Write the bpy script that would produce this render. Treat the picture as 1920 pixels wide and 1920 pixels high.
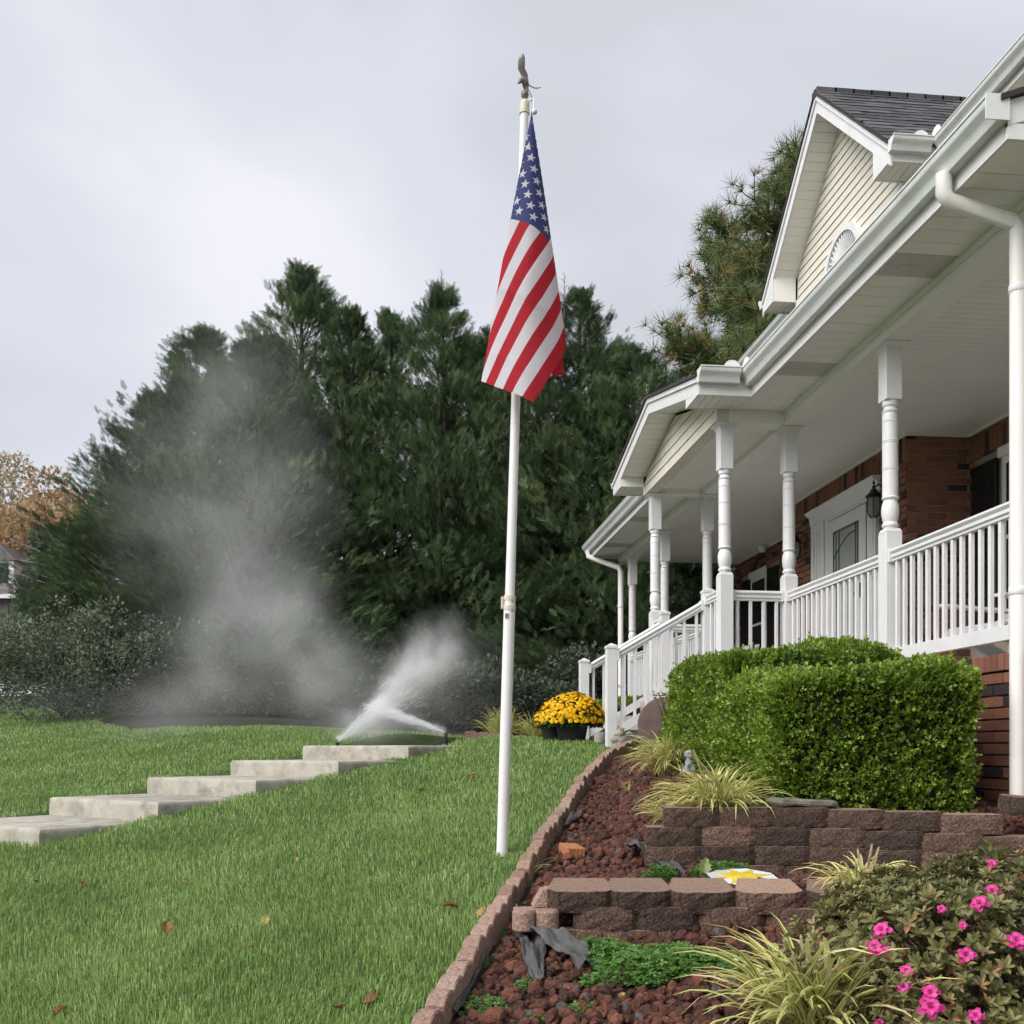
import bpy, math, random
import numpy as np
from mathutils import Vector, Matrix, Euler

for o in list(bpy.data.objects):
    bpy.data.objects.remove(o)
SC = bpy.context.scene
COL = SC.collection
rng = np.random.default_rng(11)
random.seed(11)

# ------------------------------------------------------------------ camera
YAW = math.radians(6.2)
SA, CA = math.sin(YAW), math.cos(YAW)
cam = bpy.data.objects.new('camera', bpy.data.cameras.new('camera'))
COL.objects.link(cam)
SC.camera = cam
cam.location = (0, 0, 0)
cam.rotation_euler = (math.radians(90), 0, -YAW)
cam.data.sensor_width = 36
cam.data.lens = 36.0
cam.data.shift_y = 445 / 1920
cam.data.clip_start = 0.05
cam.data.clip_end = 2000

# ------------------------------------------------------------------ light
SUN_EL, SUN_AZ = math.radians(40), math.radians(243)      # azimuth clockwise from +Y
world = bpy.data.worlds.new('World')
SC.world = world
world.use_nodes = True
wn, wl = world.node_tree.nodes, world.node_tree.links
wn.clear()
w_out = wn.new('ShaderNodeOutputWorld')
w_bg = wn.new('ShaderNodeBackground')
w_sky = wn.new('ShaderNodeTexSky')
w_sky.sky_type = 'NISHITA'
w_sky.sun_disc = False
w_sky.sun_elevation = SUN_EL
w_sky.sun_rotation = SUN_AZ
w_sky.dust_density = 3.0
w_mulsky = wn.new('ShaderNodeVectorMath'); w_mulsky.operation = 'SCALE'
w_mulsky.inputs['Scale'].default_value = 0.95
w_tc = wn.new('ShaderNodeTexCoord')
w_map = wn.new('ShaderNodeMapping')
w_map.inputs['Scale'].default_value = (1.0, 1.0, 1.6)
w_map.inputs['Location'].default_value = (6.03, 2.95, 7.14)
w_map.inputs['Rotation'].default_value = (0, 0, math.radians(-19))
w_n1 = wn.new('ShaderNodeTexNoise')
w_n1.inputs['Scale'].default_value = 1.9
w_n1.inputs['Detail'].default_value = 6.0
w_n1.inputs['Roughness'].default_value = 0.48
w_n1.inputs['Distortion'].default_value = 0.35
w_cr = wn.new('ShaderNodeValToRGB')
w_cr.color_ramp.interpolation = 'EASE'
e = w_cr.color_ramp.elements
e[0].position, e[0].color = 0.33, (4.86, 5.02, 5.49, 1)
e[1].position, e[1].color = 0.70, (6.71, 6.71, 7.19, 1)
m_ = w_cr.color_ramp.elements.new(0.50); m_.color = (5.61, 5.73, 6.32, 1)
w_mix = wn.new('ShaderNodeMix'); w_mix.data_type = 'RGBA'
w_mix.inputs[0].default_value = 0.95
wl.new(w_sky.outputs[0], w_mulsky.inputs[0])
wl.new(w_tc.outputs['Generated'], w_map.inputs['Vector'])
wl.new(w_map.outputs[0], w_n1.inputs['Vector'])
wl.new(w_n1.outputs['Fac'], w_cr.inputs['Fac'])
wl.new(w_mulsky.outputs[0], w_mix.inputs[6])
wl.new(w_cr.outputs['Color'], w_mix.inputs[7])
wl.new(w_mix.outputs[2], w_bg.inputs['Color'])
w_bg.inputs['Strength'].default_value = 0.05
wl.new(w_bg.outputs[0], w_out.inputs['Surface'])

sun = bpy.data.objects.new('sun', bpy.data.lights.new('sun', 'SUN'))
COL.objects.link(sun)
sun.data.energy = 1.5
sun.data.angle = math.radians(50)
sun.data.color = (1.0, 0.97, 0.93)
sd = Vector((math.sin(SUN_AZ) * math.cos(SUN_EL), math.cos(SUN_AZ) * math.cos(SUN_EL), math.sin(SUN_EL)))
sun.rotation_euler = (-sd).to_track_quat('-Z', 'Y').to_euler()
sun.location = sd * 60

SC.view_settings.view_transform = 'Standard'
SC.view_settings.look = 'None'
SC.view_settings.exposure = 1.46
SC.view_settings.gamma = 1.0
SC.view_settings.use_curve_mapping = False
SC.render.engine = 'CYCLES'
SC.cycles.use_denoising = True
SC.cycles.use_adaptive_sampling = True
SC.cycles.adaptive_threshold = 0.035
SC.cycles.adaptive_min_samples = 20
SC.cycles.max_bounces = 5
SC.cycles.diffuse_bounces = 3
SC.cycles.glossy_bounces = 2
SC.cycles.transmission_bounces = 4
SC.cycles.transparent_max_bounces = 8
SC.cycles.volume_bounces = 2
SC.cycles.volume_step_rate = 1.0
SC.cycles.volume_max_steps = 48

# ------------------------------------------------------------------ measuring helpers
def cw(Xc, Yc, z=0.0):
    """right/forward distances seen from the photographer's place -> world"""
    return Vector((Xc * CA + Yc * SA, -Xc * SA + Yc * CA, z))

def W(u, v, Yc):
    return cw((u - 960) / 1920 * Yc, Yc, (1405 - v) / 1920 * Yc)

def smooth(t):
    t = np.clip(t, 0, 1)
    return t * t * (3 - 2 * t)

EY = [0.0, 1.5, 3.0, 3.77, 5.52, 7.77, 9.0, 9.6, 10.0]
EX = [-1.25, -.66, -.12, .15, .67, 1.38, 1.84, 2.24, 2.75]
def xe(y):
    return np.interp(y, EY, EX)

def ground_z(x, y):
    x = np.asarray(x, float); y = np.asarray(y, float)
    xx = np.clip(x, -30, 4)
    p = -1.5 + .0935 * np.clip(xx, -9, 4) + .137 * np.clip(y, -14, 40)
    lim = .34 - .068 * np.clip(xx + 2, 0, 4.2) + .078 * np.clip(y - 15, 0, 45)
    k = .12
    h = np.clip(.5 + .5 * (lim - p) / k, 0, 1)
    z = lim * (1 - h) + p * h - k * h * (1 - h)
    z = z + .012 * np.sin(x * 2.1 + .6 * y) * np.sin(y * 1.7 - .3 * x)
    z = z + .05 * np.sin(x * .33) * np.sin(y * .29 + 1) * smooth((y - 14) / 8)
    return z

def bed_z(x, y):
    x = np.asarray(x, float); y = np.asarray(y, float)
    p = -1.5 + .0935 * np.clip(x, -4, 1.8) + .137 * y
    e = xe(y)
    up = p + .235 * smooth((x - e - .15) / .9)
    yw2 = 4.47 - .10 * np.clip(x - .7, 0, 3)
    t2 = -.665 + 0 * x
    yw1 = 5.27 - .10 * np.clip(x - 1.26, 0, 3)
    s1 = smooth((y - yw1) / .14)
    base = p - .03
    side2 = smooth((x - .62) / .22)
    a2 = smooth((y - yw2) / .14) * (1 - s1)
    z = base * (1 - a2 * side2) + t2 * a2 * side2
    side1 = smooth((x - 1.02) / .28)
    s1b = smooth((y - 5.2) / .9) * (1 - side1) + s1 * side1
    z = z * (1 - s1b) + (up - .02) * s1b
    return np.minimum(z, .16)

def in_bed(x, y):
    return (x > xe(y)) & (y < 9.75) & (y > -1) & (x < 8)

def surf(x, y):
    return np.where(in_bed(np.asarray(x), np.asarray(y)), bed_z(x, y), ground_z(x, y))

def hit(u, v, fn=surf):
    """point of the terrain seen in a given direction"""
    d = W(u, v, 1.0)
    t = 2.2
    while t < 60:
        if d.z * t < float(fn(d.x * t, d.y * t)):
            break
        t += .01
    return Vector((d.x * t, d.y * t, float(fn(d.x * t, d.y * t))))

# ------------------------------------------------------------------ object helpers
def tag(o, label=None, cat=None, group=None, kind=None):
    if label: o['label'] = label
    if cat: o['category'] = cat
    if group: o['group'] = group
    if kind: o['kind'] = kind
    return o

def thing(name, label, cat, loc=(0, 0, 0), group=None):
    o = bpy.data.objects.new(name, None)
    o.empty_display_size = .1
    COL.objects.link(o)
    o.location = loc
    return tag(o, label, cat, group)

def root_loc(parent):
    p = parent
    while p is not None and p.parent is not None:
        p = p.parent
    return Vector(p.location) if p is not None else Vector((0, 0, 0))

def link(name, me, parent=None, mats=None):
    o = bpy.data.objects.new(name, me)
    COL.objects.link(o)
    if parent is not None:
        o.parent = parent
    if mats is not None:
        for m in (mats if isinstance(mats, (list, tuple)) else [mats]):
            me.materials.append(m)
    return o

def copy_tree(o, parent=None):
    c = o.copy()
    COL.objects.link(c)
    c.parent = parent
    for ch in list(o.children):
        copy_tree(ch, c)
    return c

def mesh_np(name, V, F, rnd=None, smooth_sh=False, matidx=None):
    """F: (n,3) or (n,4) int array or list of such arrays"""
    me = bpy.data.meshes.new(name)
    if not isinstance(F, list):
        F = [F]
    V = np.asarray(V, np.float32)
    me.vertices.add(len(V))
    me.vertices.foreach_set('co', V.ravel())
    loops = np.concatenate([f.ravel() for f in F]).astype(np.int32)
    sizes = np.concatenate([np.full(len(f), f.shape[1]) for f in F]).astype(np.int32)
    starts = np.concatenate([[0], np.cumsum(sizes)[:-1]]).astype(np.int32)
    me.loops.add(len(loops))
    me.loops.foreach_set('vertex_index', loops)
    me.polygons.add(len(sizes))
    me.polygons.foreach_set('loop_start', starts)
    if smooth_sh:
        me.polygons.foreach_set('use_smooth', np.ones(len(sizes), bool))
    else:
        me.polygons.foreach_set('use_smooth', np.zeros(len(sizes), bool))
    if matidx is not None:
        me.polygons.foreach_set('material_index', np.asarray(matidx, np.int32))
    me.update(calc_edges=True)
    if rnd is not None:
        at = me.attributes.new('rnd', 'FLOAT', 'FACE')
        at.data.foreach_set('value', np.asarray(rnd, np.float32))
    return me

def scatter(tv, tf, R, T, S=None):
    """template verts (k,3), faces (m,q), rotations (n,3,3), positions (n,3)"""
    n, k = len(T), len(tv)
    if S is not None:
        S = np.asarray(S)
        tvs = tv[None] * (S[:, None, None] if S.ndim == 1 else S[:, None, :])
    else:
        tvs = np.broadcast_to(tv[None], (n, k, 3))
    V = np.einsum('nij,nkj->nki', R, tvs) + T[:, None, :]
    F = tf[None] + (np.arange(n) * k)[:, None, None]
    return V.reshape(-1, 3), F.reshape(-1, tf.shape[1])

def frame(dirs, roll=None, up=(0, 0, 1)):
    """rotation whose X column is dir; Z column near up, then rolled"""
    d = dirs / (np.linalg.norm(dirs, axis=1, keepdims=True) + 1e-9)
    upv = np.broadcast_to(np.asarray(up, float), d.shape)
    y = np.cross(upv, d)
    n = np.linalg.norm(y, axis=1, keepdims=True)
    y = np.where(n < 1e-3, np.array([0, 1., 0]), y / (n + 1e-9))
    z = np.cross(d, y)
    if roll is not None:
        c, s = np.cos(roll)[:, None], np.sin(roll)[:, None]
        y, z = y * c + z * s, z * c - y * s
    return np.stack([d, y, z], axis=2)

def rand_unit(n):
    v = rng.normal(size=(n, 3))
    return v / np.linalg.norm(v, axis=1, keepdims=True)

class MB:
    def __init__(self):
        self.v, self.f, self.m = [], [], []
    def add(self, vs, fs, mi=0):
        b = len(self.v)
        self.v += [tuple(p) for p in vs]
        self.f += [tuple(i + b for i in q) for q in fs]
        self.m += [mi] * len(fs)
        return self
    def box(self, x0, x1, y0, y1, z0, z1, c=0.0, mi=0):
        if c <= 0:
            vs = [(x0, y0, z0), (x1, y0, z0), (x1, y1, z0), (x0, y1, z0),
                  (x0, y0, z1), (x1, y0, z1), (x1, y1, z1), (x0, y1, z1)]
            return self.add(vs, [(0, 3, 2, 1), (4, 5, 6, 7), (0, 1, 5, 4), (1, 2, 6, 5), (2, 3, 7, 6), (3, 0, 4, 7)], mi)
        v, f = cbox(x0, x1, y0, y1, z0, z1, c)
        return self.add(v, f, mi)
    def prism(self, poly, fn, a0, a1, mi=0):
        """poly: 2D points; fn(p,q,a)->xyz"""
        n = len(poly)
        vs = [fn(p, q, a0) for p, q in poly] + [fn(p, q, a1) for p, q in poly]
        fs = [tuple(range(n))[::-1], tuple(range(n, 2 * n))]
        fs += [(i, (i + 1) % n, n + (i + 1) % n, n + i) for i in range(n)]
        return self.add(vs, fs, mi)
    def tube(self, pts, r, n=8, cap=True, mi=0):
        pts = [Vector(p) for p in pts]
        rs = r if isinstance(r, (list, tuple)) else [r] * len(pts)
        vs = []
        prev = None
        for i, p in enumerate(pts):
            d = (pts[min(i + 1, len(pts) - 1)] - pts[max(i - 1, 0)]).normalized()
            ref = prev if prev is not None else (Vector((0, 0, 1)) if abs(d.z) < .9 else Vector((1, 0, 0)))
            a = (ref - d * ref.dot(d)).normalized()
            prev = a
            b = d.cross(a)
            for k in range(n):
                t = 2 * math.pi * k / n
                vs.append(p + (a * math.cos(t) + b * math.sin(t)) * rs[i])
        fs = []
        for i in range(len(pts) - 1):
            for k in range(n):
                fs.append((i * n + k, i * n + (k + 1) % n, (i + 1) * n + (k + 1) % n, (i + 1) * n + k))
        if cap:
            fs.append(tuple(range(n))[::-1])
            fs.append(tuple((len(pts) - 1) * n + k for k in range(n)))
        return self.add(vs, fs, mi)
    def lathe(self, prof, c=(0, 0, 0), n=20, mi=0):
        vs, fs = [], []
        for r, z in prof:
            for k in range(n):
                t = 2 * math.pi * k / n
                vs.append((c[0] + r * math.cos(t), c[1] + r * math.sin(t), c[2] + z))
        for i in range(len(prof) - 1):
            for k in range(n):
                fs.append((i * n + k, i * n + (k + 1) % n, (i + 1) * n + (k + 1) % n, (i + 1) * n + k))
        fs.append(tuple(range(n))[::-1])
        fs.append(tuple((len(prof) - 1) * n + k for k in range(n)))
        return self.add(vs, fs, mi)
    def beam(self, p, q, w, h, up=(0, 0, 1), mi=0):
        """rectangular bar from p to q"""
        p, q = Vector(p), Vector(q)
        d = (q - p).normalized()
        s = d.cross(Vector(up)).normalized()
        t = s.cross(d)
        vs = []
        for e_ in (p, q):
            for a, b in ((-1, -1), (1, -1), (1, 1), (-1, 1)):
                vs.append(e_ + s * (a * w / 2) + t * (b * h / 2))
        return self.add(vs, [(0, 3, 2, 1), (4, 5, 6, 7), (0, 1, 5, 4), (1, 2, 6, 5), (2, 3, 7, 6), (3, 0, 4, 7)][:6], mi)
    def mesh(self, name, sm=None, off=(0, 0, 0), rnd=None):
        me = bpy.data.meshes.new(name)
        me.from_pydata([(x - off[0], y - off[1], z - off[2]) for x, y, z in self.v], [], self.f)
        if any(self.m):
            me.polygons.foreach_set('material_index', self.m)
        if sm is not None:
            me.polygons.foreach_set('use_smooth', [True] * len(self.f))
            me.update()
            me.set_sharp_from_angle(angle=math.radians(sm))
        if rnd is not None:
            at = me.attributes.new('rnd', 'FLOAT', 'FACE')
            at.data.foreach_set('value', rnd)
        me.update()
        return me
    def build(self, name, mat, parent=None, sm=None, world_coords=True, rnd=None):
        off = root_loc(parent) if world_coords else (0, 0, 0)
        return link(name, self.mesh(name, sm, off, rnd), parent, mat)

def cbox(x0, x1, y0, y1, z0, z1, c):
    """box with chamfered edges, 24 vertices"""
    X, Y, Z = (x0, x1), (y0, y1), (z0, z1)
    vs, idx = [], {}
    for i in (0, 1):
        for j in (0, 1):
            for k in (0, 1):
                sx, sy, sz = 1 - 2 * i, 1 - 2 * j, 1 - 2 * k
                base = (X[i], Y[j], Z[k])
                for a in range(3):
                    p = [base[0] + sx * c, base[1] + sy * c, base[2] + sz * c]
                    p[a] = base[a]
                    idx[(i, j, k, a)] = len(vs)
                    vs.append(tuple(p))
    g = lambda i, j, k, a: idx[(i, j, k, a)]
    fs = []
    for i in (0, 1):
        q = [g(i, 0, 0, 0), g(i, 1, 0, 0), g(i, 1, 1, 0), g(i, 0, 1, 0)]
        fs.append(tuple(q if i else q[::-1]))
        q = [g(0, i, 0, 1), g(1, i, 0, 1), g(1, i, 1, 1), g(0, i, 1, 1)]
        fs.append(tuple(q[::-1] if i else q))
        q = [g(0, 0, i, 2), g(1, 0, i, 2), g(1, 1, i, 2), g(0, 1, i, 2)]
        fs.append(tuple(q if i else q[::-1]))
    for i in (0, 1):
        for j in (0, 1):
            fs.append((g(i, j, 0, 0), g(i, j, 1, 0), g(i, j, 1, 1), g(i, j, 0, 1)))
            fs.append((g(i, 0, j, 0), g(i, 1, j, 0), g(i, 1, j, 2), g(i, 0, j, 2)))
            fs.append((g(0, i, j, 1), g(1, i, j, 1), g(1, i, j, 2), g(0, i, j, 2)))
    for i in (0, 1):
        for j in (0, 1):
            for k in (0, 1):
                fs.append((g(i, j, k, 0), g(i, j, k, 1), g(i, j, k, 2)))
    return vs, fs

# ------------------------------------------------------------------ materials
def new_mat(name):
    m = bpy.data.materials.new(name)
    m.use_nodes = True
    nt = m.node_tree
    b = nt.nodes['Principled BSDF']
    return m, nt, b

def rgb(c):
    return (c[0], c[1], c[2], 1)

def solid(name, col, rough=.55, var=.12, scale=6.0, bump=0.0, bscale=60.0, spec=.4, col2=None, metal=0.0,
          dirt=None, dirt_scale=2.5, dirt_amt=.4):
    m, nt, b = new_mat(name)
    N, L = nt.nodes, nt.links
    tc = N.new('ShaderNodeTexCoord')
    oi = N.new('ShaderNodeObjectInfo')
    n1 = N.new('ShaderNodeTexNoise'); n1.noise_dimensions = '4D'
    n1.inputs['Scale'].default_value = scale; n1.inputs['Detail'].default_value = 5
    L.new(tc.outputs['Object'], n1.inputs['Vector'])
    ml = N.new('ShaderNodeMath'); ml.operation = 'MULTIPLY'; ml.inputs[1].default_value = 17.0
    L.new(oi.outputs['Random'], ml.inputs[0]); L.new(ml.outputs[0], n1.inputs['W'])
    mx = N.new('ShaderNodeMix'); mx.data_type = 'RGBA'
    c2 = col2 if col2 else tuple(c * (1 - var * 2) for c in col)
    c1 = col if col2 else tuple(min(1, c * (1 + var * .5)) for c in col)
    mx.inputs[6].default_value = rgb(c2); mx.inputs[7].default_value = rgb(c1)
    rp = N.new('ShaderNodeMapRange')
    rp.inputs['From Min'].default_value = .3; rp.inputs['From Max'].default_value = .7
    L.new(n1.outputs['Fac'], rp.inputs['Value']); L.new(rp.outputs[0], mx.inputs[0])
    last = mx.outputs[2]
    if dirt:
        n3 = N.new('ShaderNodeTexNoise'); n3.inputs['Scale'].default_value = dirt_scale
        n3.inputs['Detail'].default_value = 8; n3.inputs['Roughness'].default_value = .65
        L.new(tc.outputs['Object'], n3.inputs['Vector'])
        r3 = N.new('ShaderNodeMapRange')
        r3.inputs['From Min'].default_value = .5; r3.inputs['From Max'].default_value = .68
        r3.inputs['To Max'].default_value = dirt_amt
        L.new(n3.outputs['Fac'], r3.inputs['Value'])
        m3 = N.new('ShaderNodeMix'); m3.data_type = 'RGBA'
        m3.inputs[7].default_value = rgb(dirt)
        L.new(r3.outputs[0], m3.inputs[0]); L.new(last, m3.inputs[6])
        last = m3.outputs[2]
    L.new(last, b.inputs['Base Color'])
    b.inputs['Roughness'].default_value = rough
    b.inputs['Metallic'].default_value = metal
    b.inputs['Specular IOR Level'].default_value = spec
    if bump > 0:
        n2 = N.new('ShaderNodeTexNoise'); n2.inputs['Scale'].default_value = bscale; n2.inputs['Detail'].default_value = 6
        n2.inputs['Roughness'].default_value = .65
        L.new(tc.outputs['Object'], n2.inputs['Vector'])
        bp = N.new('ShaderNodeBump'); bp.inputs['Strength'].default_value = bump; bp.inputs['Distance'].default_value = .01
        L.new(n2.outputs['Fac'], bp.inputs['Height']); L.new(bp.outputs[0], b.inputs['Normal'])
    return m

def ramp_mat(name, stops, rough=.55, transl=0.0, bump=0.0, bscale=60, spec=.35, use_obj=False, speck=0.0, speck_scale=120,
             patch=0.0, patch_scale=.6, objvar=0.0):
    """colour from the per-face 'rnd' value (plus the object's random when use_obj)"""
    m, nt, b = new_mat(name)
    N, L = nt.nodes, nt.links
    at = N.new('ShaderNodeAttribute'); at.attribute_name = 'rnd'
    fac = at.outputs['Fac']
    tc = N.new('ShaderNodeTexCoord')
    if use_obj:
        oi = N.new('ShaderNodeObjectInfo')
        ad = N.new('ShaderNodeMath'); ad.operation = 'ADD'
        L.new(at.outputs['Fac'], ad.inputs[0]); L.new(oi.outputs['Random'], ad.inputs[1])
        fr = N.new('ShaderNodeMath'); fr.operation = 'FRACT'
        L.new(ad.outputs[0], fr.inputs[0]); fac = fr.outputs[0]
    if patch > 0:
        pn = N.new('ShaderNodeTexNoise'); pn.inputs['Scale'].default_value = patch_scale; pn.inputs['Detail'].default_value = 3
        L.new(tc.outputs['Object'], pn.inputs['Vector'])
        pm = N.new('ShaderNodeMapRange'); pm.inputs['From Min'].default_value = .3; pm.inputs['From Max'].default_value = .7
        pm.inputs['To Min'].default_value = -patch; pm.inputs['To Max'].default_value = patch
        L.new(pn.outputs['Fac'], pm.inputs['Value'])
        pa = N.new('ShaderNodeMath'); pa.operation = 'ADD'; pa.use_clamp = True
        L.new(fac, pa.inputs[0]); L.new(pm.outputs[0], pa.inputs[1]); fac = pa.outputs[0]
    cr = N.new('ShaderNodeValToRGB')
    els = cr.color_ramp.elements
    while len(els) < len(stops):
        els.new(.5)
    for el, (p, c) in zip(els, stops):
        el.position = p; el.color = rgb(c)
    L.new(fac, cr.inputs['Fac'])
    last = cr.outputs['Color']
    if speck > 0:
        sn = N.new('ShaderNodeTexNoise'); sn.inputs['Scale'].default_value = speck_scale; sn.inputs['Detail'].default_value = 4
        L.new(tc.outputs['Object'], sn.inputs['Vector'])
        sm_ = N.new('ShaderNodeMapRange'); sm_.inputs['From Min'].default_value = .3; sm_.inputs['From Max'].default_value = .7
        sm_.inputs['To Min'].default_value = 1 - speck; sm_.inputs['To Max'].default_value = 1 + speck
        L.new(sn.outputs['Fac'], sm_.inputs['Value'])
        mm = N.new('ShaderNodeVectorMath'); mm.operation = 'SCALE'
        L.new(last, mm.inputs[0]); L.new(sm_.outputs[0], mm.inputs['Scale']); last = mm.outputs[0]
    if objvar > 0:
        o2 = N.new('ShaderNodeObjectInfo')
        om = N.new('ShaderNodeMapRange'); om.inputs['To Min'].default_value = 1 - objvar; om.inputs['To Max'].default_value = 1 + objvar
        L.new(o2.outputs['Random'], om.inputs['Value'])
        ov = N.new('ShaderNodeVectorMath'); ov.operation = 'SCALE'
        L.new(last, ov.inputs[0]); L.new(om.outputs[0], ov.inputs['Scale']); last = ov.outputs[0]
    L.new(last, b.inputs['Base Color'])
    b.inputs['Roughness'].default_value = rough
    b.inputs['Specular IOR Level'].default_value = spec
    if bump > 0:
        n2 = N.new('ShaderNodeTexNoise'); n2.inputs['Scale'].default_value = bscale; n2.inputs['Detail'].default_value = 6
        L.new(tc.outputs['Object'], n2.inputs['Vector'])
        bp = N.new('ShaderNodeBump'); bp.inputs['Strength'].default_value = bump; bp.inputs['Distance'].default_value = .01
        L.new(n2.outputs['Fac'], bp.inputs['Height']); L.new(bp.outputs[0], b.inputs['Normal'])
    if transl > 0:
        out = N['Material Output']
        tr = N.new('ShaderNodeBsdfTranslucent')
        L.new(last, tr.inputs['Color'])
        ms = N.new('ShaderNodeMixShader'); ms.inputs[0].default_value = transl
        L.new(b.outputs[0], ms.inputs[1]); L.new(tr.outputs[0], ms.inputs[2])
        L.new(ms.outputs[0], out.inputs['Surface'])
    return m

M = {}
M['white'] = solid('white_vinyl', (.725, .725, .735), .38, .03, 3, dirt=(.56, .56, .53), dirt_scale=4, dirt_amt=.35)
M['white_trim'] = solid('white_trim', (.745, .745, .745), .45, .02, 3, dirt=(.58, .57, .53), dirt_scale=4, dirt_amt=.3)
M['gutter'] = solid('gutter_aluminium', (.72, .74, .73), .35, .04, 2, dirt=(.48, .49, .46), dirt_scale=5, dirt_amt=.45)
M['soffit'] = solid('soffit_vinyl', (.86, .845, .80), .5, .02, 3)
M['ceiling'] = solid('porch_ceiling', (.85, .83, .79), .5, .02, 2)
M['siding'] = solid('tan_siding', (.68, .645, .56), .5, .03, 5)
M['downspout'] = solid('cream_downspout', (.80, .78, .74), .4, .03, 3)
M['brick'] = ramp_mat('red_brick', [(0, (.185, .078, .050)), (.3, (.225, .098, .062)), (.62, (.265, .118, .075)), (.80, (.16, .072, .054)), (.90, (.045, .030, .030)), (1, (.035, .025, .027))],
                      .85, bump=.5, bscale=90, use_obj=True, speck=.25, speck_scale=70)
M['mortar'] = solid('mortar', (.36, .30, .24), .95, .1, 30, bump=.3, bscale=150)
M['roof'] = ramp_mat('grey_shingle', [(0, (.055, .055, .06)), (.5, (.085, .085, .092)), (1, (.13, .13, .135))], .9, bump=.5, bscale=250, use_obj=True, speck=.25, speck_scale=200)
M['roof_edge'] = solid('shingle_edge', (.05, .042, .042), .9, .2, 20)
M['black'] = solid('black_paint', (.012, .012, .013), .45, .1, 8)
M['black_iron'] = solid('black_iron', (.014, .014, .015), .35, .1, 20, bump=.1)
M['concrete'] = solid('concrete', (.43, .405, .345), .9, .12, 7, bump=.7, bscale=45, dirt=(.20, .175, .14), dirt_scale=4.5, dirt_amt=.85)
M['parge'] = solid('parged_concrete', (.38, .36, .33), .9, .12, 8, bump=.3, bscale=50, dirt=(.2, .2, .17), dirt_scale=4, dirt_amt=.7)
M['porch_floor'] = solid('porch_slab', (.42, .41, .39), .8, .08, 4)
M['pole'] = solid('pole_white', (.74, .74, .74), .35, .02, 4, dirt=(.62, .60, .55), dirt_scale=7, dirt_amt=.3)
M['pole_cap'] = solid('pole_cap_cream', (.62, .56, .42), .5, .06, 20)
M['bronze'] = solid('eagle_bronze', (.13, .105, .085), .42, .25, 30, spec=.5, col2=(.24, .22, .20))
M['eagle_white'] = solid('eagle_pale', (.55, .54, .53), .45, .1, 30)
M['soil'] = solid('soil', (.045, .022, .016), .95, .3, 14, bump=.6, bscale=40)
M['mulch'] = solid('mulch', (.024, .018, .014), .95, .35, 16, bump=.9, bscale=30, col2=(.012, .010, .008))
M['block'] = ramp_mat('wall_block', [(0, (.052, .035, .027)), (.4, (.078, .050, .038)), (.75, (.105, .066, .049)), (1, (.155, .094, .070))], .95, bump=1.0, bscale=75, use_obj=True, speck=.62, speck_scale=80)
M['edger'] = ramp_mat('edging_stone', [(0, (.24, .15, .115)), (.5, (.30, .20, .155)), (1, (.35, .245, .195))], .95, bump=.9, bscale=110, use_obj=True, speck=.38, speck_scale=75)
M['lava'] = ramp_mat('lava_rock', [(0, (.042, .024, .019)), (.35, (.080, .034, .024)), (.7, (.125, .048, .031)), (.93, (.170, .068, .044)), (1, (.085, .074, .072))], .95, bump=.8, bscale=160, speck=.3, speck_scale=200)
M['orange_brick'] = solid('orange_brick', (.42, .17, .075), .9, .15, 20, bump=.5, bscale=80)
M['fabric'] = solid('weed_fabric', (.075, .075, .078), .75, .2, 12, bump=.3, bscale=200, dirt=(.2, .17, .14), dirt_scale=9, dirt_amt=.5)
M['slate'] = solid('flat_stone', (.20, .18, .15), .9, .2, 14, bump=.6, bscale=60)
M['brown_slab'] = solid('brown_slab', (.135, .095, .082), .9, .12, 10, bump=.4, bscale=70, dirt=(.08, .06, .05), dirt_scale=6, dirt_amt=.5)
M['statue'] = solid('statue_stone', (.33, .30, .25), .9, .2, 22, bump=.5, bscale=80, dirt=(.15, .14, .11), dirt_scale=12, dirt_amt=.6)
M['statue_grey'] = solid('statue_grey', (.34, .36, .39), .8, .25, 30, bump=.4, bscale=90, dirt=(.12, .13, .15), dirt_scale=18, dirt_amt=.7)
M['pot'] = solid('black_pot', (.022, .023, .026), .45, .2, 8)
M['terracotta'] = solid('terracotta', (.25, .12, .07), .85, .15, 12)
M['glass_dark'] = solid('window_glass', (.02, .022, .024), .06, .05, 2, spec=.7)
M['glass_door'] = solid('door_glass', (.36, .39, .37), .12, .06, 3, spec=.6)
M['lead'] = solid('leading', (.05, .05, .05), .4, .1, 10)
M['bark'] = solid('bark', (.075, .056, .043), .95, .3, 18, bump=.9, bscale=30)
M['bark_dark'] = solid('bark_dark', (.045, .037, .031), .95, .3, 18, bump=.8, bscale=30)
M['twig'] = solid('twig', (.09, .055, .035), .9, .3, 30)
M['road'] = solid('road_concrete', (.42, .40, .38), .9, .06, 1)
M['wire'] = solid('wire', (.35, .35, .36), .6, .1, 2)
M['far_wall'] = solid('far_wall', (.16, .15, .145), .8, .1, 3)
M['far_roof'] = solid('far_roof', (.17, .15, .15), .9, .15, 6)

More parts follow.
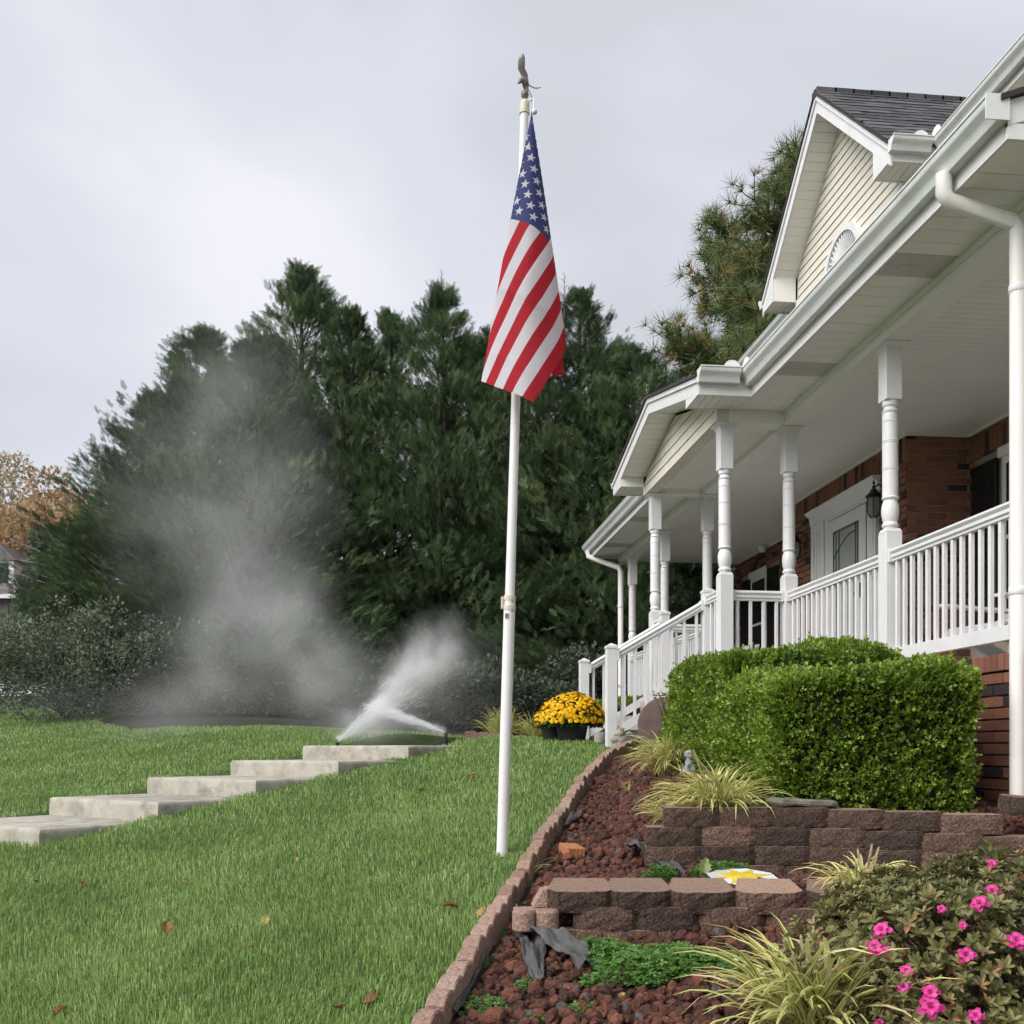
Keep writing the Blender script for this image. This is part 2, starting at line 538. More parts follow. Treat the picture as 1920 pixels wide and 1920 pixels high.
G_LAWN = [(0, (.115, .175, .055)), (.3, (.185, .290, .082)), (.65, (.270, .405, .125)), (.9, (.385, .49, .19)), (1, (.55, .53, .30))]
M['grass'] = ramp_mat('grass_blades', G_LAWN, .65, transl=.35, spec=.10, patch=.16, patch_scale=1.3)
M['cypress'] = ramp_mat('cypress_foliage', [(0, (.040, .066, .038)), (.4, (.094, .146, .070)), (.75, (.165, .235, .108)), (1, (.26, .29, .14))], .7, transl=.18, spec=.08, objvar=.24, patch=.16, patch_scale=.7)
M['pine'] = ramp_mat('pine_needles', [(0, (.075, .115, .042)), (.5, (.135, .185, .066)), (.80, (.20, .22, .085)), (.88, (.36, .25, .10)), (1, (.40, .26, .11))], .5, transl=.2, spec=.3)
M['box'] = ramp_mat('boxwood_leaves', [(0, (.060, .105, .014)), (.35, (.130, .215, .024)), (.7, (.235, .340, .042)), (1, (.38, .48, .095))], .38, transl=.28, spec=.45)
M['box_core'] = solid('boxwood_shade_core', (.010, .020, .006), .9, .3, 25)
M['liriope'] = ramp_mat('liriope_blades', [(0, (.10, .17, .04)), (.35, (.24, .30, .085)), (.6, (.60, .58, .20)), (.9, (.74, .70, .32)), (1, (.66, .58, .36))], .5, transl=.3, spec=.25)
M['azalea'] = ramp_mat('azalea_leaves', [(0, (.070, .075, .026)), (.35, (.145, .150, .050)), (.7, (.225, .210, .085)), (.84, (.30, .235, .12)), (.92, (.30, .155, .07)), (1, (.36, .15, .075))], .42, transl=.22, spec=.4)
M['azalea_flower'] = ramp_mat('azalea_petals', [(0, (.55, .020, .20)), (.5, (.72, .045, .31)), (1, (.80, .14, .45))], .5, transl=.35, spec=.3)
M['stamen'] = solid('stamen', (.75, .25, .40), .5)
M['mum'] = ramp_mat('mum_blossom', [(0, (.70, .33, .004)), (.5, (.80, .46, .006)), (1, (.86, .58, .02))], .6, transl=.2, spec=.2)
M['mum_leaf'] = ramp_mat('mum_leaves', [(0, (.022, .05, .014)), (1, (.065, .11, .03))], .6, transl=.2)
M['clover'] = ramp_mat('clover_leaves', [(0, (.050, .125, .026)), (.6, (.105, .225, .042)), (1, (.17, .31, .07))], .5, transl=.3)
M['shrub'] = ramp_mat('shrub_leaves', [(0, (.06, .08, .052)), (.5, (.12, .15, .098)), (.85, (.20, .235, .155)), (1, (.24, .28, .14))], .5, transl=.2)
M['autumn'] = ramp_mat('autumn_leaves', [(0, (.32, .21, .12)), (.5, (.43, .29, .16)), (.85, (.52, .36, .20)), (1, (.40, .37, .22))], .6, transl=.3)  # paler tones: distance haze is put into the leaf colours
M['pale_tree'] = ramp_mat('pale_leaves', [(0, (.30, .26, .18)), (.6, (.42, .35, .23)), (1, (.52, .42, .27))], .6, transl=.3)
M['far_green'] = ramp_mat('far_green_leaves', [(0, (.04, .055, .038)), (1, (.115, .145, .09))], .6, transl=.15)
M['dead_leaf'] = ramp_mat('dead_leaf', [(0, (.17, .075, .035)), (.5, (.33, .18, .075)), (1, (.50, .40, .14))], .7, transl=.25)
M['pale_twig'] = solid('pale_twig', (.22, .17, .13), .9, .2, 20)
M['sapling'] = ramp_mat('sapling_leaves', [(0, (.045, .065, .02)), (.6, (.09, .12, .032)), (1, (.16, .18, .05))], .55, transl=.25)
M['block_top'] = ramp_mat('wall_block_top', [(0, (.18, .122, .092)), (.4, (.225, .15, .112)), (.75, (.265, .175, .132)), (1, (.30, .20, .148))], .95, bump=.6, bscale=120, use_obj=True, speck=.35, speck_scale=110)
# ------------------------------------------------------------------ terrain
def axis(parts):
    out = []
    for a, b, s in parts:
        n = max(1, int(round((b - a) / s)))
        out += list(np.linspace(a, b, n, endpoint=False))
    out.append(parts[-1][1])
    return np.array(out)

def grid_mesh(name, xs, ys, zf, keep=None):
    X, Y = np.meshgrid(xs, ys)
    Z = zf(X, Y)
    V = np.stack([X, Y, Z], -1).reshape(-1, 3)
    nx = len(xs)
    I, J = np.meshgrid(np.arange(nx - 1), np.arange(len(ys) - 1))
    a = (J * nx + I).ravel()
    F = np.stack([a, a + 1, a + nx + 1, a + nx], 1)
    if keep is not None:
        cx = V[F].mean(1)
        F = F[keep(cx[:, 0], cx[:, 1])]
        used, inv = np.unique(F, return_inverse=True)
        V = V[used]; F = inv.reshape(F.shape)
    return mesh_np(name, V, F, smooth_sh=True)

# concrete garden steps, laid out on the lawn
ST_D = Vector((.605, .796)); ST_W = Vector((.8205, -.5717))
ST_RUN, ST_WID = .94, 1.49
L5 = Vector((-2.25, 11.0))
STEP_Z = [-.56, -.41, -.26, -.11, .04]
def step_corners(i, depth):
    a = L5 - ST_D * ST_RUN * (4 - i)
    b = a + ST_W * ST_WID
    return [cw(*a), cw(*b), cw(*(b + ST_D * depth)), cw(*(a + ST_D * depth))]

def step_coords(x, y):
    """position along / across the flight, measured from its lowest left corner"""
    Xc = x * CA - y * SA; Yc = x * SA + y * CA
    a0 = L5 - ST_D * ST_RUN * 4
    dx, dy = Xc - a0.x, Yc - a0.y
    return dx * ST_D.x + dy * ST_D.y, dx * ST_W.x + dy * ST_W.y

def ground_mesh_z(x, y):
    z = ground_z(x, y)
    inb = (x > xe(y) + .06) & (y < 9.7) & (y > -1) & (x < 8)
    z = np.where(inb, np.minimum(z, bed_z(x, y)) - .10, z)
    al, ac = step_coords(x, y)
    ins = (al > .04) & (al < ST_RUN * 4 + 4) & (ac > .04) & (ac < ST_WID - .04)
    top = np.interp(al, np.arange(5) * ST_RUN + .02, STEP_Z)
    z = np.where(ins, np.minimum(z, top - .17), z)
    z = np.where((x > 3.62) & (y > 5) & (y < 16.6), np.minimum(z, .3), z)
    return z

_old_ground_z = ground_z
def ground_z(x, y):
    x = np.asarray(x, float); y = np.asarray(y, float)
    z = _old_ground_z(x, y)
    al, ac = step_coords(x, y)
    K = np.array([-.6, 0, 1, 2, 3, 4, 5]) * ST_RUN
    want = np.interp(al, K, [-.80, -.69, -.55, -.40, -.25, -.10, .03])
    wl_ = np.interp(al, K, [-.72, -.66, -.53, -.38, -.23, -.08, .05])
    near = np.exp(-(np.clip(ac - ST_WID, 0, 9) / .5) ** 2) * np.exp(-(np.clip(-ac, 0, 9) / .5) ** 2)
    near = near * smooth((al + 1.2) / 1.0) * smooth((ST_RUN * 5.2 - al) / 1.0)
    tgt = np.where(ac > ST_WID / 2, want, wl_)
    return z * (1 - near) + tgt * near

gx = axis([(-400, -60, 40), (-60, -16, 4), (-16, -7, .6), (-7, 4.2, .11), (4.2, 12, 1.3), (12, 60, 8), (60, 400, 40)])
gy = axis([(-300, -20, 40), (-20, 1, 3), (1, 14, .11), (14, 30, .4), (30, 80, 3), (80, 700, 60)])
m, nt, b = new_mat('lawn_ground')
N, L = nt.nodes, nt.links
tc = N.new('ShaderNodeTexCoord')
n1 = N.new('ShaderNodeTexNoise'); n1.inputs['Scale'].default_value = .55; n1.inputs['Detail'].default_value = 6
n2 = N.new('ShaderNodeTexNoise'); n2.inputs['Scale'].default_value = 35; n2.inputs['Detail'].default_value = 5
L.new(tc.outputs['Object'], n1.inputs['Vector']); L.new(tc.outputs['Object'], n2.inputs['Vector'])
c1 = N.new('ShaderNodeValToRGB')
c1.color_ramp.elements[0].position = .3; c1.color_ramp.elements[0].color = (.030, .060, .016, 1)
c1.color_ramp.elements[1].position = .7; c1.color_ramp.elements[1].color = (.060, .115, .026, 1)
L.new(n1.outputs['Fac'], c1.inputs['Fac'])
mm = N.new('ShaderNodeMix'); mm.data_type = 'RGBA'; mm.inputs[7].default_value = (.045, .040, .020, 1)
mr = N.new('ShaderNodeMapRange'); mr.inputs['From Min'].default_value = .45; mr.inputs['From Max'].default_value = .75; mr.inputs['To Max'].default_value = .7
L.new(n2.outputs['Fac'], mr.inputs['Value']); L.new(mr.outputs[0], mm.inputs[0]); L.new(c1.outputs[0], mm.inputs[6])
L.new(mm.outputs[2], b.inputs['Base Color']); b.inputs['Roughness'].default_value = .95
bp = N.new('ShaderNodeBump'); bp.inputs['Strength'].default_value = .8; bp.inputs['Distance'].default_value = .03
L.new(n2.outputs['Fac'], bp.inputs['Height']); L.new(bp.outputs[0], b.inputs['Normal'])
M['lawn'] = m
ground = link('ground', grid_mesh('ground', gx, gy, ground_mesh_z), None, M['lawn'])
tag(ground, 'sloping lawn ground rising towards the house and trees', 'ground', kind='structure')

def cam_xy(x, y):
    return x * CA - y * SA, x * SA + y * CA

def mulch_at(x, y):
    Xc, Yc = cam_xy(x, y)
    u = 960 + 1920 * Xc / np.maximum(Yc, .1)
    w = 14.9 + .18 * np.sin(x * 1.3) + .1 * np.sin(x * 3.1 + 1)
    a = (Yc > w) & (Yc < 27) & (x > -6.6 + .25 * np.sin(y)) & (x < 9)
    b_ = (x > 1.15 + .1 * np.sin(y * 4)) & (y > 12.45) & (x < 4)
    a &= u > 215 + 25 * np.sin(y * 1.7)
    return (a | b_) & ~((x > 3.4) & (y < 16.7))
mul = link('mulch_bed', grid_mesh('mulch_bed', axis([(-8, 9, .1)]), axis([(12, 30, .1)]), lambda x, y: ground_mesh_z(x, y) + .012, mulch_at), None, M['mulch'])
tag(mul, 'dark mulch bed under the row of evergreens', 'mulch bed', kind='structure')

def road_keep(x, y):
    Xc, Yc = cam_xy(x, y)
    return (Yc > 26.5) & (Yc < 42) & (Xc < -7)
road = link('road', grid_mesh('road', axis([(-70, 6, 1.0)]), axis([(20, 60, 1.0)]), lambda x, y: ground_mesh_z(x, y) + .03, road_keep), None, M['road'])
tag(road, 'pale concrete road beyond the shrubs', 'road', kind='structure')

# planting bed soil
def bed_keep(x, y):
    return (x > xe(y) + .01) & (y < 9.72)
bed = link('garden_bed', grid_mesh('garden_bed', axis([(-1.2, 5, .06)]), axis([(.6, 9.75, .05)]), bed_z, bed_keep), None, M['soil'])
tag(bed, 'terraced garden bed soil in front of the porch', 'garden bed', kind='structure')

# ------------------------------------------------------------------ grass blades
def on_steps(x, y, mrg=.0):
    al, ac = step_coords(x, y)
    top = (al > -mrg) & (al < ST_RUN * 4 + 1.0) & (ac > -mrg) & (ac < ST_WID + mrg)
    return top

def patchy(x, y):
    return (.5 + .5 * np.sin(x * 2.3 + 1.3 * np.sin(y * 1.1)) * np.sin(y * 1.9 + .8 * np.sin(x * 1.7 + 2)))

def make_blades(n, y0, y1, seed_lo, seed_hi, hgt, wid):
    Yc = np.exp(rng.uniform(np.log(y0), np.log(y1), n))
    Xc = rng.uniform(seed_lo, seed_hi, n) * Yc
    x = Xc * CA + Yc * SA; y = -Xc * SA + Yc * CA
    ok = ~((x > xe(y) - .045) & (y < 9.95)) & ~on_steps(x, y, -.025) & ~mulch_at(x, y) & ~((x > 1.95) & (y > 9.4))
    # thinner spots and bare soil beside the flight of steps
    al, ac = step_coords(x, y)
    bare = (ac < 0) & (ac > -.10) & ((al % ST_RUN) > .6) & (al > 0) & (al < 4.2 * ST_RUN)
    ok &= ~(bare & (rng.random(n) < .7))
    x, y, Yc = x[ok], y[ok], Yc[ok]
    n = len(x)
    z = ground_mesh_z(x, y)
    z = np.where(in_bed(x, y), ground_z(x, y), z)
    th = rng.uniform(0, 2 * np.pi, n)
    pv = patchy(x, y)
    pv2 = .5 + .5 * np.sin(x * 7.3 + 2 * np.sin(y * 5.1)) * np.sin(y * 6.7 + 2 * np.sin(x * 4.3))
    h = hgt * rng.uniform(.5, 1.25, n) * (.75 + .3 * pv + .3 * pv2)
    w = wid * np.maximum(1, Yc / 5.0) * rng.uniform(.7, 1.3, n)
    lean = rng.uniform(.1, .75, n) * h
    la = rng.uniform(0, 2 * np.pi, n)
    la = np.where(rng.random(n) < .5, la, 1.1 + 1.2 * pv)
    dx, dy = np.cos(th) * w / 2, np.sin(th) * w / 2
    lx, ly = np.cos(la) * lean, np.sin(la) * lean
    P = np.zeros((n, 5, 3))
    P[:, 0] = np.stack([x - dx, y - dy, z - .004], 1)
    P[:, 1] = np.stack([x + dx, y + dy, z - .004], 1)
    P[:, 2] = np.stack([x + dx * .8 + lx * .35, y + dy * .8 + ly * .35, z + h * .62], 1)
    P[:, 3] = np.stack([x - dx * .8 + lx * .35, y - dy * .8 + ly * .35, z + h * .62], 1)
    P[:, 4] = np.stack([x + lx, y + ly, z + h * (1 - .25 * lean / h)], 1)
    b0 = np.arange(n)[:, None] * 5
    r = np.clip(rng.beta(2.0, 2.4, n) + .10 * (pv - .5) + .12 * (pv2 - .5), 0, 1)
    r = np.where(rng.random(n) < .025, .97, r)
    return P.reshape(-1, 3), b0 + np.array([[0, 1, 2, 3]]), b0 + np.array([[3, 2, 4]]), r

P, Fq, Ft, r = make_blades(300000, 3.1, 21.0, -.62, .24, .042, .0042)
grass = link('grass', mesh_np('grass', P, [Fq, Ft], np.concatenate([r, r])), None, M['grass'])
tag(grass, 'green mown grass blades covering the lawn', 'grass', kind='stuff')

# ------------------------------------------------------------------ concrete steps
steps = thing('concrete_steps', 'weathered concrete garden steps climbing the lawn from the left', 'steps', tuple(cw(*L5, -.1)))
for i, zt in enumerate(STEP_Z):
    depth = ST_RUN + .06 if i < 4 else 1.05
    c = step_corners(i, depth)
    mb = MB()
    zb = zt - .34
    ch = .018
    cen = sum(c, Vector()) / 4
    ring = lambda s, z: [(cen.x + (p.x - cen.x) * s, cen.y + (p.y - cen.y) * s, z) for p in c]
    # the front edge of each tread is worn round; subdivide the rim
    def rim(s, z, wob):
        out = []
        for k in range(4):
            a, b_ = c[k], c[(k + 1) % 4]
            for t in np.linspace(0, 1, 9)[:-1]:
                p = a.lerp(b_, t)
                q = cen + (p - cen) * s
                out.append((q.x + random.uniform(-wob, wob), q.y + random.uniform(-wob, wob), z + random.uniform(-wob, wob) * .6))
        return out
    rings = [rim(1.0, zb, 0), rim(1.0, zt - .13, .002), rim(1.0, zt - .035, .003), rim(.992, zt - .010, .003), rim(.972, zt, .001)]
    vs = sum(rings, [])
    fs = []
    n = 32
    for q in range(len(rings) - 1):
        for k in range(n):
            fs.append((q * n + k, q * n + (k + 1) % n, (q + 1) * n + (k + 1) % n, (q + 1) * n + k))
    fs.append(tuple(range((len(rings) - 1) * n, len(rings) * n)))
    fs.append(tuple(range(n))[::-1])
    mb.add(vs, fs)
    mb.build('step', M['concrete'], steps, sm=50)
# level walk from the top step to the porch stairs
pa = step_corners(4, 1.06)
mb = MB()
p0, p1 = pa[3], pa[2]
q0, q1 = Vector((1.75, 11.55, 0)), Vector((1.75, 9.95, 0))
mb.prism([(0, 0), (1, 0), (2, 0), (3, 0)], lambda p, q, a: ((p0, p1, q1, q0)[int(p)].x, (p0, p1, q1, q0)[int(p)].y, a), -.25, .032)
walk = mb.build('path', M['concrete'], None)
tag(walk, 'concrete path from the top garden step to the porch stairs', 'path', kind='structure')

# ------------------------------------------------------------------ lava rock
def ico():
    t = (1 + 5 ** .5) / 2
    v = np.array([(-1, t, 0), (1, t, 0), (-1, -t, 0), (1, -t, 0), (0, -1, t), (0, 1, t), (0, -1, -t), (0, 1, -t), (t, 0, -1), (t, 0, 1), (-t, 0, -1), (-t, 0, 1)], float)
    v /= np.linalg.norm(v[0])
    f = np.array([(0, 11, 5), (0, 5, 1), (0, 1, 7), (0, 7, 10), (0, 10, 11), (1, 5, 9), (5, 11, 4), (11, 10, 2), (10, 7, 6), (7, 1, 8), (3, 9, 4), (3, 4, 2), (3, 2, 6), (3, 6, 8), (3, 8, 9), (4, 9, 5), (2, 4, 11), (6, 2, 10), (8, 6, 7), (9, 8, 1)])
    return v, f
def ico2():
    v, f = ico()
    v = [tuple(p) for p in v]; cache = {}; out = []
    def mid(a, b_):
        k = (min(a, b_), max(a, b_))
        if k not in cache:
            p = np.array(v[a]) + np.array(v[b_]); p /= np.linalg.norm(p)
            cache[k] = len(v); v.append(tuple(p))
        return cache[k]
    for a, b_, c_ in f:
        ab, bc, ca = mid(a, b_), mid(b_, c_), mid(c_, a)
        out += [(a, ab, ca), (b_, bc, ab), (c_, ca, bc), (ab, bc, ca)]
    return np.array(v), np.array(out)
ICO1, ICO2 = ico(), ico2()

def rand_rot(n):
    q = rng.normal(size=(n, 4)); q /= np.linalg.norm(q, axis=1, keepdims=True)
    a, b_, c_, d = q.T
    return np.stack([np.stack([1 - 2 * (c_ * c_ + d * d), 2 * (b_ * c_ - a * d), 2 * (b_ * d + a * c_)], 1),
                     np.stack([2 * (b_ * c_ + a * d), 1 - 2 * (b_ * b_ + d * d), 2 * (c_ * d - a * b_)], 1),
                     np.stack([2 * (b_ * d - a * c_), 2 * (c_ * d + a * b_), 1 - 2 * (b_ * b_ + c_ * c_)], 1)], 1)

def rocks(n, tmpl, T, rad):
    tv, tf = tmpl
    R = rand_rot(n)
    S = rad[:, None] * rng.uniform(.65, 1.15, (n, 3))
    k = len(tv)
    jit = 1 + rng.normal(0, .13, (n, k, 1))
    tvs = tv[None] * jit * S[:, None, :]
    V = np.einsum('nij,nkj->nki', R, tvs) + T[:, None, :]
    F = tf[None] + (np.arange(n) * k)[:, None, None]
    return V.reshape(-1, 3), F.reshape(-1, 3)

def bed_pts(n, y0, y1):
    y = rng.uniform(y0, y1, n); x = rng.uniform(-.4, 3.4, n)
    ok = (x > xe(y) + .075)
    ok &= ~((y > 5.9) & (x > 2.35))
    x, y = x[ok], y[ok]
    return x, y
Vs, Fs, Rs, off = [], [], [], 0
for n, y0, y1, tm, rr in ((3600, 3.1, 3.95, ICO2, .0185), (30000, 3.95, 9.7, ICO1, .0192)):
    x, y = bed_pts(n, y0, y1)
    n = len(x)
    rad = rr * np.exp(rng.normal(0, .28, n))
    dz = rng.uniform(-.2, .9, n) * rad
    T = np.stack([x, y, bed_z(x, y) + dz], 1)
    v, f = rocks(n, tm, T, rad)
    Vs.append(v); Fs.append(f + off); off += len(v)
    pr = rng.beta(1.6, 2.0, n)
    pr = np.where(rng.random(n) < .03, 1.0, pr)
    # drier, redder stones up the slope, darker damp ones at the front
    pr = np.clip(pr, 0, 1)
    Rs.append(np.repeat(pr, len(tm[1])))
lava = link('lava_rock', mesh_np('lava_rock', np.concatenate(Vs), np.concatenate(Fs), np.concatenate(Rs)), None, M['lava'])
tag(lava, 'dark red lava rock covering the garden bed', 'lava rock', kind='stuff')
print('lava tris', sum(len(f) for f in Fs), 'grass', len(r) * 3)
# ------------------------------------------------------------------ the house
FL, CT, SOF, CEIL = .57, 3.04, 3.16, 3.10          # porch floor, column top, soffit, ceiling
PX, PX2 = 3.66, 3.02                               # column line, portico column line
WX, BX = 5.58, 4.93                                # brick wall, brick bay round the door
Y_NEAR, Y_FAR = 5.0, 16.62
house = thing('house', 'two-storey red brick house with white railed porch and tan gables', 'house', (5.0, 10.5, 0))
def hb(mb, name, mat, parent=house, sm=None, **k):
    return mb.build(name, mat, parent, sm, **k)

# ---- brickwork
brick_me = MB().box(-.5, .5, -.5, .5, -.5, .5, .03).mesh('brick')
brick_me.materials.append(M['brick'])
N_BRICK = [0]
loose = {'v': [], 'f': [], 'r': []}
HL = Vector(house.location)
CBV, CBF = cbox(-.5, .5, -.5, .5, -.5, .5, .03)
def put_brick(parent, cx, cy, cz, sx, sy, sz, single):
    if single and N_BRICK[0] < 300:
        o = bpy.data.objects.new('brick', brick_me)
        COL.objects.link(o)
        o.parent = parent
        o.location = Vector((cx, cy, cz)) - HL
        o.scale = (sx, sy, sz)
        N_BRICK[0] += 1
    else:
        b0 = len(loose['v'])
        loose['v'] += [(cx + x * sx - HL.x, cy + y * sy - HL.y, cz + z * sz - HL.z) for x, y, z in CBV]
        q = random.random()
        for f in CBF:
            loose['f'].append(tuple(i + b0 for i in f)); loose['r'].append(q)

def brick_wall(parent, ax, const, a0, a1, z0, z1, holes=(), single=None, out=-1, d=.06, course=.0705, module=.21, soldier=None):
    """ax 'x': plane x=const running along y; ax 'y': plane y=const running along x. out: side the face looks to"""
    gap = .010
    row = 0
    z = z0
    while z < z1 - .03:
        h = min(course, z1 - z) - gap
        a = a0 - (module / 2 if row % 2 else 0)
        while a < a1 - .02:
            s, e_ = max(a, a0), min(a + module - gap, a1)
            segs = [(s, e_)]
            for h0, h1, g0, g1 in holes:
                if z + h > g0 and z < g1:
                    ns = []
                    for p, q in segs:
                        if q <= h0 or p >= h1: ns.append((p, q))
                        else:
                            if p < h0 - .03: ns.append((p, h0))
                            if q > h1 + .03: ns.append((h1, q))
                    segs = ns
            for p, q in segs:
                if q - p < .025: continue
                cm, cz = (p + q) / 2, z + h / 2
                dep = const + out * (d * .18 + random.uniform(-.0012, .0012)) - out * d / 2
                one = single(cm, cz) if single else False
                if ax == 'x': put_brick(parent, dep, cm, cz, d, q - p, h, one)
                else: put_brick(parent, cm, dep, cz, q - p, d, h, one)
            a += module
        z += course
        row += 1

# brick bay and walls behind the porch (mortar core first, bricks proud of it)
DY0, DY1, DZ1 = 10.14, 11.82, 2.83
core = MB()
wall = hb(MB().box(BX + .012, 6.2, 9.56, 12.72, -.6, CEIL + .02), 'brick_wall', M['mortar'])
sidewall = hb(MB().box(WX + .012, 14, 2.2, Y_FAR - .02, -1.5, CEIL + .05), 'brick_wall', M['mortar'])
brick_wall(wall, 'y', 9.56, BX, WX, FL, CEIL, single=lambda a, z: z > 1.35)
SOLD = 2.83
brick_wall(wall, 'x', BX, 9.56, 12.72, FL, SOLD, holes=[(DY0 - .02, DY1 + .02, FL, DZ1 + .02)], single=lambda a, z: a < 9.95 and z > 1.5)
y = 9.57
while y < 12.7:
    put_brick(wall, BX + .019, y + .032, (SOLD + CEIL) / 2 - .01, .06, .061, CEIL - SOLD - .03, False)
    y += .0705
WZ0, WZ1 = 1.2, 2.72
brick_wall(sidewall, 'x', WX, 6.5, 9.56, 1.2, CEIL, holes=[(7.80, 9.50, WZ0, WZ1 + .10)])
brick_wall(sidewall, 'x', WX, 12.72, Y_FAR - .02, FL, CEIL, holes=[(14.66, 16.34, WZ0, WZ1 + .08)])
y = 7.8
while y < 9.5:
    put_brick(sidewall, WX + .019, y + .03, WZ1 + .21, .064, .061, .2, False)
    y += .0705
# porch foundation: brick face under the slab
found = hb(MB().box(3.575, 5.6, Y_NEAR, Y_FAR, -1.6, FL - .115), 'foundation_wall', M['mortar'])
z_top = FL - .105
nz = 20
brick_wall(found, 'x', 3.563, Y_NEAR, 9.3, z_top - nz * .0705, z_top, single=lambda a, z: a < 6.25 and z > -.62)
y = Y_NEAR
while y < 9.3:                                      # rowlock cap
    put_brick(found, 3.60, y + .032, FL - .052, .11, .061, .10, y < 6.5)
    y += .0705
hb(MB().box(3.66, WX, Y_NEAR, Y_FAR, FL - .11, FL), 'porch_floor', M['porch_floor'])
hb(MB().box(PX2 - .12, 3.66, 9.2, 12.1, FL - .14, FL - .002), 'portico_floor', M['porch_floor'])
hb(MB().box(PX2 - .05, 3.57, 9.26, 12.04, -.5, FL - .14), 'portico_base', M['parge'])
lm = bpy.data.meshes.new('brickwork')
lm.from_pydata(loose['v'], [], loose['f'])
at = lm.attributes.new('rnd', 'FLOAT', 'FACE'); at.data.foreach_set('value', loose['r'])
lb = link('brickwork', lm, house, M['brick']); lb['kind'] = 'stuff'

# ---- columns
COLS = [(PX, 5.36), (PX, 7.35), (PX, 9.37), (PX2, 9.33), (PX2, 11.97), (PX, 11.97), (PX, 13.97), (PX, 15.97)]
def column():
    w = .064
    zb, zu = 1.655, 2.615
    root_me = []
    m1 = MB()
    m1.box(-w, w, -w, w, FL, zb - .03, .004)
    m1.add([(-w, -w, zb - .03), (w, -w, zb - .03), (w, w, zb - .03), (-w, w, zb - .03), (-.05, -.05, zb), (.05, -.05, zb), (.05, .05, zb), (-.05, .05, zb)],
           [(0, 1, 5, 4), (1, 2, 6, 5), (2, 3, 7, 6), (3, 0, 4, 7), (4, 5, 6, 7)])
    H = zu - zb
    pr = [(.050, 0), (.052, .01), (.060, .018), (.062, .03), (.054, .042), (.050, .05), (.058, .075), (.0635, .11), (.065, .14), (.062, .175), (.052, .205),
          (.047, .215), (.060, .225), (.0635, .232), (.060, .240), (.0575, .243), (.0575, .43)]
    for g in (.44, .452):
        pr += [(.0575, g), (.061, g + .003), (.061, g + .006), (.0575, g + .009)]
    pr += [(.0575, .64)]
    for g in (.645, .657):
        pr += [(.0575, g), (.061, g + .003), (.061, g + .006), (.0575, g + .009)]
    pr += [(.0575, .80), (.060, .803), (.061, .808), (.0575, .812), (.0575, .855), (.054, .868), (.061, .876), (.062, .884), (.050, .896), (.047, .912), (.058, .925), (.058, H)]
    m2 = MB().lathe([(r_, zb + z_) for r_, z_ in pr], n=24)
    m3 = MB().box(-w, w, -w, w, zu, CT - .05, .004)
    m4 = MB()
    def ringq(h, z): return [(-h, -h, z), (h, -h, z), (h, h, z), (-h, h, z)]
    lv = [(w + .002, CT - .055), (w + .012, CT - .03), (w + .04, CT - .012), (w + .04, CT - .002)]
    vs = sum([ringq(h, z) for h, z in lv], [])
    fs = []
    for i in range(len(lv) - 1):
        for k in range(4):
            fs.append((i * 4 + k, i * 4 + (k + 1) % 4, i * 4 + 4 + (k + 1) % 4, i * 4 + 4 + k))
    fs += [(3, 2, 1, 0), tuple(range(len(lv) * 4 - 4, len(lv) * 4))]
    m4.add(vs, fs)
    return [(m1.mesh('base_block'), 'base_block'), (m2.mesh('turned_shaft', 35), 'turned_shaft'), (m3.mesh('upper_block'), 'upper_block'), (m4.mesh('cap'), 'cap')]
col_parts = column()
for me, _ in col_parts: me.materials.append(M['white'])
for cx, cy in COLS:
    base = bpy.data.objects.new('column', col_parts[0][0])
    COL.objects.link(base); base.parent = house
    base.location = Vector((cx, cy, 0)) - HL
    for me, nm in col_parts[1:]:
        o = bpy.data.objects.new(nm, me); COL.objects.link(o); o.parent = base

# ---- railings
RP = [(-.022, -.062), (.022, -.062), (.022, -.045), (.034, -.036), (.034, -.022), (.028, -.014), (.045, .006), (.045, .014), (.034, .026), (.012, .034),
      (-.012, .034), (-.034, .026), (-.045, .014), (-.045, .006), (-.028, -.014), (-.034, -.022), (-.034, -.036), (-.022, -.045)]
RAIL_T = 1.462                                     # centre of top rail
bal_me = MB().box(-.014, .014, -.014, .014, 0, 1, .002).mesh('baluster'); bal_me.materials.append(M['white'])
def railing(p, q, zp=RAIL_T, zq=RAIL_T, drop=.755, sp=.112, name='railing', first=.5):
    p, q = Vector(p), Vector(q)
    dxy = (q - p); Ln = dxy.length; d = dxy.normalized(); s = Vector((-d.y, d.x))
    def sec(a, b_, t):
        # a: across, b: up, t: 0/1 along
        c = p.lerp(q, t)
        return (c.x + s.x * a, c.y + s.y * a, (zp if t == 0 else zq) + b_)
    top = hb(MB().prism(RP, sec, 0, 1), name, M['white'], sm=30)
    lo = [(-.024, -.045), (.024, -.045), (.024, .045), (-.024, .045)]
    hb(MB().prism(lo, lambda a, b_, t: sec(a, b_ - drop, t), 0, 1), 'bottom_rail', M['white'], top)
    n = max(1, int(round(Ln / sp)))
    for i in range(n):
        t = (i + first) / n
        c = p.lerp(q, t); z = zp + (zq - zp) * t
        o = bpy.data.objects.new('baluster', bal_me)
        COL.objects.link(o); o.parent = top
        o.location = Vector((c.x, c.y, z - drop + .04)) - HL
        o.scale = (1, 1, drop - .09)
        o.rotation_euler = (0, 0, math.atan2(d.y, d.x))
    # mounting brackets
    for t, sg in ((0, 1), (1, -1)):
        c = p.lerp(q, t) + d * sg * .012
        z = zp if t == 0 else zq
        hb(MB().beam((c.x - d.x * .012, c.y - d.y * .012, z - .018), (c.x + d.x * .012, c.y + d.y * .012, z - .018), .10, .10), 'bracket', M['white'], top)
    return top
e_ = .064
railing((PX, 5.36 + e_), (PX, 7.35 - e_))
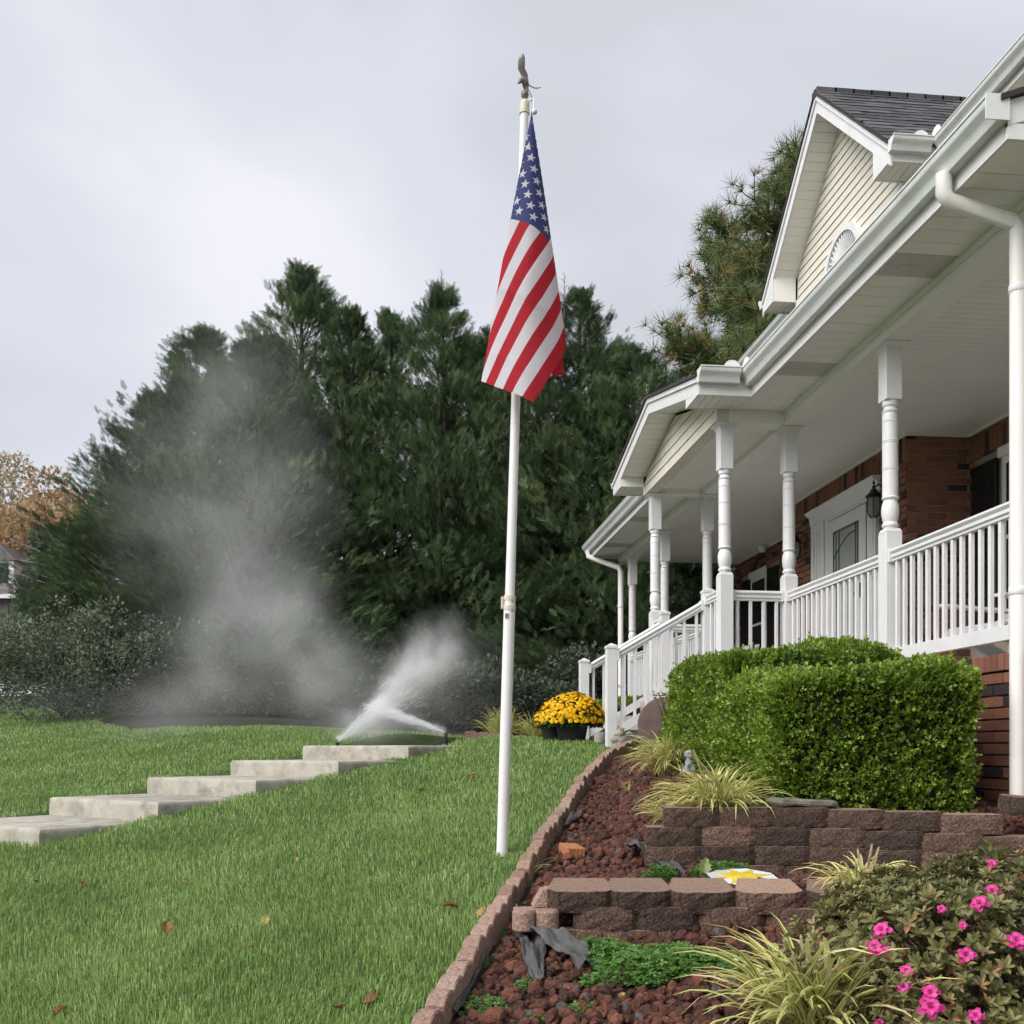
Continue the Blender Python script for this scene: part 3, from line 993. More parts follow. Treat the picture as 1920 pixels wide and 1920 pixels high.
railing((PX, 7.35 + e_), (PX, 9.37 - e_))
railing((PX2 + e_, 9.345), (PX - e_, 9.365), sp=.125)
railing((PX2 + e_, 11.97), (PX - e_, 11.97), sp=.125)
railing((PX, 11.97 + e_), (PX, 13.97 - e_))
railing((PX, 13.97 + e_), (PX, 15.97 - e_))
# newel posts and stair rails
N1, N3 = (2.056, 9.90), (PX2 - .005, 9.86)
N2, N4 = (2.073, 11.50), (PX2 - .005, 11.52)
def newel(x, y, z0, z1, w=.051):
    m_ = MB().box(x - w, x + w, y - w, y + w, z0, z1 - .055, .003)
    o = hb(m_, 'newel_post', M['white'])
    c = w + .006
    mc = MB()
    mc.add([(x - c, y - c, z1 - .055), (x + c, y - c, z1 - .055), (x + c, y + c, z1 - .055), (x - c, y + c, z1 - .055),
            (x - c, y - c, z1 - .030), (x + c, y - c, z1 - .030), (x + c, y + c, z1 - .030), (x - c, y + c, z1 - .030), (x, y, z1)],
           [(3, 2, 1, 0), (0, 1, 5, 4), (1, 2, 6, 5), (2, 3, 7, 6), (3, 0, 4, 7), (4, 5, 8), (5, 6, 8), (6, 7, 8), (7, 4, 8)])
    hb(mc, 'post_cap', M['white'], o)
newel(*N1, -.1, 1.045); newel(*N2, -.1, 1.04)
newel(*N3, FL, 1.60); newel(*N4, FL, 1.60)
railing((N1[0] + .05, N1[1]), (N3[0] - .05, N3[1]), .935, 1.435, drop=.76, sp=.125)
railing((N2[0] + .05, N2[1]), (N4[0] - .05, N4[1]), .935, 1.435, drop=.76, sp=.125)
railing((PX2, 9.33 + e_), (PX2, N3[1] - .05), 1.49, 1.49, sp=.12)
railing((PX2, N4[1] + .05), (PX2, 11.97 - e_), 1.49, 1.49, sp=.12)
# porch stairs
stairs = hb(MB().box(2.16, 3.0, 9.98, 11.42, -.3, .02), 'stairs', M['parge'])
for i in range(3):
    x0 = 2.18 + i * .27
    hb(MB().box(x0, 3.0, 9.94, 11.46, .02 + i * .172, .02 + (i + 1) * .172 - .002 * i), 'stair_tread', M['parge'], stairs)
# flower pots standing on the stairs come later

# ---- porch beam, soffit, gutter
def ybox(name, x0, x1, y0, y1, z0, z1, mat, parent=house):
    return hb(MB().box(x0, x1, y0, y1, z0, z1), name, mat, parent)
beam = ybox('porch_beam', PX - .09, PX + .09, Y_NEAR + .22, Y_FAR - .02, CT, SOF - .002, M['soffit'])
ybox('portico_beam', PX2 + .012, PX - .092, 9.24, 9.42, CT, SOF - .004, M['soffit'], beam)
ybox('portico_beam', PX2 + .012, PX - .092, 11.88, 12.06, CT, SOF - .004, M['soffit'], beam)
ybox('end_beam', PX + .092, WX - .01, Y_NEAR + .22, Y_NEAR + .40, CT, SOF - .004, M['soffit'], beam)
# tongue-and-groove ceiling: narrow boards running out from the wall, too fine to count
cm_ = MB()
y = Y_NEAR + .4
while y < Y_FAR - .05:
    cm_.box(PX + .06, WX + .0, y, y + .078, CEIL, CEIL + .03)
    y += .083
y = 9.43
while y < 11.88:
    cm_.box(PX2 + .05, PX - .06, y, y + .078, CEIL - .002, CEIL + .03)
    y += .083
cl = hb(cm_, 'ceiling_boards', M['ceiling']); cl['kind'] = 'stuff'
hb(MB().box(PX + .06, WX, Y_NEAR + .4, Y_FAR - .05, CEIL + .012, CEIL + .06).box(PX2 + .05, PX + .058, 9.43, 11.88, CEIL + .012, CEIL + .05), 'ceiling_backing', M['mortar'], cl)
# crown moulding where the ceiling meets the brick
cmold = MB()
cmold.box(BX - .03, BX - .001, 9.53, 12.75, CEIL - .028, CEIL - .001)
cmold.box(BX - .001, WX - .03, 9.53, 9.559, CEIL - .028, CEIL - .001)
cmold.box(WX - .03, WX - .001, 6.0, 9.53, CEIL - .028, CEIL - .001)
cmold.box(WX - .03, WX - .001, 12.75, Y_FAR - .05, CEIL - .028, CEIL - .001)
hb(cmold, 'ceiling_moulding', M['ceiling'], cl)

EX0 = 3.13                                          # fascia line of the main eave
def soffit_run(x0, x1, y0, y1, z, step, vents=(), along='y', parent=None):
    """separate soffit panels, each a shallow ribbed board"""
    par = parent
    a, a1 = (y0, y1) if along == 'y' else (x0, x1)
    k = 0
    while a < a1 - .02:
        b_ = min(a + step - .005, a1)
        dz = 0
        vent = any(v0 <= a < v1 for v0, v1 in vents)
        mb = MB()
        box = (x0, x1, a, b_) if along == 'y' else (a, b_, y0, y1)
        mb.box(*box, z, z + .012)
        o = hb(mb, 'soffit_panel', M['soffit_vent'] if vent else M['soffit'], par)
        a += step; k += 1

# perforated panel material: rows of tiny holes
m, nt, b = new_mat('vented_soffit')
N, L = nt.nodes, nt.links
tc = N.new('ShaderNodeTexCoord'); vo = N.new('ShaderNodeTexVoronoi'); vo.inputs['Scale'].default_value = 75
vo.inputs['Randomness'].default_value = .0
L.new(tc.outputs['Object'], vo.inputs['Vector'])
lt = N.new('ShaderNodeMath'); lt.operation = 'LESS_THAN'; lt.inputs[1].default_value = .34
L.new(vo.outputs['Distance'], lt.inputs[0])
mx = N.new('ShaderNodeMix'); mx.data_type = 'RGBA'; mx.inputs[6].default_value = (.74, .72, .66, 1); mx.inputs[7].default_value = (.12, .11, .10, 1)
L.new(lt.outputs[0], mx.inputs[0]); L.new(mx.outputs[2], b.inputs['Base Color']); b.inputs['Roughness'].default_value = .5
M['soffit_vent'] = m

main_soffit = hb(MB().box(EX0 + .01, PX - .09, Y_NEAR, 8.93, SOF + .014, SOF + .03), 'porch_soffit', M['mortar'])
far_soffit = hb(MB().box(EX0 + .01, PX - .09, 12.46, Y_FAR + .1, SOF + .014, SOF + .03), 'porch_soffit', M['mortar'])
soffit_run(EX0, PX - .088, Y_NEAR, 9.33, SOF, .1525, vents=[(6.20, 6.50), (8.02, 8.3)], parent=main_soffit)
soffit_run(EX0, PX - .088, 12.4, Y_FAR + .1, SOF, .1525, vents=[(13.6, 13.9), (15.4, 15.7)], parent=far_soffit)

GP = [(0, 0), (.062, 0), (.066, .008), (.072, .036), (.086, .056), (.108, .074), (.116, .084), (.118, .112), (.126, .116), (.126, .126), (.116, .126), (.112, .118), (0, .118)]
def gutter(ax, c, a0, a1, z, out, parent=house, name='gutter', mat=None):
    if ax == 'y':
        fn = lambda p, q, a: (c + out * p, a, z + q)
    else:
        fn = lambda p, q, a: (a, c + out * p, z + q)
    return hb(MB().prism(GP, fn, a0, a1), name, mat or M['gutter'], parent, sm=40)
def fascia(ax, c, a0, a1, z0, z1, out, th=.02, parent=house):
    if ax == 'y': return ybox('fascia', min(c, c + out * th), max(c, c + out * th), a0, a1, z0, z1, M['white_trim'], parent)
    return ybox('fascia', a0, a1, min(c, c + out * th), max(c, c + out * th), z0, z1, M['white_trim'], parent)
GZ = SOF + .075
f1 = fascia('y', EX0, Y_NEAR, 8.93, SOF - .012, SOF + .2, -1)
f2 = fascia('y', EX0, 12.43, Y_FAR + .12, SOF - .012, SOF + .2, -1)
g1 = gutter('y', EX0 - .021, Y_NEAR - .04, 8.885, GZ, -1)
g2 = gutter('y', EX0 - .021, 12.50, Y_FAR + .14, GZ, -1)
hb(MB().box(EX0 - .15, EX0 - .019, Y_NEAR - .048, Y_NEAR - .041, GZ - .003, GZ + .13), 'gutter_end_cap', M['gutter'], g1)
ybox('frieze', PX - .104, PX - .091, Y_NEAR + .2, 9.32, SOF - .05, SOF - .001, M['soffit'], beam)
ybox('frieze', PX - .104, PX - .091, 12.06, Y_FAR, SOF - .05, SOF - .001, M['soffit'], beam)
# porch shed roof with shingle courses
def shingle_plane(parent, P00, dU, dV, nu, nv, lenU, lenV, thick=.012, single=True):
    """tabs laid from the eave (P00) along dU, courses up dV"""
    dU, dV = Vector(dU).normalized(), Vector(dV).normalized()
    nrm = dU.cross(dV).normalized()
    if nrm.z < 0: nrm = -nrm
    cw_, tw = lenV / nv, lenU / nu
    R = Matrix((dU, dV, nrm)).transposed()
    for j in range(nv):
        off = (j % 2) * .5 + random.uniform(-.1, .1)
        for i in range(-1, nu + 1):
            u0 = max(0, (i + off) * tw); u1 = min(lenU, (i + off + 1) * tw - .006)
            if u1 - u0 < .03: continue
            c = Vector(P00) + dU * (u0 + u1) / 2 + dV * (j + .56) * cw_ + nrm * (.006 + random.uniform(0, .006))
            o = bpy.data.objects.new('shingle', shingle_me)
            COL.objects.link(o); o.parent = parent
            o.location = c - HL
            o.rotation_euler = (R @ Matrix.Rotation(-.05, 3, 'X')).to_euler()
            o.scale = (u1 - u0, cw_ * 1.18, thick)
shingle_me = MB().box(-.5, .5, -.5, .5, -.5, .5).mesh('shingle'); shingle_me.materials.append(M['roof'])
def slab(name, pts, th, mat, parent=house):
    """thick sheet from a planar polygon, offset downwards"""
    n = len(pts)
    mb = MB().add([tuple(p) for p in pts] + [(p[0], p[1], p[2] - th) for p in pts],
                  [tuple(range(n)), tuple(range(n, 2 * n))[::-1]] + [(i, n + i, n + (i + 1) % n, (i + 1) % n) for i in range(n)])
    return hb(mb, name, mat, parent)
RZ0 = SOF + .215
RS = .36
slab('porch_roof', [(EX0 - .07, Y_NEAR - .06, RZ0 - .015), (WX + .1, Y_NEAR - .06, RZ0 + RS * (WX + .1 - EX0)), (WX + .1, Y_FAR + .15, RZ0 + RS * (WX + .1 - EX0)), (EX0 - .07, Y_FAR + .15, RZ0 - .015)], .03, M['roof_edge'])
# near end of the porch roof: rake board, wedge and soffit
mb = MB()
mb.prism([(EX0 + .002, SOF + .03), (WX, SOF + .03), (WX, RZ0 + RS * (WX - EX0) - .035), (EX0 + .002, RZ0 - .04)], lambda p, q, a: (p, a, q), Y_NEAR - .004, Y_NEAR + .10)
hb(mb, 'end_siding', M['white_trim'])
mb = MB()
mb.prism([(EX0 - .02, RZ0 - .16), (WX, RZ0 + RS * (WX - EX0) - .16), (WX, RZ0 + RS * (WX - EX0) - .032), (EX0 - .02, RZ0 - .032)], lambda p, q, a: (p, a, q), Y_NEAR - .03, Y_NEAR - .006)
hb(mb, 'rake_board', M['white_trim'])
ybox('end_trim', EX0 - .02, WX, Y_NEAR - .028, Y_NEAR - .0055, SOF - .012, SOF + .07, M['white_trim'])
ybox('end_soffit', EX0, WX, Y_NEAR - .02, Y_NEAR + .218, SOF - .004, SOF + .028, M['soffit'])

# ---- portico gable
GX, GF = 2.62, PX2 - .09                            # rake line and siding face
GY0, GY1 = 8.87, 12.47
GYC = (GY0 + GY1) / 2
GE, GPk = 3.335, 3.755                              # roof height at eave and peak
sl = (GPk - GE) / (GYC - GY0)
pg = hb(MB().box(GF - .012, GF + .10, 9.245, 12.055, CT, SOF), 'gable_wall', M['siding'])
mb = MB()
mb.prism([(9.245, SOF), (12.055, SOF), (12.055, GE + sl * (GY1 - 12.055) - .20), (GYC, GPk - .20), (9.245, GE + sl * (9.245 - GY0) - .20)], lambda p, q, a: (a, p, q), GF + .0, GF + .08)
hb(mb, 'gable_panel', M['siding'], pg)
def lap_board(parent, x, y0a, y1a, y0b, y1b, z0, z1, out=-1, mat=None):
    """clapboard: bottom edge stands proud. (y0a,y1a) lower ends, (y0b,y1b) upper ends"""
    b_ = .016 * out
    vs = [(x + b_, y0a, z0), (x + b_, y1a, z0), (x + .003 * out, y1b, z1), (x + .003 * out, y0b, z1), (x, y0a, z0), (x, y1a, z0), (x, y1b, z1), (x, y0b, z1)]
    mb = MB().add(vs, [(0, 1, 2, 3), (7, 6, 5, 4), (0, 4, 5, 1), (1, 5, 6, 2), (2, 6, 7, 3), (3, 7, 4, 0)])
    hb(mb, 'siding_board', mat or M['siding'], parent)
zz = CT + .004
while zz < GPk - .2:
    z1 = zz + .112
    lim = lambda z: max(0.0, min(1.405, (GPk - .20 - z) / sl)) if z > SOF else 1.405
    a, b_ = lim(zz), lim(min(z1, GPk - .2))
    if a > .05:
        lap_board(pg, GF - .013, GYC - a, GYC + a, GYC - b_, GYC + b_, zz, min(z1, GPk - .2))
    zz += .112
# roof slabs, rake boards and panelled rake soffits
for sgn, ya in ((-1, GY0 - .03), (1, GY1 + .03)):
    ze = GE - sl * .03
    slab('portico_roof', [(GX - .035, ya, ze), (4.4, ya, ze), (4.4, GYC, GPk), (GX - .035, GYC, GPk)][::(1 if sgn < 0 else -1)], .028, M['roof_edge'], pg)
    mb = MB()
    mb.prism([(ya, ze - .030), (GYC, GPk - .030), (GYC, GPk - .185), (ya, ze - .185)], lambda p, q, a: (a, p, q), GX, GX + .022)
    hb(mb, 'rake_board', M['white'], pg)
    mb = MB()
    mb.prism([(ya, ze - .030), (GYC, GPk - .030), (GYC, GPk - .075), (ya, ze - .075)], lambda p, q, a: (a, p, q), GX - .018, GX - .001)
    hb(mb, 'rake_trim', M['white'], pg)
    n = 13
    yb = 9.27 if sgn < 0 else 12.03
    for i in range(n):
        ta, tb = i / n, (i + .945) / n
        y_a, y_b = yb + (GYC - yb) * ta, yb + (GYC - yb) * tb
        z_a, z_b = GPk - .172 - sl * abs(GYC - y_a), GPk - .172 - sl * abs(GYC - y_b)
        mb = MB().add([(GX + .024, y_a, z_a), (GF - .005, y_a, z_a), (GF - .005, y_b, z_b), (GX + .024, y_b, z_b),
                       (GX + .024, y_a, z_a + .012), (GF - .005, y_a, z_a + .012), (GF - .005, y_b, z_b + .012), (GX + .024, y_b, z_b + .012)],
                      [(0, 1, 2, 3), (4, 7, 6, 5), (0, 4, 5, 1), (1, 5, 6, 2), (2, 6, 7, 3), (3, 7, 4, 0)])
        hb(mb, 'soffit_panel', M['soffit'], pg)
    # boxed eave return
    y_in = 9.245 if sgn < 0 else 12.055
    y_out = GY0 if sgn < 0 else GY1
    lo_, hi_ = min(y_in, y_out), max(y_in, y_out)
    soffit_run(GX + .02, EX0 + .45, lo_ + .015, hi_ - .004, SOF - .003, .0762, along='x', parent=pg)
    mb = MB()
    zi = GE + sl * abs(y_in - y_out) - .19
    if sgn < 0:
        poly = [(y_out, SOF - .012), (y_in, SOF - .012), (y_in, zi), (y_out, GE - .18)]
    else:
        poly = [(y_in, SOF - .012), (y_out, SOF - .012), (y_out, GE - .18), (y_in, zi)]
    mb.prism(poly, lambda p, q, a: (a, p, q), GX + .001, GX + .021)
    hb(mb, 'return_end', M['white'], pg)
    ybox('return_back', GX + .022, GF - .032, (y_in - .012 if sgn < 0 else y_in - .004), (y_in + .004 if sgn < 0 else y_in + .012), SOF - .010, zi + .03, M['soffit'], pg)
    ybox('return_fascia', GX + .022, EX0 - .02, (y_out - .02 if sgn < 0 else y_out), (y_out if sgn < 0 else y_out + .02), SOF - .012, GE - .02, M['white_trim'], pg)
    gutter('x', y_out + sgn * .021, GX - .01, EX0 - .12 - .03, GZ + .006, sgn, pg)
    # valley splash guard
    yc = y_out + sgn * .1
    mb = MB()
    arc = [(math.cos(t) * .075, math.sin(t) * .075) for t in np.linspace(0, math.pi, 9)]
    mb.prism(arc, lambda p, q, a: (EX0 - .225 + p, yc + a, GZ + .125 + q), -.004, .004)
    mb.prism(arc, lambda p, q, a: (EX0 - .125 + a, yc + sgn * .075 + p, GZ + .125 + q), -.004, .004)
    hb(mb, 'splash_guard', M['white_trim'], pg, sm=40)
hb(MB().box(GF - .031, GF - .012, 9.225, 9.275, CT + .003, SOF - .002), 'corner_post', M['soffit'], pg)
hb(MB().box(GF - .031, GF - .012, 12.025, 12.075, CT + .003, SOF - .002), 'corner_post', M['soffit'], pg)

# ---- upper storey
UZ = 5.62                                           # upper eave height
upper = hb(MB().box(WX, 14, 2.2, Y_FAR - .02, CEIL + .06, UZ + .05), 'upper_wall', M['siding'])
zz = 4.0
while zz < UZ - .1:
    lap_board(upper, WX - .001, 2.2, 9.55, 2.2, 9.55, zz, zz + .112)
    zz += .112
UF = 5.13
soffit_run(UF + .02, WX, 6.2, 9.3, UZ, .1525, vents=[(7.2, 7.5), (8.4, 8.7)], parent=upper)
ybox('upper_soffit', UF + .02, WX, 2.2, 6.19, UZ, UZ + .02, M['soffit'], upper)
ybox('upper_soffit', UF + .02, WX, 12.7, Y_FAR + .3, UZ, UZ + .02, M['soffit'], upper)
fascia('y', UF + .02, 2.2, 9.28, UZ - .012, UZ + .18, -1, parent=upper)
fascia('y', UF + .02, 12.72, Y_FAR + .3, UZ - .012, UZ + .18, -1, parent=upper)
gutter('y', UF - .001, 2.2, 9.22, UZ + .05, -1, upper)
gutter('y', UF - .001, 12.80, Y_FAR + .3, UZ + .05, -1, upper)
slab('main_roof', [(UF - .06, 2.2, UZ + .18), (10, 2.2, UZ + .18 + .62 * (10 - UF)), (10, Y_FAR + .3, UZ + .18 + .62 * (10 - UF)), (UF - .06, Y_FAR + .3, UZ + .18)], .03, M['roof_edge'], upper)
# upper gable over the entrance
UX, UFc = 4.63, 4.95
UY0, UY1 = 9.33, 12.72
UYC = (UY0 + UY1) / 2
UE, UP = UZ + .20, 7.36
us = (UP - UE) / (UYC - UY0)
WY0, WY1 = 9.66, 12.39                              # gable wall corners
ug = hb(MB().box(UFc, 6.5, WY0, WY1, CEIL + .07, UZ + .0), 'upper_gable', M['siding'])
mb = MB()
mb.prism([(WY0, UZ), (WY1, UZ), (WY1, UE + us * (UY1 - WY1) - .22), (UYC, UP - .22), (WY0, UE + us * (WY0 - UY0) - .22)], lambda p, q, a: (a, p, q), UFc, UFc + .08)
hb(mb, 'gable_panel', M['siding'], ug)
zz = 3.72
hw = (WY1 - WY0) / 2
while zz < UP - .28:
    z1 = min(zz + .1016, UP - .22)
    lim = lambda z: max(0.0, min(hw - .04, (UP - .22 - z) / us))
    a, b_ = lim(zz), lim(z1)
    if a > .04:
        lap_board(ug, UFc - .001, UYC - a, UYC + a, UYC - b_, UYC + b_, zz, z1)
    zz += .1016
for yy in (WY0, WY1 - .07):
    hb(MB().box(UFc - .024, UFc + .02, yy, yy + .07, CEIL + .3, UZ - .001), 'corner_post', M['white_trim'], ug)
hb(MB().box(UFc - .024, UFc + .06, WY0 - .022, WY0 - .001, CEIL + .3, UZ - .001), 'corner_post', M['white_trim'], ug)
for sgn, ya, yw in ((-1, UY0 - .03, WY0), (1, UY1 + .03, WY1)):
    ze = UE - us * .03
    rf = slab('gable_roof', [(UX - .035, ya, ze), (9.0, ya, ze), (9.0, UYC, UP), (UX - .035, UYC, UP)][::(1 if sgn < 0 else -1)], .03, M['roof_edge'], ug)
    if sgn < 0:
        ROOF_NEAR = rf
    mb = MB()
    mb.prism([(ya, ze - .032), (UYC, UP - .032), (UYC, UP - .235), (ya, ze - .235)], lambda p, q, a: (a, p, q), UX, UX + .022)
    hb(mb, 'rake_board', M['white'], ug)
    mb = MB()
    mb.prism([(ya, ze - .032), (UYC, UP - .032), (UYC, UP - .095), (ya, ze - .095)], lambda p, q, a: (a, p, q), UX - .018, UX - .001)
    hb(mb, 'rake_trim', M['white'], ug)
    n = 18
    for i in range(n):
        ta, tb = i / n, (i + .945) / n
        y_a, y_b = yw + (UYC - yw) * ta, yw + (UYC - yw) * tb
        z_a, z_b = UP - .215 - us * abs(UYC - y_a), UP - .215 - us * abs(UYC - y_b)
        mb = MB().add([(UX + .024, y_a, z_a), (UFc - .005, y_a, z_a), (UFc - .005, y_b, z_b), (UX + .024, y_b, z_b),
                       (UX + .024, y_a, z_a + .012), (UFc - .005, y_a, z_a + .012), (UFc - .005, y_b, z_b + .012), (UX + .024, y_b, z_b + .012)],
                      [(0, 1, 2, 3), (4, 7, 6, 5), (0, 4, 5, 1), (1, 5, 6, 2), (2, 6, 7, 3), (3, 7, 4, 0)])
        hb(mb, 'soffit_panel', M['soffit'], ug)
    y_out = UY0 if sgn < 0 else UY1
    lo_, hi_ = min(yw, y_out), max(yw, y_out)
    soffit_run(UX + .02, UF + .3, lo_ + .015, hi_ - .004, UZ - .003, .0762, along='x', parent=ug)
    zi = UE + us * abs(yw - y_out) - .235
    poly = [(y_out, UZ - .014), (yw, UZ - .014), (yw, zi), (y_out, UE - .2)]
    if sgn > 0: poly = [(yw, UZ - .014), (y_out, UZ - .014), (y_out, UE - .2), (yw, zi)]
    mb = MB(); mb.prism(poly, lambda p, q, a: (a, p, q), UX + .001, UX + .021)
    hb(mb, 'return_end', M['white'], ug)
    ybox('return_fascia', UX + .022, UF + .0, (y_out - .02 if sgn < 0 else y_out), (y_out if sgn < 0 else y_out + .02), UZ - .014, UE - .02, M['white_trim'], ug)
    ybox('return_back', UX + .022, UFc - .026, yw - .008, yw + .008, UZ - .012, zi + .04, M['soffit'], ug)
    gutter('x', y_out + sgn * .021, UX - .02, UF - .12, UZ + .055, sgn, ug)
    if sgn < 0:
        yc = y_out - .09
        arc = [(math.cos(t) * .08, math.sin(t) * .08) for t in np.linspace(0, math.pi, 9)]
        mb = MB()
        mb.prism(arc, lambda p, q, a: (UF - .22 + p, yc + a, UZ + .175 + q), -.004, .004)
        mb.prism(arc, lambda p, q, a: (UF - .115 + a, yc - .08 + p, UZ + .175 + q), -.004, .004)
        hb(mb, 'splash_guard', M['white_trim'], ug, sm=40)
# shingles on the slope that faces the photographer
sv = Vector((0, UYC - UY0 + .03, UP - UE + us * .03))
shingle_plane(ROOF_NEAR, Vector((UX - .03, UY0 - .03, UE - us * .03 + .004)), (1, 0, 0), sv, 11, 15, 2.9, sv.length)
# ridge caps
for i in range(14):
    mb = MB().box(UX - .03 + i * .21, UX + .2 + i * .21, UYC - .07, UYC + .07, UP - .005 - .06, UP + .015 + .002 * (i % 2))
    hb(mb, 'ridge_cap', M['roof'], ug)
# half-round gable louvre with its sill, and the tops of two shutters
lx, ly, lz = UFc - .02, 10.97, 5.37
LR, LH = .48, .46
lv = MB()
arc = [(math.cos(t) * LR, math.sin(t) * LH) for t in np.linspace(0, math.pi, 25)]
arc2 = [(p * .84, q * .84) for p, q in arc]
vs = [(lx - .05, ly + p, lz + q) for p, q in arc] + [(lx - .05, ly + p, lz + q) for p, q in arc2] + [(lx + .02, ly + p, lz + q) for p, q in arc] + [(lx - .01, ly + p, lz + q) for p, q in arc2]
n = 25
fs = []
for i in range(n - 1):
    fs += [(i, i + 1, n + i + 1, n + i), (i, 2 * n + i, 2 * n + i + 1, i + 1), (n + i, n + i + 1, 3 * n + i + 1, 3 * n + i)]
lv.add(vs, fs)
louvre = hb(lv, 'gable_louvre', M['white'], ug, sm=40)
hb(MB().prism([(0, 0)] + arc2, lambda p, q, a: (a, ly + p, lz + q), lx - .012, lx + .02), 'louvre_back', M['white_trim'], ug)
for i in range(19):
    t = math.pi * (i + .5) / 19
    mb = MB().beam((lx - .028, ly + math.cos(t) * .07, lz + math.sin(t) * .07), (lx - .028, ly + math.cos(t) * LR * .83, lz + math.sin(t) * LH * .83), .014, .022, up=(1, 0, 0))
    hb(mb, 'louvre_ray', M['white'], ug)
hb(MB().box(lx - .06, lx + .02, ly - LR - .02, ly + LR + .02, lz - .05, lz - .001), 'louvre_sill', M['white_trim'], ug)
uw = hb(MB().box(UFc - .05, UFc - .018, ly - LR, ly + LR, 3.9, lz - .052), 'upper_window', M['white_trim'], ug)
hb(MB().box(UFc - .056, UFc - .051, ly - LR + .07, ly + LR - .07, 3.95, lz - .12), 'window_pane', M['glass_dark'], ug)
for y0_, y1_ in ((ly - LR - .33, ly - LR - .04), (ly + LR + .04, ly + LR + .33)):
    hb(MB().box(UFc - .055, UFc - .018, y0_, y1_, 3.9, lz + .02, .008), 'shutter', M['black'], ug)

# ---- entrance door with wide white surround
dx = BX - .001
casing = hb(MB().box(dx - .02, dx + .05, DY0, DY1, FL, DZ1 - .16), 'door_surround', M['white_trim'])
hb(MB().prism([(dx - .03, DZ1 - .16), (dx - .045, DZ1 - .06), (dx - .10, DZ1 - .02), (dx - .10, DZ1), (dx + .03, DZ1), (dx + .03, DZ1 - .16)], lambda p, q, a: (p, a, q), DY0 - .05, DY1 + .05), 'door_head', M['white_trim'], casing)
LY0, LY1 = 10.42, 11.30
for y0_, y1_ in ((DY0 + .005, LY0 - .09), (LY1 + .16, DY1 - .005)):
    hb(MB().box(dx - .045, dx - .021, y0_, y1_, FL, DZ1 - .162, .006), 'pilaster', M['white_trim'], casing)
    for k in range(3):
        yy = y0_ + (y1_ - y0_) * (k + 1) / 4
        hb(MB().box(dx - .058, dx - .046, yy - .016, yy + .016, FL + .12, DZ1 - .25, .004), 'flute', M['white_trim'], casing)
door = hb(MB().box(dx - .035, dx - .021, LY0 - .04, LY1 + .04, FL + .01, DZ1 - .22), 'storm_door', M['white'])
hb(MB().box(dx - .024, dx - .0215, LY0 - .055, LY1 + .055, FL + .0, DZ1 - .205), 'door_gap', M['black'], door)
hb(MB().box(dx - .040, dx - .036, LY0 + .12, LY1 - .12, FL + .2, DZ1 - .36), 'door_glass', M['glass_door'], door)
ya, yb, za, zb = LY0 + .13, LY1 - .13, FL + .22, DZ1 - .38
def bar(p, q, w=.011):
    hb(MB().beam((dx - .043, *p), (dx - .043, *q), w, .008, up=(1, 0, 0)), 'leading', M['lead'], door)
bar((ya, za), (ya, zb)); bar((yb, za), (yb, zb)); bar((ya, zb), (yb, zb))
bar((yb - .07, za), (yb - .07, zb)); bar((yb - .15, za), (yb - .15, zb - .0)); bar((ya + .05, za), (ya + .05, zb))
apt = [(yb - t * (yb - ya), zb - .30 + .22 * math.sin(math.pi * min(1, t * .62 + .0)) ) for t in np.linspace(0, 1, 12)]
for a_, b_ in zip(apt[:-1], apt[1:]):
    bar(a_, b_, .009)
hb(MB().box(dx - .075, dx - .044, LY0 + .03, LY0 + .055, 1.62, 1.78, .004), 'door_handle', M['black_iron'], door)
hb(MB().box(dx - .09, dx - .05, LY0 + .03, LY0 + .13, 1.66, 1.69, .004), 'door_lever', M['black_iron'], door)

# ---- windows in the brick wall
def window(y0, y1, z0, z1, shut):
    fr = hb(MB().box(WX - .02, WX + .05, y0, y1, z0, z1), 'window', M['white_trim'])
    hb(MB().box(WX - .05, WX - .021, y0 - .03, y1 + .03, z1 - .005, z1 + .09, .006), 'window_head', M['white_trim'], fr)
    hb(MB().box(WX - .06, WX - .021, y0 - .03, y1 + .03, z0 - .05, z0, .006), 'window_sill', M['white_trim'], fr)
    hb(MB().box(WX - .026, WX - .0215, y0 + .08, y1 - .08, (z0 + z1) / 2 + .02, z1 - .08), 'window_pane', M['glass_dark'], fr)
    hb(MB().box(WX - .026, WX - .0215, y0 + .08, y1 - .08, z0 + .06, (z0 + z1) / 2 - .02), 'window_pane', M['glass_dark'], fr)
    for a, b_ in shut:
        sh = hb(MB().box(WX - .035, WX - .001, a, b_, z0 - .02, z1 + .02, .005), 'shutter', M['black'])
        for k in range(14):
            zk = z0 + .05 + (z1 - z0 - .1) * k / 14
            hb(MB().box(WX - .044, WX - .034, a + .05, b_ - .05, zk, zk + .06), 'shutter_slat', M['black'], sh)
window(7.95, 8.98, WZ0, WZ1, [(9.06, 9.47)])
window(15.15, 15.86, WZ0, WZ1, [(14.70, 15.10), (15.91, 16.30)])

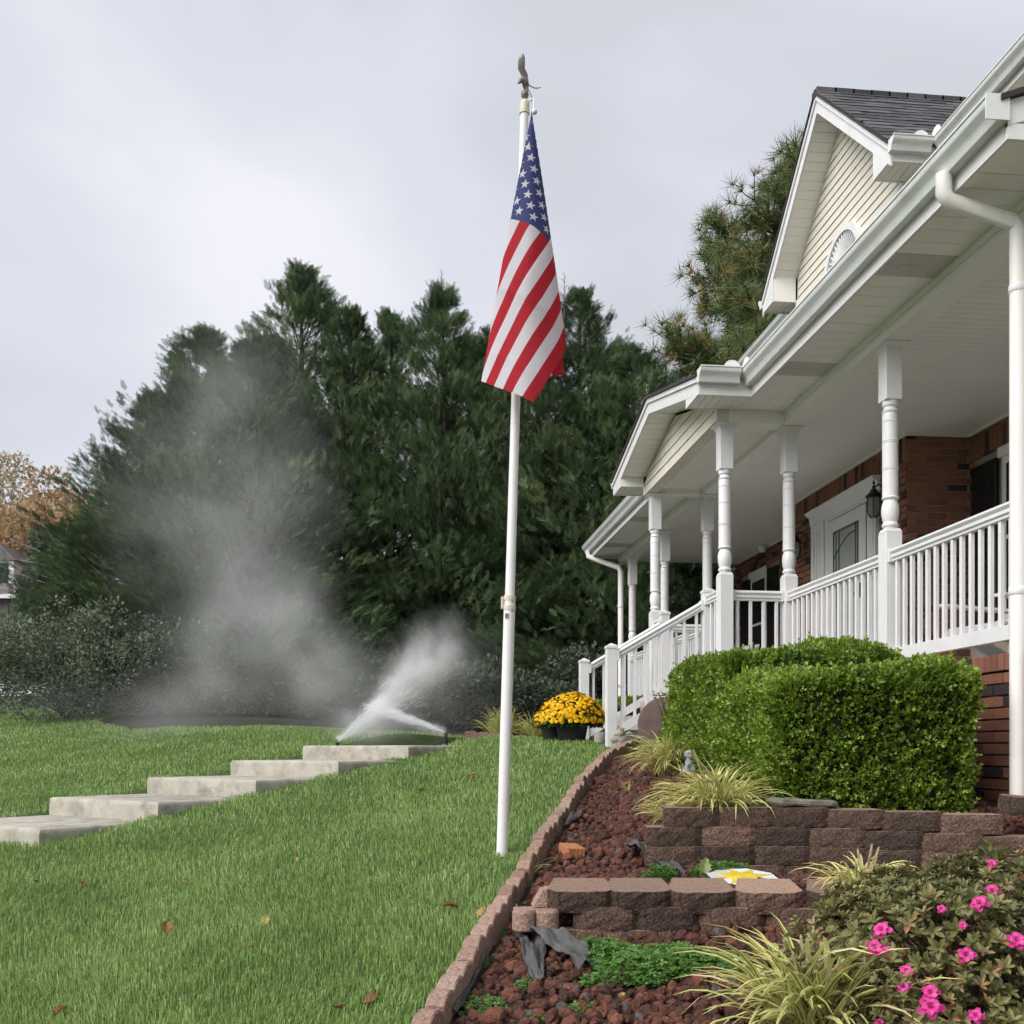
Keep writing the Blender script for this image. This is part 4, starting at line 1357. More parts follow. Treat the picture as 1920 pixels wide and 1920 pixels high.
# ---- wall lanterns and a small dome camera
def lantern(x, y, z):
    lan = hb(MB().lathe([(.012, .235), (.020, .225), (.014, .21), (.035, .19), (.045, .165), (.085, .13), (.088, .12), (.07, .115), (.0, .112)], (x, y, z), n=10), 'wall_lantern', M['black_iron'], sm=40)
    hb(MB().lathe([(.062, .11), (.07, .02), (.055, -.06), (.02, -.085)], (x, y, z), n=6), 'lantern_glass', M['lantern_glass'], lan)
    for k in range(6):
        t = 2 * math.pi * k / 6
        c, s = math.cos(t), math.sin(t)
        pts = [(x + c * r_, y + s * r_, z + h_) for r_, h_ in ((.066, .115), (.074, .02), (.058, -.062), (.022, -.09))]
        hb(MB().tube(pts, .006, 5), 'lantern_rib', M['black_iron'], lan)
    hb(MB().tube([(x, y, z + .21), (x + .05, y, z + .25), (x + .12, y, z + .22), (BX - .01, y, z + .14)], .009, 6), 'lantern_arm', M['black_iron'], lan)
    hb(MB().box(BX - .03, BX - .004, y - .05, y + .05, z + .04, z + .24, .012), 'lantern_plate', M['black_iron'], lan)
    hb(MB().lathe([(.0, .24), (.010, .245), (.014, .262), (.006, .28), (.003, .31), (.0, .315)], (x, y, z), n=8), 'lantern_finial', M['black_iron'], lan)
M['lantern_glass'] = solid('lantern_glass', (.22, .23, .22), .1, .1, 8, spec=.6)
lantern(4.77, 9.93, 2.44)
lantern(4.77, 12.02, 2.40)
hb(MB().lathe([(.0, .055), (.07, .05), (.075, .02), (.06, -.0), (.045, -.04), (.0, -.055)], (WX - .12, 15.05, CEIL - .06), n=14), 'dome_camera', M['white_trim'], sm=50)

# ---- downspouts
def downspout(pts, name, w=.085, h=.062):
    mb = MB()
    prof = [(-w / 2, -h / 2), (w / 2, -h / 2), (w / 2, h / 2), (-w / 2, h / 2)]
    mb.tube(pts, .045, 12)
    return hb(mb, name, M['downspout'], sm=40)
gxm = EX0 - .085
ds = downspout([(gxm, 5.48, GZ + .01), (gxm, 5.48, GZ - .10), (gxm + .03, 5.48, GZ - .14), (3.455, 5.48, 3.00), (3.485, 5.48, 2.96), (3.49, 5.48, 2.90), (3.49, 5.48, -.55)], 'downspout')
for zc in (2.62, .9):
    hb(MB().lathe([(.047, -.022), (.050, -.018), (.050, .018), (.047, .022)], (3.49, 5.48, zc), n=14), 'downspout_band', M['white_trim'], ds, sm=40)
ds2 = downspout([(gxm, 16.5, GZ + .01), (gxm, 16.5, GZ - .08), (3.30, 16.42, 3.04), (3.50, 16.22, 2.93), (3.52, 16.2, 2.85), (3.52, 16.2, .1)], 'downspout')
hb(MB().lathe([(.047, -.022), (.050, -.018), (.050, .018), (.047, .022)], (3.52, 16.2, 2.3), n=14), 'downspout_band', M['white_trim'], ds2, sm=40)
# ------------------------------------------------------------------ edging stones along the bed
edging = thing('garden_edging', 'scalloped tan concrete edging between lawn and lava rock', 'edging', (.67, 5.52, float(ground_z(.67, 5.52))))
ED = Vector(edging.location)
def edge_stone():
    """one scalloped edger: two rounded lobes along X, .155 long, .07 thick"""
    pr = []
    L_, R_ = .150, .075
    for k in range(7):
        t = math.pi * (1 - k / 6)
        pr.append((math.cos(t) * L_ / 2, math.sin(t) * .022 + .055))
    poly = [(-L_ / 2, -.12)] + pr + [(L_ / 2, -.12)]
    mb = MB()
    n = len(poly)
    ys = [(-.036, .93), (-.030, 1.0), (.030, 1.0), (.036, .93)]
    vs, fs = [], []
    for y_, s in ys:
        vs += [(p * (.97 if s < 1 else 1), y_, q - (.006 if s < 1 and q > 0 else 0)) for p, q in poly]
    for r_ in range(3):
        for i in range(n):
            fs.append((r_ * n + i, r_ * n + (i + 1) % n, (r_ + 1) * n + (i + 1) % n, (r_ + 1) * n + i))
    fs += [tuple(range(n))[::-1], tuple(range(3 * n, 4 * n))]
    mb.add(vs, fs)
    return mb.mesh('stone')
es = edge_stone(); es.materials.append(M['edger'])
yy = 2.6
k = 0
while yy < 9.82:
    x0 = float(xe(yy)); dxdy = (float(xe(yy + .05)) - float(xe(yy - .05))) / .1
    an = math.atan2(1, dxdy)
    o = bpy.data.objects.new('stone', es)
    COL.objects.link(o); o.parent = edging
    zt = float(ground_z(x0 - .05, yy))
    zt = min(zt, .06)
    o.location = Vector((x0 + random.uniform(-.008, .008), yy, zt + .012 + random.uniform(-.006, .006))) - ED
    sl_ = math.atan2(.137, 1)
    o.rotation_euler = (random.uniform(-.10, .06), -sl_ + random.uniform(-.04, .04), an + random.uniform(-.05, .05))
    o.scale = (1, 1, 1 + random.uniform(-.05, .1))
    yy += .1515 / math.sqrt(1 + dxdy ** 2)
    k += 1
# short far edging by the stairs
far_edge = thing('garden_edging', 'low stone edging beside the liriope left of the porch stairs', 'edging', (1.2, 12.4, float(ground_z(1.2, 12.4))))
for i in range(9):
    o = bpy.data.objects.new('stone', es); COL.objects.link(o); o.parent = far_edge
    px_, py_ = .85 + i * .15, 12.42 - .03 * math.sin(i * .5)
    o.location = Vector((px_, py_, float(ground_z(px_, py_)) + .0)) - Vector(far_edge.location)
    o.rotation_euler = (0, 0, random.uniform(-.05, .05))

# ------------------------------------------------------------------ retaining walls
def block_mesh(seed, rough=.004, endc=.040):
    """trapezoid garden wall block, split face towards -Y with bevelled ends; unit length .30 x depth .20 x height .10"""
    r_ = random.Random(seed)
    nx, nz = 7, 4
    vs, fs = [], []
    # front grid
    for j in range(nz + 1):
        for i in range(nx + 1):
            u = i / nx
            x = (u - .5) * .296
            y = -.10
            if i == 0 or i == nx: y += endc
            elif i == 1 or i == nx - 1: y += endc * .12
            z = j / nz * .098
            if j in (0, nz): y += .004
            y += r_.uniform(-rough, rough); 
            vs.append((x + (r_.uniform(-.002, .002)), y, z + (r_.uniform(-.003, .003) if 0 < j < nz else r_.uniform(-.0015, .0015))))
    W_ = nx + 1
    for j in range(nz):
        for i in range(nx):
            fs.append((j * W_ + i, j * W_ + i + 1, (j + 1) * W_ + i + 1, (j + 1) * W_ + i))
    b0 = len(vs)
    vs += [(-.115, .10, 0), (.115, .10, 0), (.115, .10, .098), (-.115, .10, .098)]
    fs.append((b0 + 1, b0, b0 + 3, b0 + 2))
    fs.append(tuple([nz * W_ + i for i in range(W_)] + [b0 + 2, b0 + 3]))
    fs.append(tuple([W_ - 1 - i for i in range(W_)] + [b0, b0 + 1]))
    fs.append(tuple([j * W_ for j in range(nz, -1, -1)] + [b0, b0 + 3])[::1])
    fs.append(tuple([j * W_ + nx for j in range(nz + 1)] + [b0 + 2, b0 + 1]))
    mb = MB().add(vs, fs)
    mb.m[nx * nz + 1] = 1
    return mb.mesh('block')
BLK = [block_mesh(s) for s in range(5)]
BLF = [block_mesh(s + 9, .0035, .022) for s in range(5)]
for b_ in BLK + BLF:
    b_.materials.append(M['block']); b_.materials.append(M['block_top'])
def wall_course(parent, pts, z, n, start, blk=.302, sag=None, tilt=.0, rl=0.0, kinds=None):
    pl = Vector(parent.location)
    P0, P1, P2 = [Vector(p) for p in pts]
    def at_(s):
        # quadratic arc by distance
        Lt = (P1 - P0).length + (P2 - P1).length
        t = s / Lt
        return (P0 * (1 - t) + P1 * t).lerp(P1 * (1 - t) + P2 * t, t)
    for i in range(n):
        s = start + (i + .5) * blk
        c, d = at_(s), at_(s + .05) - at_(s - .05)
        an = math.atan2(d.y, d.x)
        o = bpy.data.objects.new('block', random.choice(kinds or BLK))
        COL.objects.link(o); o.parent = parent
        zz = z + (sag(s) if sag else 0)
        o.location = Vector((c.x, c.y, zz)) - pl
        o.rotation_euler = (tilt + random.uniform(-.015, .015), random.uniform(-.012, .012) + rl, an + random.uniform(-.02, .02))
        o.scale = (1, 1, 1)
R1 = thing('retaining_wall', 'upper curved retaining wall of brown blocks below the boxwood', 'retaining wall', (2.2, 5.2, -.66))
P_R1 = [(1.19, 5.28), (2.35, 5.36), (3.30, 4.76)]
sag1 = lambda s: -.028 * max(0, s - .9)
wall_course(R1, P_R1, -.805, 6, .45, sag=sag1, kinds=BLF)
wall_course(R1, P_R1, -.705, 6, .23, sag=sag1, kinds=BLF)
wall_course(R1, [(p[0], p[1] + .012) for p in P_R1], -.605, 7, .07, sag=sag1, kinds=BLF)
wall_course(R1, [(p[0], p[1] + .024) for p in P_R1], -.505, 7, .08, sag=sag1, kinds=BLF)
wall_course(R1, [(p[0], p[1] + .036) for p in P_R1], -.405, 6, .18, sag=sag1, kinds=BLF)
R2 = thing('retaining_wall', 'lower retaining wall of brown blocks above the clover', 'retaining wall', (1.2, 4.4, -.9))
P_R2 = [(.66, 4.53), (1.5, 4.46), (2.75, 4.15)]
wall_course(R2, P_R2, -.89, 7, .10, kinds=BLF)
wall_course(R2, P_R2, -.79, 7, .155)
wall_course(R2, [(p[0], p[1] + .005) for p in P_R2], -.70, 7, .02, tilt=.20)
# odd pieces closing the left end of the lower wall
wedge = MB()
wedge.prism([(0, 0), (.13, 0), (.13, .09), (.05, .075)], lambda p, q, a: (.585 + p * .8, 4.50 + a - p * .1, -.70 + q), 0, .10)
hbp = wedge.build('block', M['edger'], R2)
sc2 = thing('scalloped_stone', 'scalloped paver with two round lobes at the lower wall end', 'stone', (.575, 4.46, -.84))
for k, ox in enumerate((0.0, .10)):
    pr = [(.048, 0), (.052, .006), (.052, .08), (.046, .09)]
    MB().lathe(pr, (.535 + ox, 4.44 - .01 * k, -.79), n=16).build('lobe', M['edger'], sc2, sm=30)
MB().box(.50, .68, 4.45, 4.56, -.79, -.704, .006).build('body', M['edger'], sc2)
# flat stone lying on the upper wall, and the loose block at its right end
fs_ = thing('flat_stone', 'flat grey stone slab lying on the upper retaining wall', 'stone', (2.14, 5.28, -.285))
def irregular_slab(cx, cy, cz, rx, ry, th, n=16, seed=3, tilt=(0, 0)):
    r_ = random.Random(seed)
    mb = MB()
    ring = []
    for k in range(n):
        t = 2 * math.pi * k / n
        s = 1 + r_.uniform(-.16, .12)
        ring.append((cx + math.cos(t) * rx * s, cy + math.sin(t) * ry * s))
    vs = []
    for sc_, z in ((.93, 0), (1.0, th * .35), (.98, th * .75), (.86, th)):
        for x, y in ring:
            xx, yy2 = cx + (x - cx) * sc_, cy + (y - cy) * sc_
            vs.append((xx, yy2, cz + z + r_.uniform(-.004, .004) + tilt[0] * (xx - cx) + tilt[1] * (yy2 - cy)))
    fs = []
    for q in range(3):
        for k in range(n):
            fs.append((q * n + k, q * n + (k + 1) % n, (q + 1) * n + (k + 1) % n, (q + 1) * n + k))
    fs += [tuple(range(n))[::-1], tuple(range(3 * n, 4 * n))]
    return mb.add(vs, fs)
irregular_slab(2.14, 5.27, -.30, .19, .09, .035, seed=5, tilt=(-.05, .0)).build('slab', M['slate'], fs_)
lb_ = bpy.data.objects.new('wall_block', BLK[2]); COL.objects.link(lb_)
lb_.location = (3.22, 4.98, -.345); lb_.rotation_euler = (.02, .10, -.45)
tag(lb_, 'single brown wall block tilted at the right end of the upper wall', 'block')

# ------------------------------------------------------------------ loose orange brick
p = hit(1076, 1617)
ob = MB()
ob.box(-.052, .052, -.10, .10, 0, .075, .004)
brk = ob.build('loose_brick', M['orange_brick'], None, world_coords=False)
brk.location = p + Vector((0, .09, .012)); brk.rotation_euler = (.06, .05, .10)
tag(brk, 'single orange fluted brick lying on the red lava rock', 'brick')
for k in range(5):
    MB().box(-.047 + k * .021, -.036 + k * .021, -.104, -.0995, .004, .071).build('rib', M['orange_brick'], brk, world_coords=False)

# ------------------------------------------------------------------ sun plaque
sp = cw((1392 - 960) / 1920 * 4.90, 4.90, -.625)
plaque = thing('stepping_stone', 'octagonal stained glass sun plaque lying behind the lower wall', 'plaque', tuple(sp))
plaque.rotation_euler = (.12, 0, -.05)
M['glass_white'] = ramp_mat('plaque_glass', [(0, (.42, .50, .68)), (.5, (.66, .70, .80)), (1, (.80, .80, .84))], .25, spec=.5)
M['glass_yellow'] = solid('plaque_yellow', (.78, .60, .06), .3, .15, 20)
oct_ = [(math.cos(math.pi / 8 + math.pi / 4 * k), math.sin(math.pi / 8 + math.pi / 4 * k)) for k in range(8)]
RO = .20
MB().prism([(p * RO, q * RO) for p, q in oct_], lambda p, q, a: (p, q, a), -.02, .012).build('slab', M['block'], plaque, world_coords=False)
MB().prism([(p * RO * .96, q * RO * .96) for p, q in oct_], lambda p, q, a: (p, q, a), .0125, .0155).build('dark_border', M['black'], plaque, world_coords=False)
for k in range(8):
    a0, a1 = oct_[k], oct_[(k + 1) % 8]
    r0, r1 = .35, .86
    MB().prism([(a0[0] * RO * r0, a0[1] * RO * r0), (a0[0] * RO * r1, a0[1] * RO * r1), (a1[0] * RO * r1, a1[1] * RO * r1), (a1[0] * RO * r0, a1[1] * RO * r0)],
               lambda p, q, a: (p, q, a), .016, .0175).build('glass_piece', M['glass_white'], plaque, world_coords=False, rnd=[random.random()] * 6)
for k in range(8):
    t = math.pi / 4 * k + .2
    ti, tw = .38 * RO, .22
    MB().prism([(math.cos(t - tw * 1.6) * ti, math.sin(t - tw * 1.6) * ti), (math.cos(t) * .84 * RO, math.sin(t) * .84 * RO), (math.cos(t + tw * 1.6) * ti, math.sin(t + tw * 1.6) * ti)],
               lambda p, q, a: (p, q, a), .018, .0195).build('sun_ray', M['glass_yellow'], plaque, world_coords=False)
MB().lathe([(.42 * RO, .018), (.42 * RO, .0205), (.3 * RO, .022)], n=20).build('sun_disc', M['glass_yellow'], plaque, world_coords=False)

# ------------------------------------------------------------------ crumpled weed fabric
def cloth(name, label, pts, width, seed, wob=.03, n=44, mw=17, lift=.004):
    """strip of crumpled fabric following a path of (x,y,z) points"""
    r_ = np.random.default_rng(seed)
    P = np.array(pts, float)
    tt = np.linspace(0, 1, n)
    ts = np.linspace(0, 1, len(P))
    C = np.stack([np.interp(tt, ts, P[:, k]) for k in range(3)], 1)
    D = np.gradient(C, axis=0); D /= np.linalg.norm(D, axis=1, keepdims=True) + 1e-9
    S = np.cross(D, np.array([0, 0, 1.])); S /= np.linalg.norm(S, axis=1, keepdims=True) + 1e-9
    wv = np.interp(tt, np.linspace(0, 1, len(width)), width)
    V = np.zeros((n, mw, 3))
    ph = r_.uniform(0, 6, 6)
    for j in range(mw):
        s = j / (mw - 1) - .5
        fold = (np.sin(tt * 9 + s * 4 + ph[0]) * .6 + np.sin(tt * 17 - s * 9 + ph[1]) * .3 + np.sin(s * 12 + tt * 3 + ph[2]) * .4 + np.sin(tt * 37 + s * 23 + ph[5]) * .22 + np.sin(tt * 21 - s * 31 + ph[1]) * .2) * wob
        edge = 1 + .10 * np.sin(tt * 13 + ph[3]) * np.sign(s)
        V[:, j] = C + S * (s * wv * edge)[:, None] + np.array([0, 0, 1.])[None] * (fold + wob * .9 + lift)[:, None]
        V[:, j, :2] += (np.sin(tt * 8 + s * 6 + ph[4]) * wob * .35)[:, None] * D[:, :2]
    idx = np.arange(n * mw).reshape(n, mw)
    F = np.stack([idx[:-1, :-1].ravel(), idx[1:, :-1].ravel(), idx[1:, 1:].ravel(), idx[:-1, 1:].ravel()], 1)
    c0 = V.reshape(-1, 3).mean(0)
    me = mesh_np(name, V.reshape(-1, 3) - c0, F, smooth_sh=True)
    o = link(name, me, None, M['fabric'])
    o.location = c0
    md = o.modifiers.new('thick', 'SOLIDIFY'); md.thickness = .003
    return tag(o, label, 'fabric')
h1 = lambda u, v, dz=0.0: tuple(hit(u, v) + Vector((0, 0, dz)))
cloth('weed_fabric', 'grey weed fabric flap folded beside the lower wall end', [h1(972, 1722, .03), h1(985, 1760, .04), h1(1000, 1800, .03), h1(1010, 1850, .0)], [.05, .10, .11, .04], 3, .018)
cloth('weed_fabric', 'crumpled grey weed fabric sheet under the scalloped paver', [h1(1000, 1775, .06), h1(1040, 1790, .07), h1(1075, 1812, .05), h1(1105, 1832, .02)], [.10, .14, .13, .08], 5, .020)
cloth('weed_fabric', 'torn grey weed fabric standing at the upper wall end', [h1(1178, 1622, .09), h1(1200, 1628, .10), h1(1225, 1640, .08), h1(1275, 1652, .02)], [.08, .14, .15, .08], 7, .022)
cloth('weed_fabric', 'thin strip of weed fabric poking out along the middle edging', [h1(958, 1690, .03), h1(975, 1665, .04), h1(995, 1645, .05)], [.03, .05, .03], 9, .012)
cloth('weed_fabric', 'weed fabric strip curling out at the far edging', [h1(1060, 1560, .03), h1(1080, 1545, .05), h1(1095, 1530, .03)], [.03, .06, .03], 10, .012)
cloth('weed_fabric', 'pale weed fabric strip along the nearest edging stones', [h1(850, 1915, .02), h1(880, 1860, .02), h1(900, 1815, .03), h1(915, 1770, .02)], [.03, .04, .04, .02], 12, .010)

# ------------------------------------------------------------------ stone ornaments
def blob(mb, c, r, n=12, m=8, sq=(1, 1, 1), jit=.0, rot=None):
    vs, fs = [], []
    for j in range(m + 1):
        ph = math.pi * j / m
        for k in range(n):
            t = 2 * math.pi * k / n
            v = Vector((math.sin(ph) * math.cos(t) * r * sq[0], math.sin(ph) * math.sin(t) * r * sq[1], math.cos(ph) * r * sq[2])) * (1 + random.uniform(-jit, jit))
            if rot: v = rot @ v
            vs.append(v + Vector(c))
    for j in range(m):
        for k in range(n):
            fs.append((j * n + k, (j + 1) * n + k, (j + 1) * n + (k + 1) % n, j * n + (k + 1) % n))
    mb.add(vs, fs)
def fuse(mb, name, mat, parent, vox=.008):
    o = mb.build(name, mat, parent, sm=60)
    md = o.modifiers.new('fuse', 'REMESH'); md.mode = 'VOXEL'; md.voxel_size = vox; md.use_smooth_shade = True
    return o
# weathered rabbit figure at the stair newel
pf = W(1162, 1394, 9.70)
rab = thing('garden_statue', 'weathered stone rabbit figurine at the foot of the stair newel', 'statue', (pf.x, pf.y, -.03))
mb = MB()
bx_, by_, bz_ = pf.x, pf.y, -.04
blob(mb, (bx_, by_, bz_ + .06), .085, sq=(1.1, .9, .75), jit=.03)
blob(mb, (bx_ + .01, by_, bz_ + .115), .070, sq=(1, .9, 1), jit=.03)
blob(mb, (bx_ - .045, by_ - .02, bz_ + .125), .042, sq=(1.2, .9, .8), jit=.03)
blob(mb, (bx_ + .0, by_ - .01, bz_ + .185), .048, sq=(1.0, .95, 1.0), jit=.03)
blob(mb, (bx_ - .035, by_ - .02, bz_ + .18), .024, sq=(1.2, .9, .8))
blob(mb, (bx_ + .0, by_ - .03, bz_ + .228), .020, sq=(.8, .6, 1.3))
blob(mb, (bx_ + .035, by_ + .01, bz_ + .225), .018, sq=(.8, .6, 1.4))
fuse(mb, 'body', M['statue'], rab, .009)
mb = MB()
mb.tube([(bx_ + .05, by_, bz_ + .17), (bx_ + .09, by_, bz_ + .192), (bx_ + .12, by_, bz_ + .175), (bx_ + .122, by_, bz_ + .15)], [.018, .024, .022, .008], 8)
mb.build('wing', M['statue'], rab, sm=60)
# grey dog-like figure among the liriope
pg_ = hit(1293, 1457)
dog = thing('garden_statue', 'small grey sitting dog figurine between the liriope clumps', 'statue', (pg_.x, pg_.y, float(bed_z(pg_.x, pg_.y))))
mb = MB()
gx_, gy_, gz_ = pg_.x, pg_.y, float(bed_z(pg_.x, pg_.y)) - .01
blob(mb, (gx_, gy_, gz_ + .05), .048, sq=(1, 1, 1.1), jit=.02)
blob(mb, (gx_, gy_ - .008, gz_ + .105), .036, sq=(1, .95, 1.2), jit=.02)
blob(mb, (gx_, gy_ - .015, gz_ + .165), .038, sq=(1, 1, .95), jit=.02)
blob(mb, (gx_ + .002, gy_ - .048, gz_ + .157), .019, sq=(.9, 1.1, .8))
blob(mb, (gx_ - .034, gy_ - .01, gz_ + .168), .018, sq=(.55, .9, 1.3))
blob(mb, (gx_ + .034, gy_ - .01, gz_ + .168), .018, sq=(.55, .9, 1.3))
for s_ in (-1, 1):
    mb.tube([(gx_ + s_ * .022, gy_ - .03, gz_ + .1), (gx_ + s_ * .026, gy_ - .042, gz_ + .01)], [.016, .015], 8)
    blob(mb, (gx_ + s_ * .04, gy_ - .005, gz_ + .03), .026, sq=(.8, 1.1, 1))
fuse(mb, 'body', M['statue_grey'], dog, .007)
blob_e = MB(); blob(blob_e, (gx_ + .002, gy_ - .068, gz_ + .16), .006, 8, 6); blob_e.build('nose', M['black'], dog)
# round brown stepping stone leaning on the stair side
rs = W(1243, 1352, 9.55)
slabT = thing('round_stone', 'round brown stepping stone leaning against the stair base', 'stone', (rs.x, rs.y, .0))
mb = MB()
disc = [(.0, -.02), (.265, -.02), (.28, -.012), (.28, .012), (.265, .02), (.0, .02)]
mb.lathe(disc, (0, 0, 0), n=28)
Rm = Matrix.Rotation(math.radians(78), 3, 'X')
mb.v = [tuple(Rm @ Vector(v) + Vector((rs.x + .04, rs.y, .215))) for v in mb.v]
mb.build('disc', M['brown_slab'], slabT, sm=40)
# terracotta pot and small toys on the stairs
pt = Vector((2.80, 10.06, .372))
tp = MB().lathe([(.04, 0), (.058, .075), (.066, .078), (.066, .10), (.05, .10), (.045, .07), (.0, .065)], tuple(pt), n=16).build('flower_pot', M['terracotta'], None, sm=40)
tag(tp, 'small terracotta pot standing on the porch stairs', 'pot')
pt2 = Vector((2.55, 10.15, .20))
tp2 = MB().lathe([(.035, 0), (.045, .06), (.05, .063), (.05, .085), (.04, .085), (.0, .06)], tuple(pt2), n=14).build('flower_pot', solid('maroon_glaze', (.12, .03, .03), .3), None, sm=40)
tag(tp2, 'small maroon glazed pot on the middle stair tread', 'pot')

# ------------------------------------------------------------------ sprinkler heads
SPR = []
for u, v, yc, lab in ((633, 1398, 11.25, 'black pop-up sprinkler head spraying at the left of the top step'), (836, 1398, 11.35, 'black pop-up sprinkler head standing at the right of the top step')):
    q = W(u, v, yc)
    gz = max(float(ground_z(q.x, q.y)), q.z - .05)
    s_ = thing('sprinkler_head', lab, 'sprinkler', (q.x, q.y, gz), 'pop-up sprinklers on the lawn')
    MB().lathe([(.028, -.05), (.028, .0), (.024, .004), (.020, .006)], (q.x, q.y, gz), n=14).build('body', M['black'], s_, sm=40)
    MB().lathe([(.019, .005), (.019, .062), (.023, .064), (.023, .082), (.016, .086)], (q.x, q.y, gz), n=14).build('nozzle', M['black'], s_, sm=40)
    SPR.append(Vector((q.x, q.y, gz + .085)))

# ------------------------------------------------------------------ flag pole, eagle, flag
PY = 6.0
base = W(941, 1604, PY); top = W(984, 196, PY)
base.z = float(ground_z(base.x, base.y)) - .02
pole = thing('flag_pole', 'tall white telescoping flag pole standing on the lawn', 'flag pole', tuple(base))
ax_ = (top - base)
def along(v):
    return base + ax_ * ((1605 - v) / (1605 - 196))
MB().tube([along(1640), along(1137)], .0335, 20).build('lower_shaft', M['pole'], pole, sm=40)
MB().tube([along(1140), along(212)], [.0285, .0245], 20).build('upper_shaft', M['pole'], pole, sm=40)
MB().tube([along(1141), along(1133)], .0365, 20).build('joint_ring', M['pole_cap'], pole, sm=40)
MB().tube([along(1123), along(1114)], .036, 20).build('clamp_ring', M['pole_cap'], pole, sm=40)
c_ = along(1118)
MB().tube([along(1134), along(1122)], .0325, 20).build('clamp_sleeve', M['pole'], pole, sm=40)
MB().box(c_.x - .052, c_.x - .036, c_.y - .012, c_.y + .004, c_.z - .066, c_.z + .006, .003).build('clamp_lever', M['pole_cap'], pole)
for vv in (1126, 1143):
    q = along(vv)
    blobm = MB(); blob(blobm, (q.x + .012, q.y - .033, q.z), .004, 8, 6); blobm.build('screw', M['black'], pole)
q = along(1152)
MB().box(q.x - .028, q.x - .006, q.y - .0345, q.y - .030, q.z - .017, q.z + .012).build('maker_sticker', solid('sticker', (.30, .27, .26), .6, .4, 120), pole)
MB().tube([along(214), along(207)], .030, 20).build('cap_ring', M['pole_cap'], pole, sm=40)
MB().tube([along(207), along(196), along(190), along(187)], [.0275, .0285, .024, .010], 20).build('truck_cap', M['pole_cap'], pole, sm=50)
q = along(196)
MB().tube([q + Vector((.026, -.012, .012)), q + Vector((.048, -.03, .02)), q + Vector((.052, -.035, -.005)), q + Vector((.050, -.036, -.045))], .005, 8).build('snap_hook', M['pole'], pole, sm=50)
bm_ = MB(); blob(bm_, tuple(q + Vector((.052, -.038, -.062))), .017, 10, 8); bm_.build('hook_ball', M['pole'], pole, sm=60)
# eagle
ec = along(187)
eg = thing('eagle_finial', 'bronze eagle with raised wings on the flag pole top', 'finial', tuple(ec))
s = PY / 1920
def E(du, dv, dy=0.0):
    """offsets in image pixels about the pole top"""
    return Vector((ec.x + du * s, ec.y + dy, ec.z + dv * s))
mb = MB(); blob(mb, E(0, 10), .026, 16, 10, sq=(.9, .9, 1.05)); mb.tube([E(0, 0), E(0, 5)], .010, 10)
mb.build('ball', M['bronze'], eg, sm=60)
mb = MB()
mb.tube([E(3, 22, .02), E(2, 27, .01), E(0, 33, -.01), E(-5, 35, -.01), E(-9, 32, -.015), E(-14, 25, -.02)], [.010, .019, .022, .019, .014, .004], 12)
mb.tube([E(2, 28), E(4, 20), E(4, 14)], [.012, .009, .007], 8)
mb.build('body', M['bronze'], eg, sm=60)
def wing(pts, th, name, mat):
    """pts: (lead point, trail point) pairs from root to tip"""
    n = len(pts)
    vs, fs = [], []
    for a, b_ in pts:
        nrm = Vector((.2, -1, .1)).normalized()
        mid = (a + b_) / 2
        vs += [a, mid + nrm * th, b_, mid - nrm * th]
    for i in range(n - 1):
        for k in range(4):
            fs.append((i * 4 + k, i * 4 + (k + 1) % 4, i * 4 + 4 + (k + 1) % 4, i * 4 + 4 + k))
    fs += [(3, 2, 1, 0), tuple(range(4 * n - 4, 4 * n))]
    mb = MB().add(vs, fs)
    return mb.build(name, mat, eg, sm=50)
wing([(E(-6, 33), E(6, 33)), (E(-7, 42, -.01), E(5, 45, -.01)), (E(-14, 52, -.02), E(-1, 55, -.02)), (E(-14, 62, -.03), E(-1, 63, -.03)), (E(-13, 70, -.03), E(-1, 70, -.03)), (E(-10, 76, -.03), E(-2, 75, -.03)), (E(-5, 80, -.03), E(-4, 79, -.03))], .008, 'wing', M['bronze'])
wing([(E(4, 30, .01), E(4, 37, .01)), (E(12, 31, .03), E(12, 36, .04)), (E(20, 32, .05), E(20, 37, .06)), (E(27, 34, .06), E(27, 40, .07)), (E(33, 39, .07), E(32, 43, .08))], .006, 'wing', M['eagle_white'])
wing([(E(4, 25, .01), E(4, 32, .02)), (E(10, 27, .05), E(9, 33, .06)), (E(16, 26, .09), E(15, 31, .10)), (E(18, 25, .10), E(17, 28, .11))], .005, 'tail', M['bronze'])

# flag hanging from one corner
M['flag_red'] = ramp_mat('flag_red', [(0, (.46, .026, .040)), (1, (.48, .030, .044))], .75, transl=.42, spec=.15)
M['flag_white'] = ramp_mat('flag_white', [(0, (.70, .69, .74)), (1, (.72, .71, .76))], .75, transl=.42, spec=.15)
M['flag_blue'] = ramp_mat('flag_blue', [(0, (.046, .056, .165)), (1, (.050, .060, .175))], .7, transl=.25, spec=.15)
FA = W(997, 207, 5.86)
key = [(7.0, 3.2), (0.5, 2.8), (-7.5, 1.8), (-10.15, .3), (-7.6, -2.6), (-1.2, -5.9), (4.6, -3.7), (7.95, .2), (6.5, 1.6), (0, 2.6), (-6.8, 3.9), (-7.6, 4.7), (-5.5, 5.2), (0.5, 5.6), (6.2, 6.2), (7.0, 7.0), (5.0, 7.6), (-1.0, 7.9), (-6.0, 8.5), (-9, 9.0)]
K = np.array(key, float)
def catmull(K, m=14):
    out = []
    for i in range(len(K) - 1):
        p0, p1, p2, p3 = K[max(i - 1, 0)], K[i], K[i + 1], K[min(i + 2, len(K) - 1)]
        for t in np.linspace(0, 1, m, endpoint=False):
            out.append(.5 * (2 * p1 + (p2 - p0) * t + (2 * p0 - 5 * p1 + 4 * p2 - p3) * t * t + (3 * p1 - p0 - 3 * p2 + p3) * t ** 3))
    out.append(K[-1])
    return np.array(out)
CV = catmull(K)
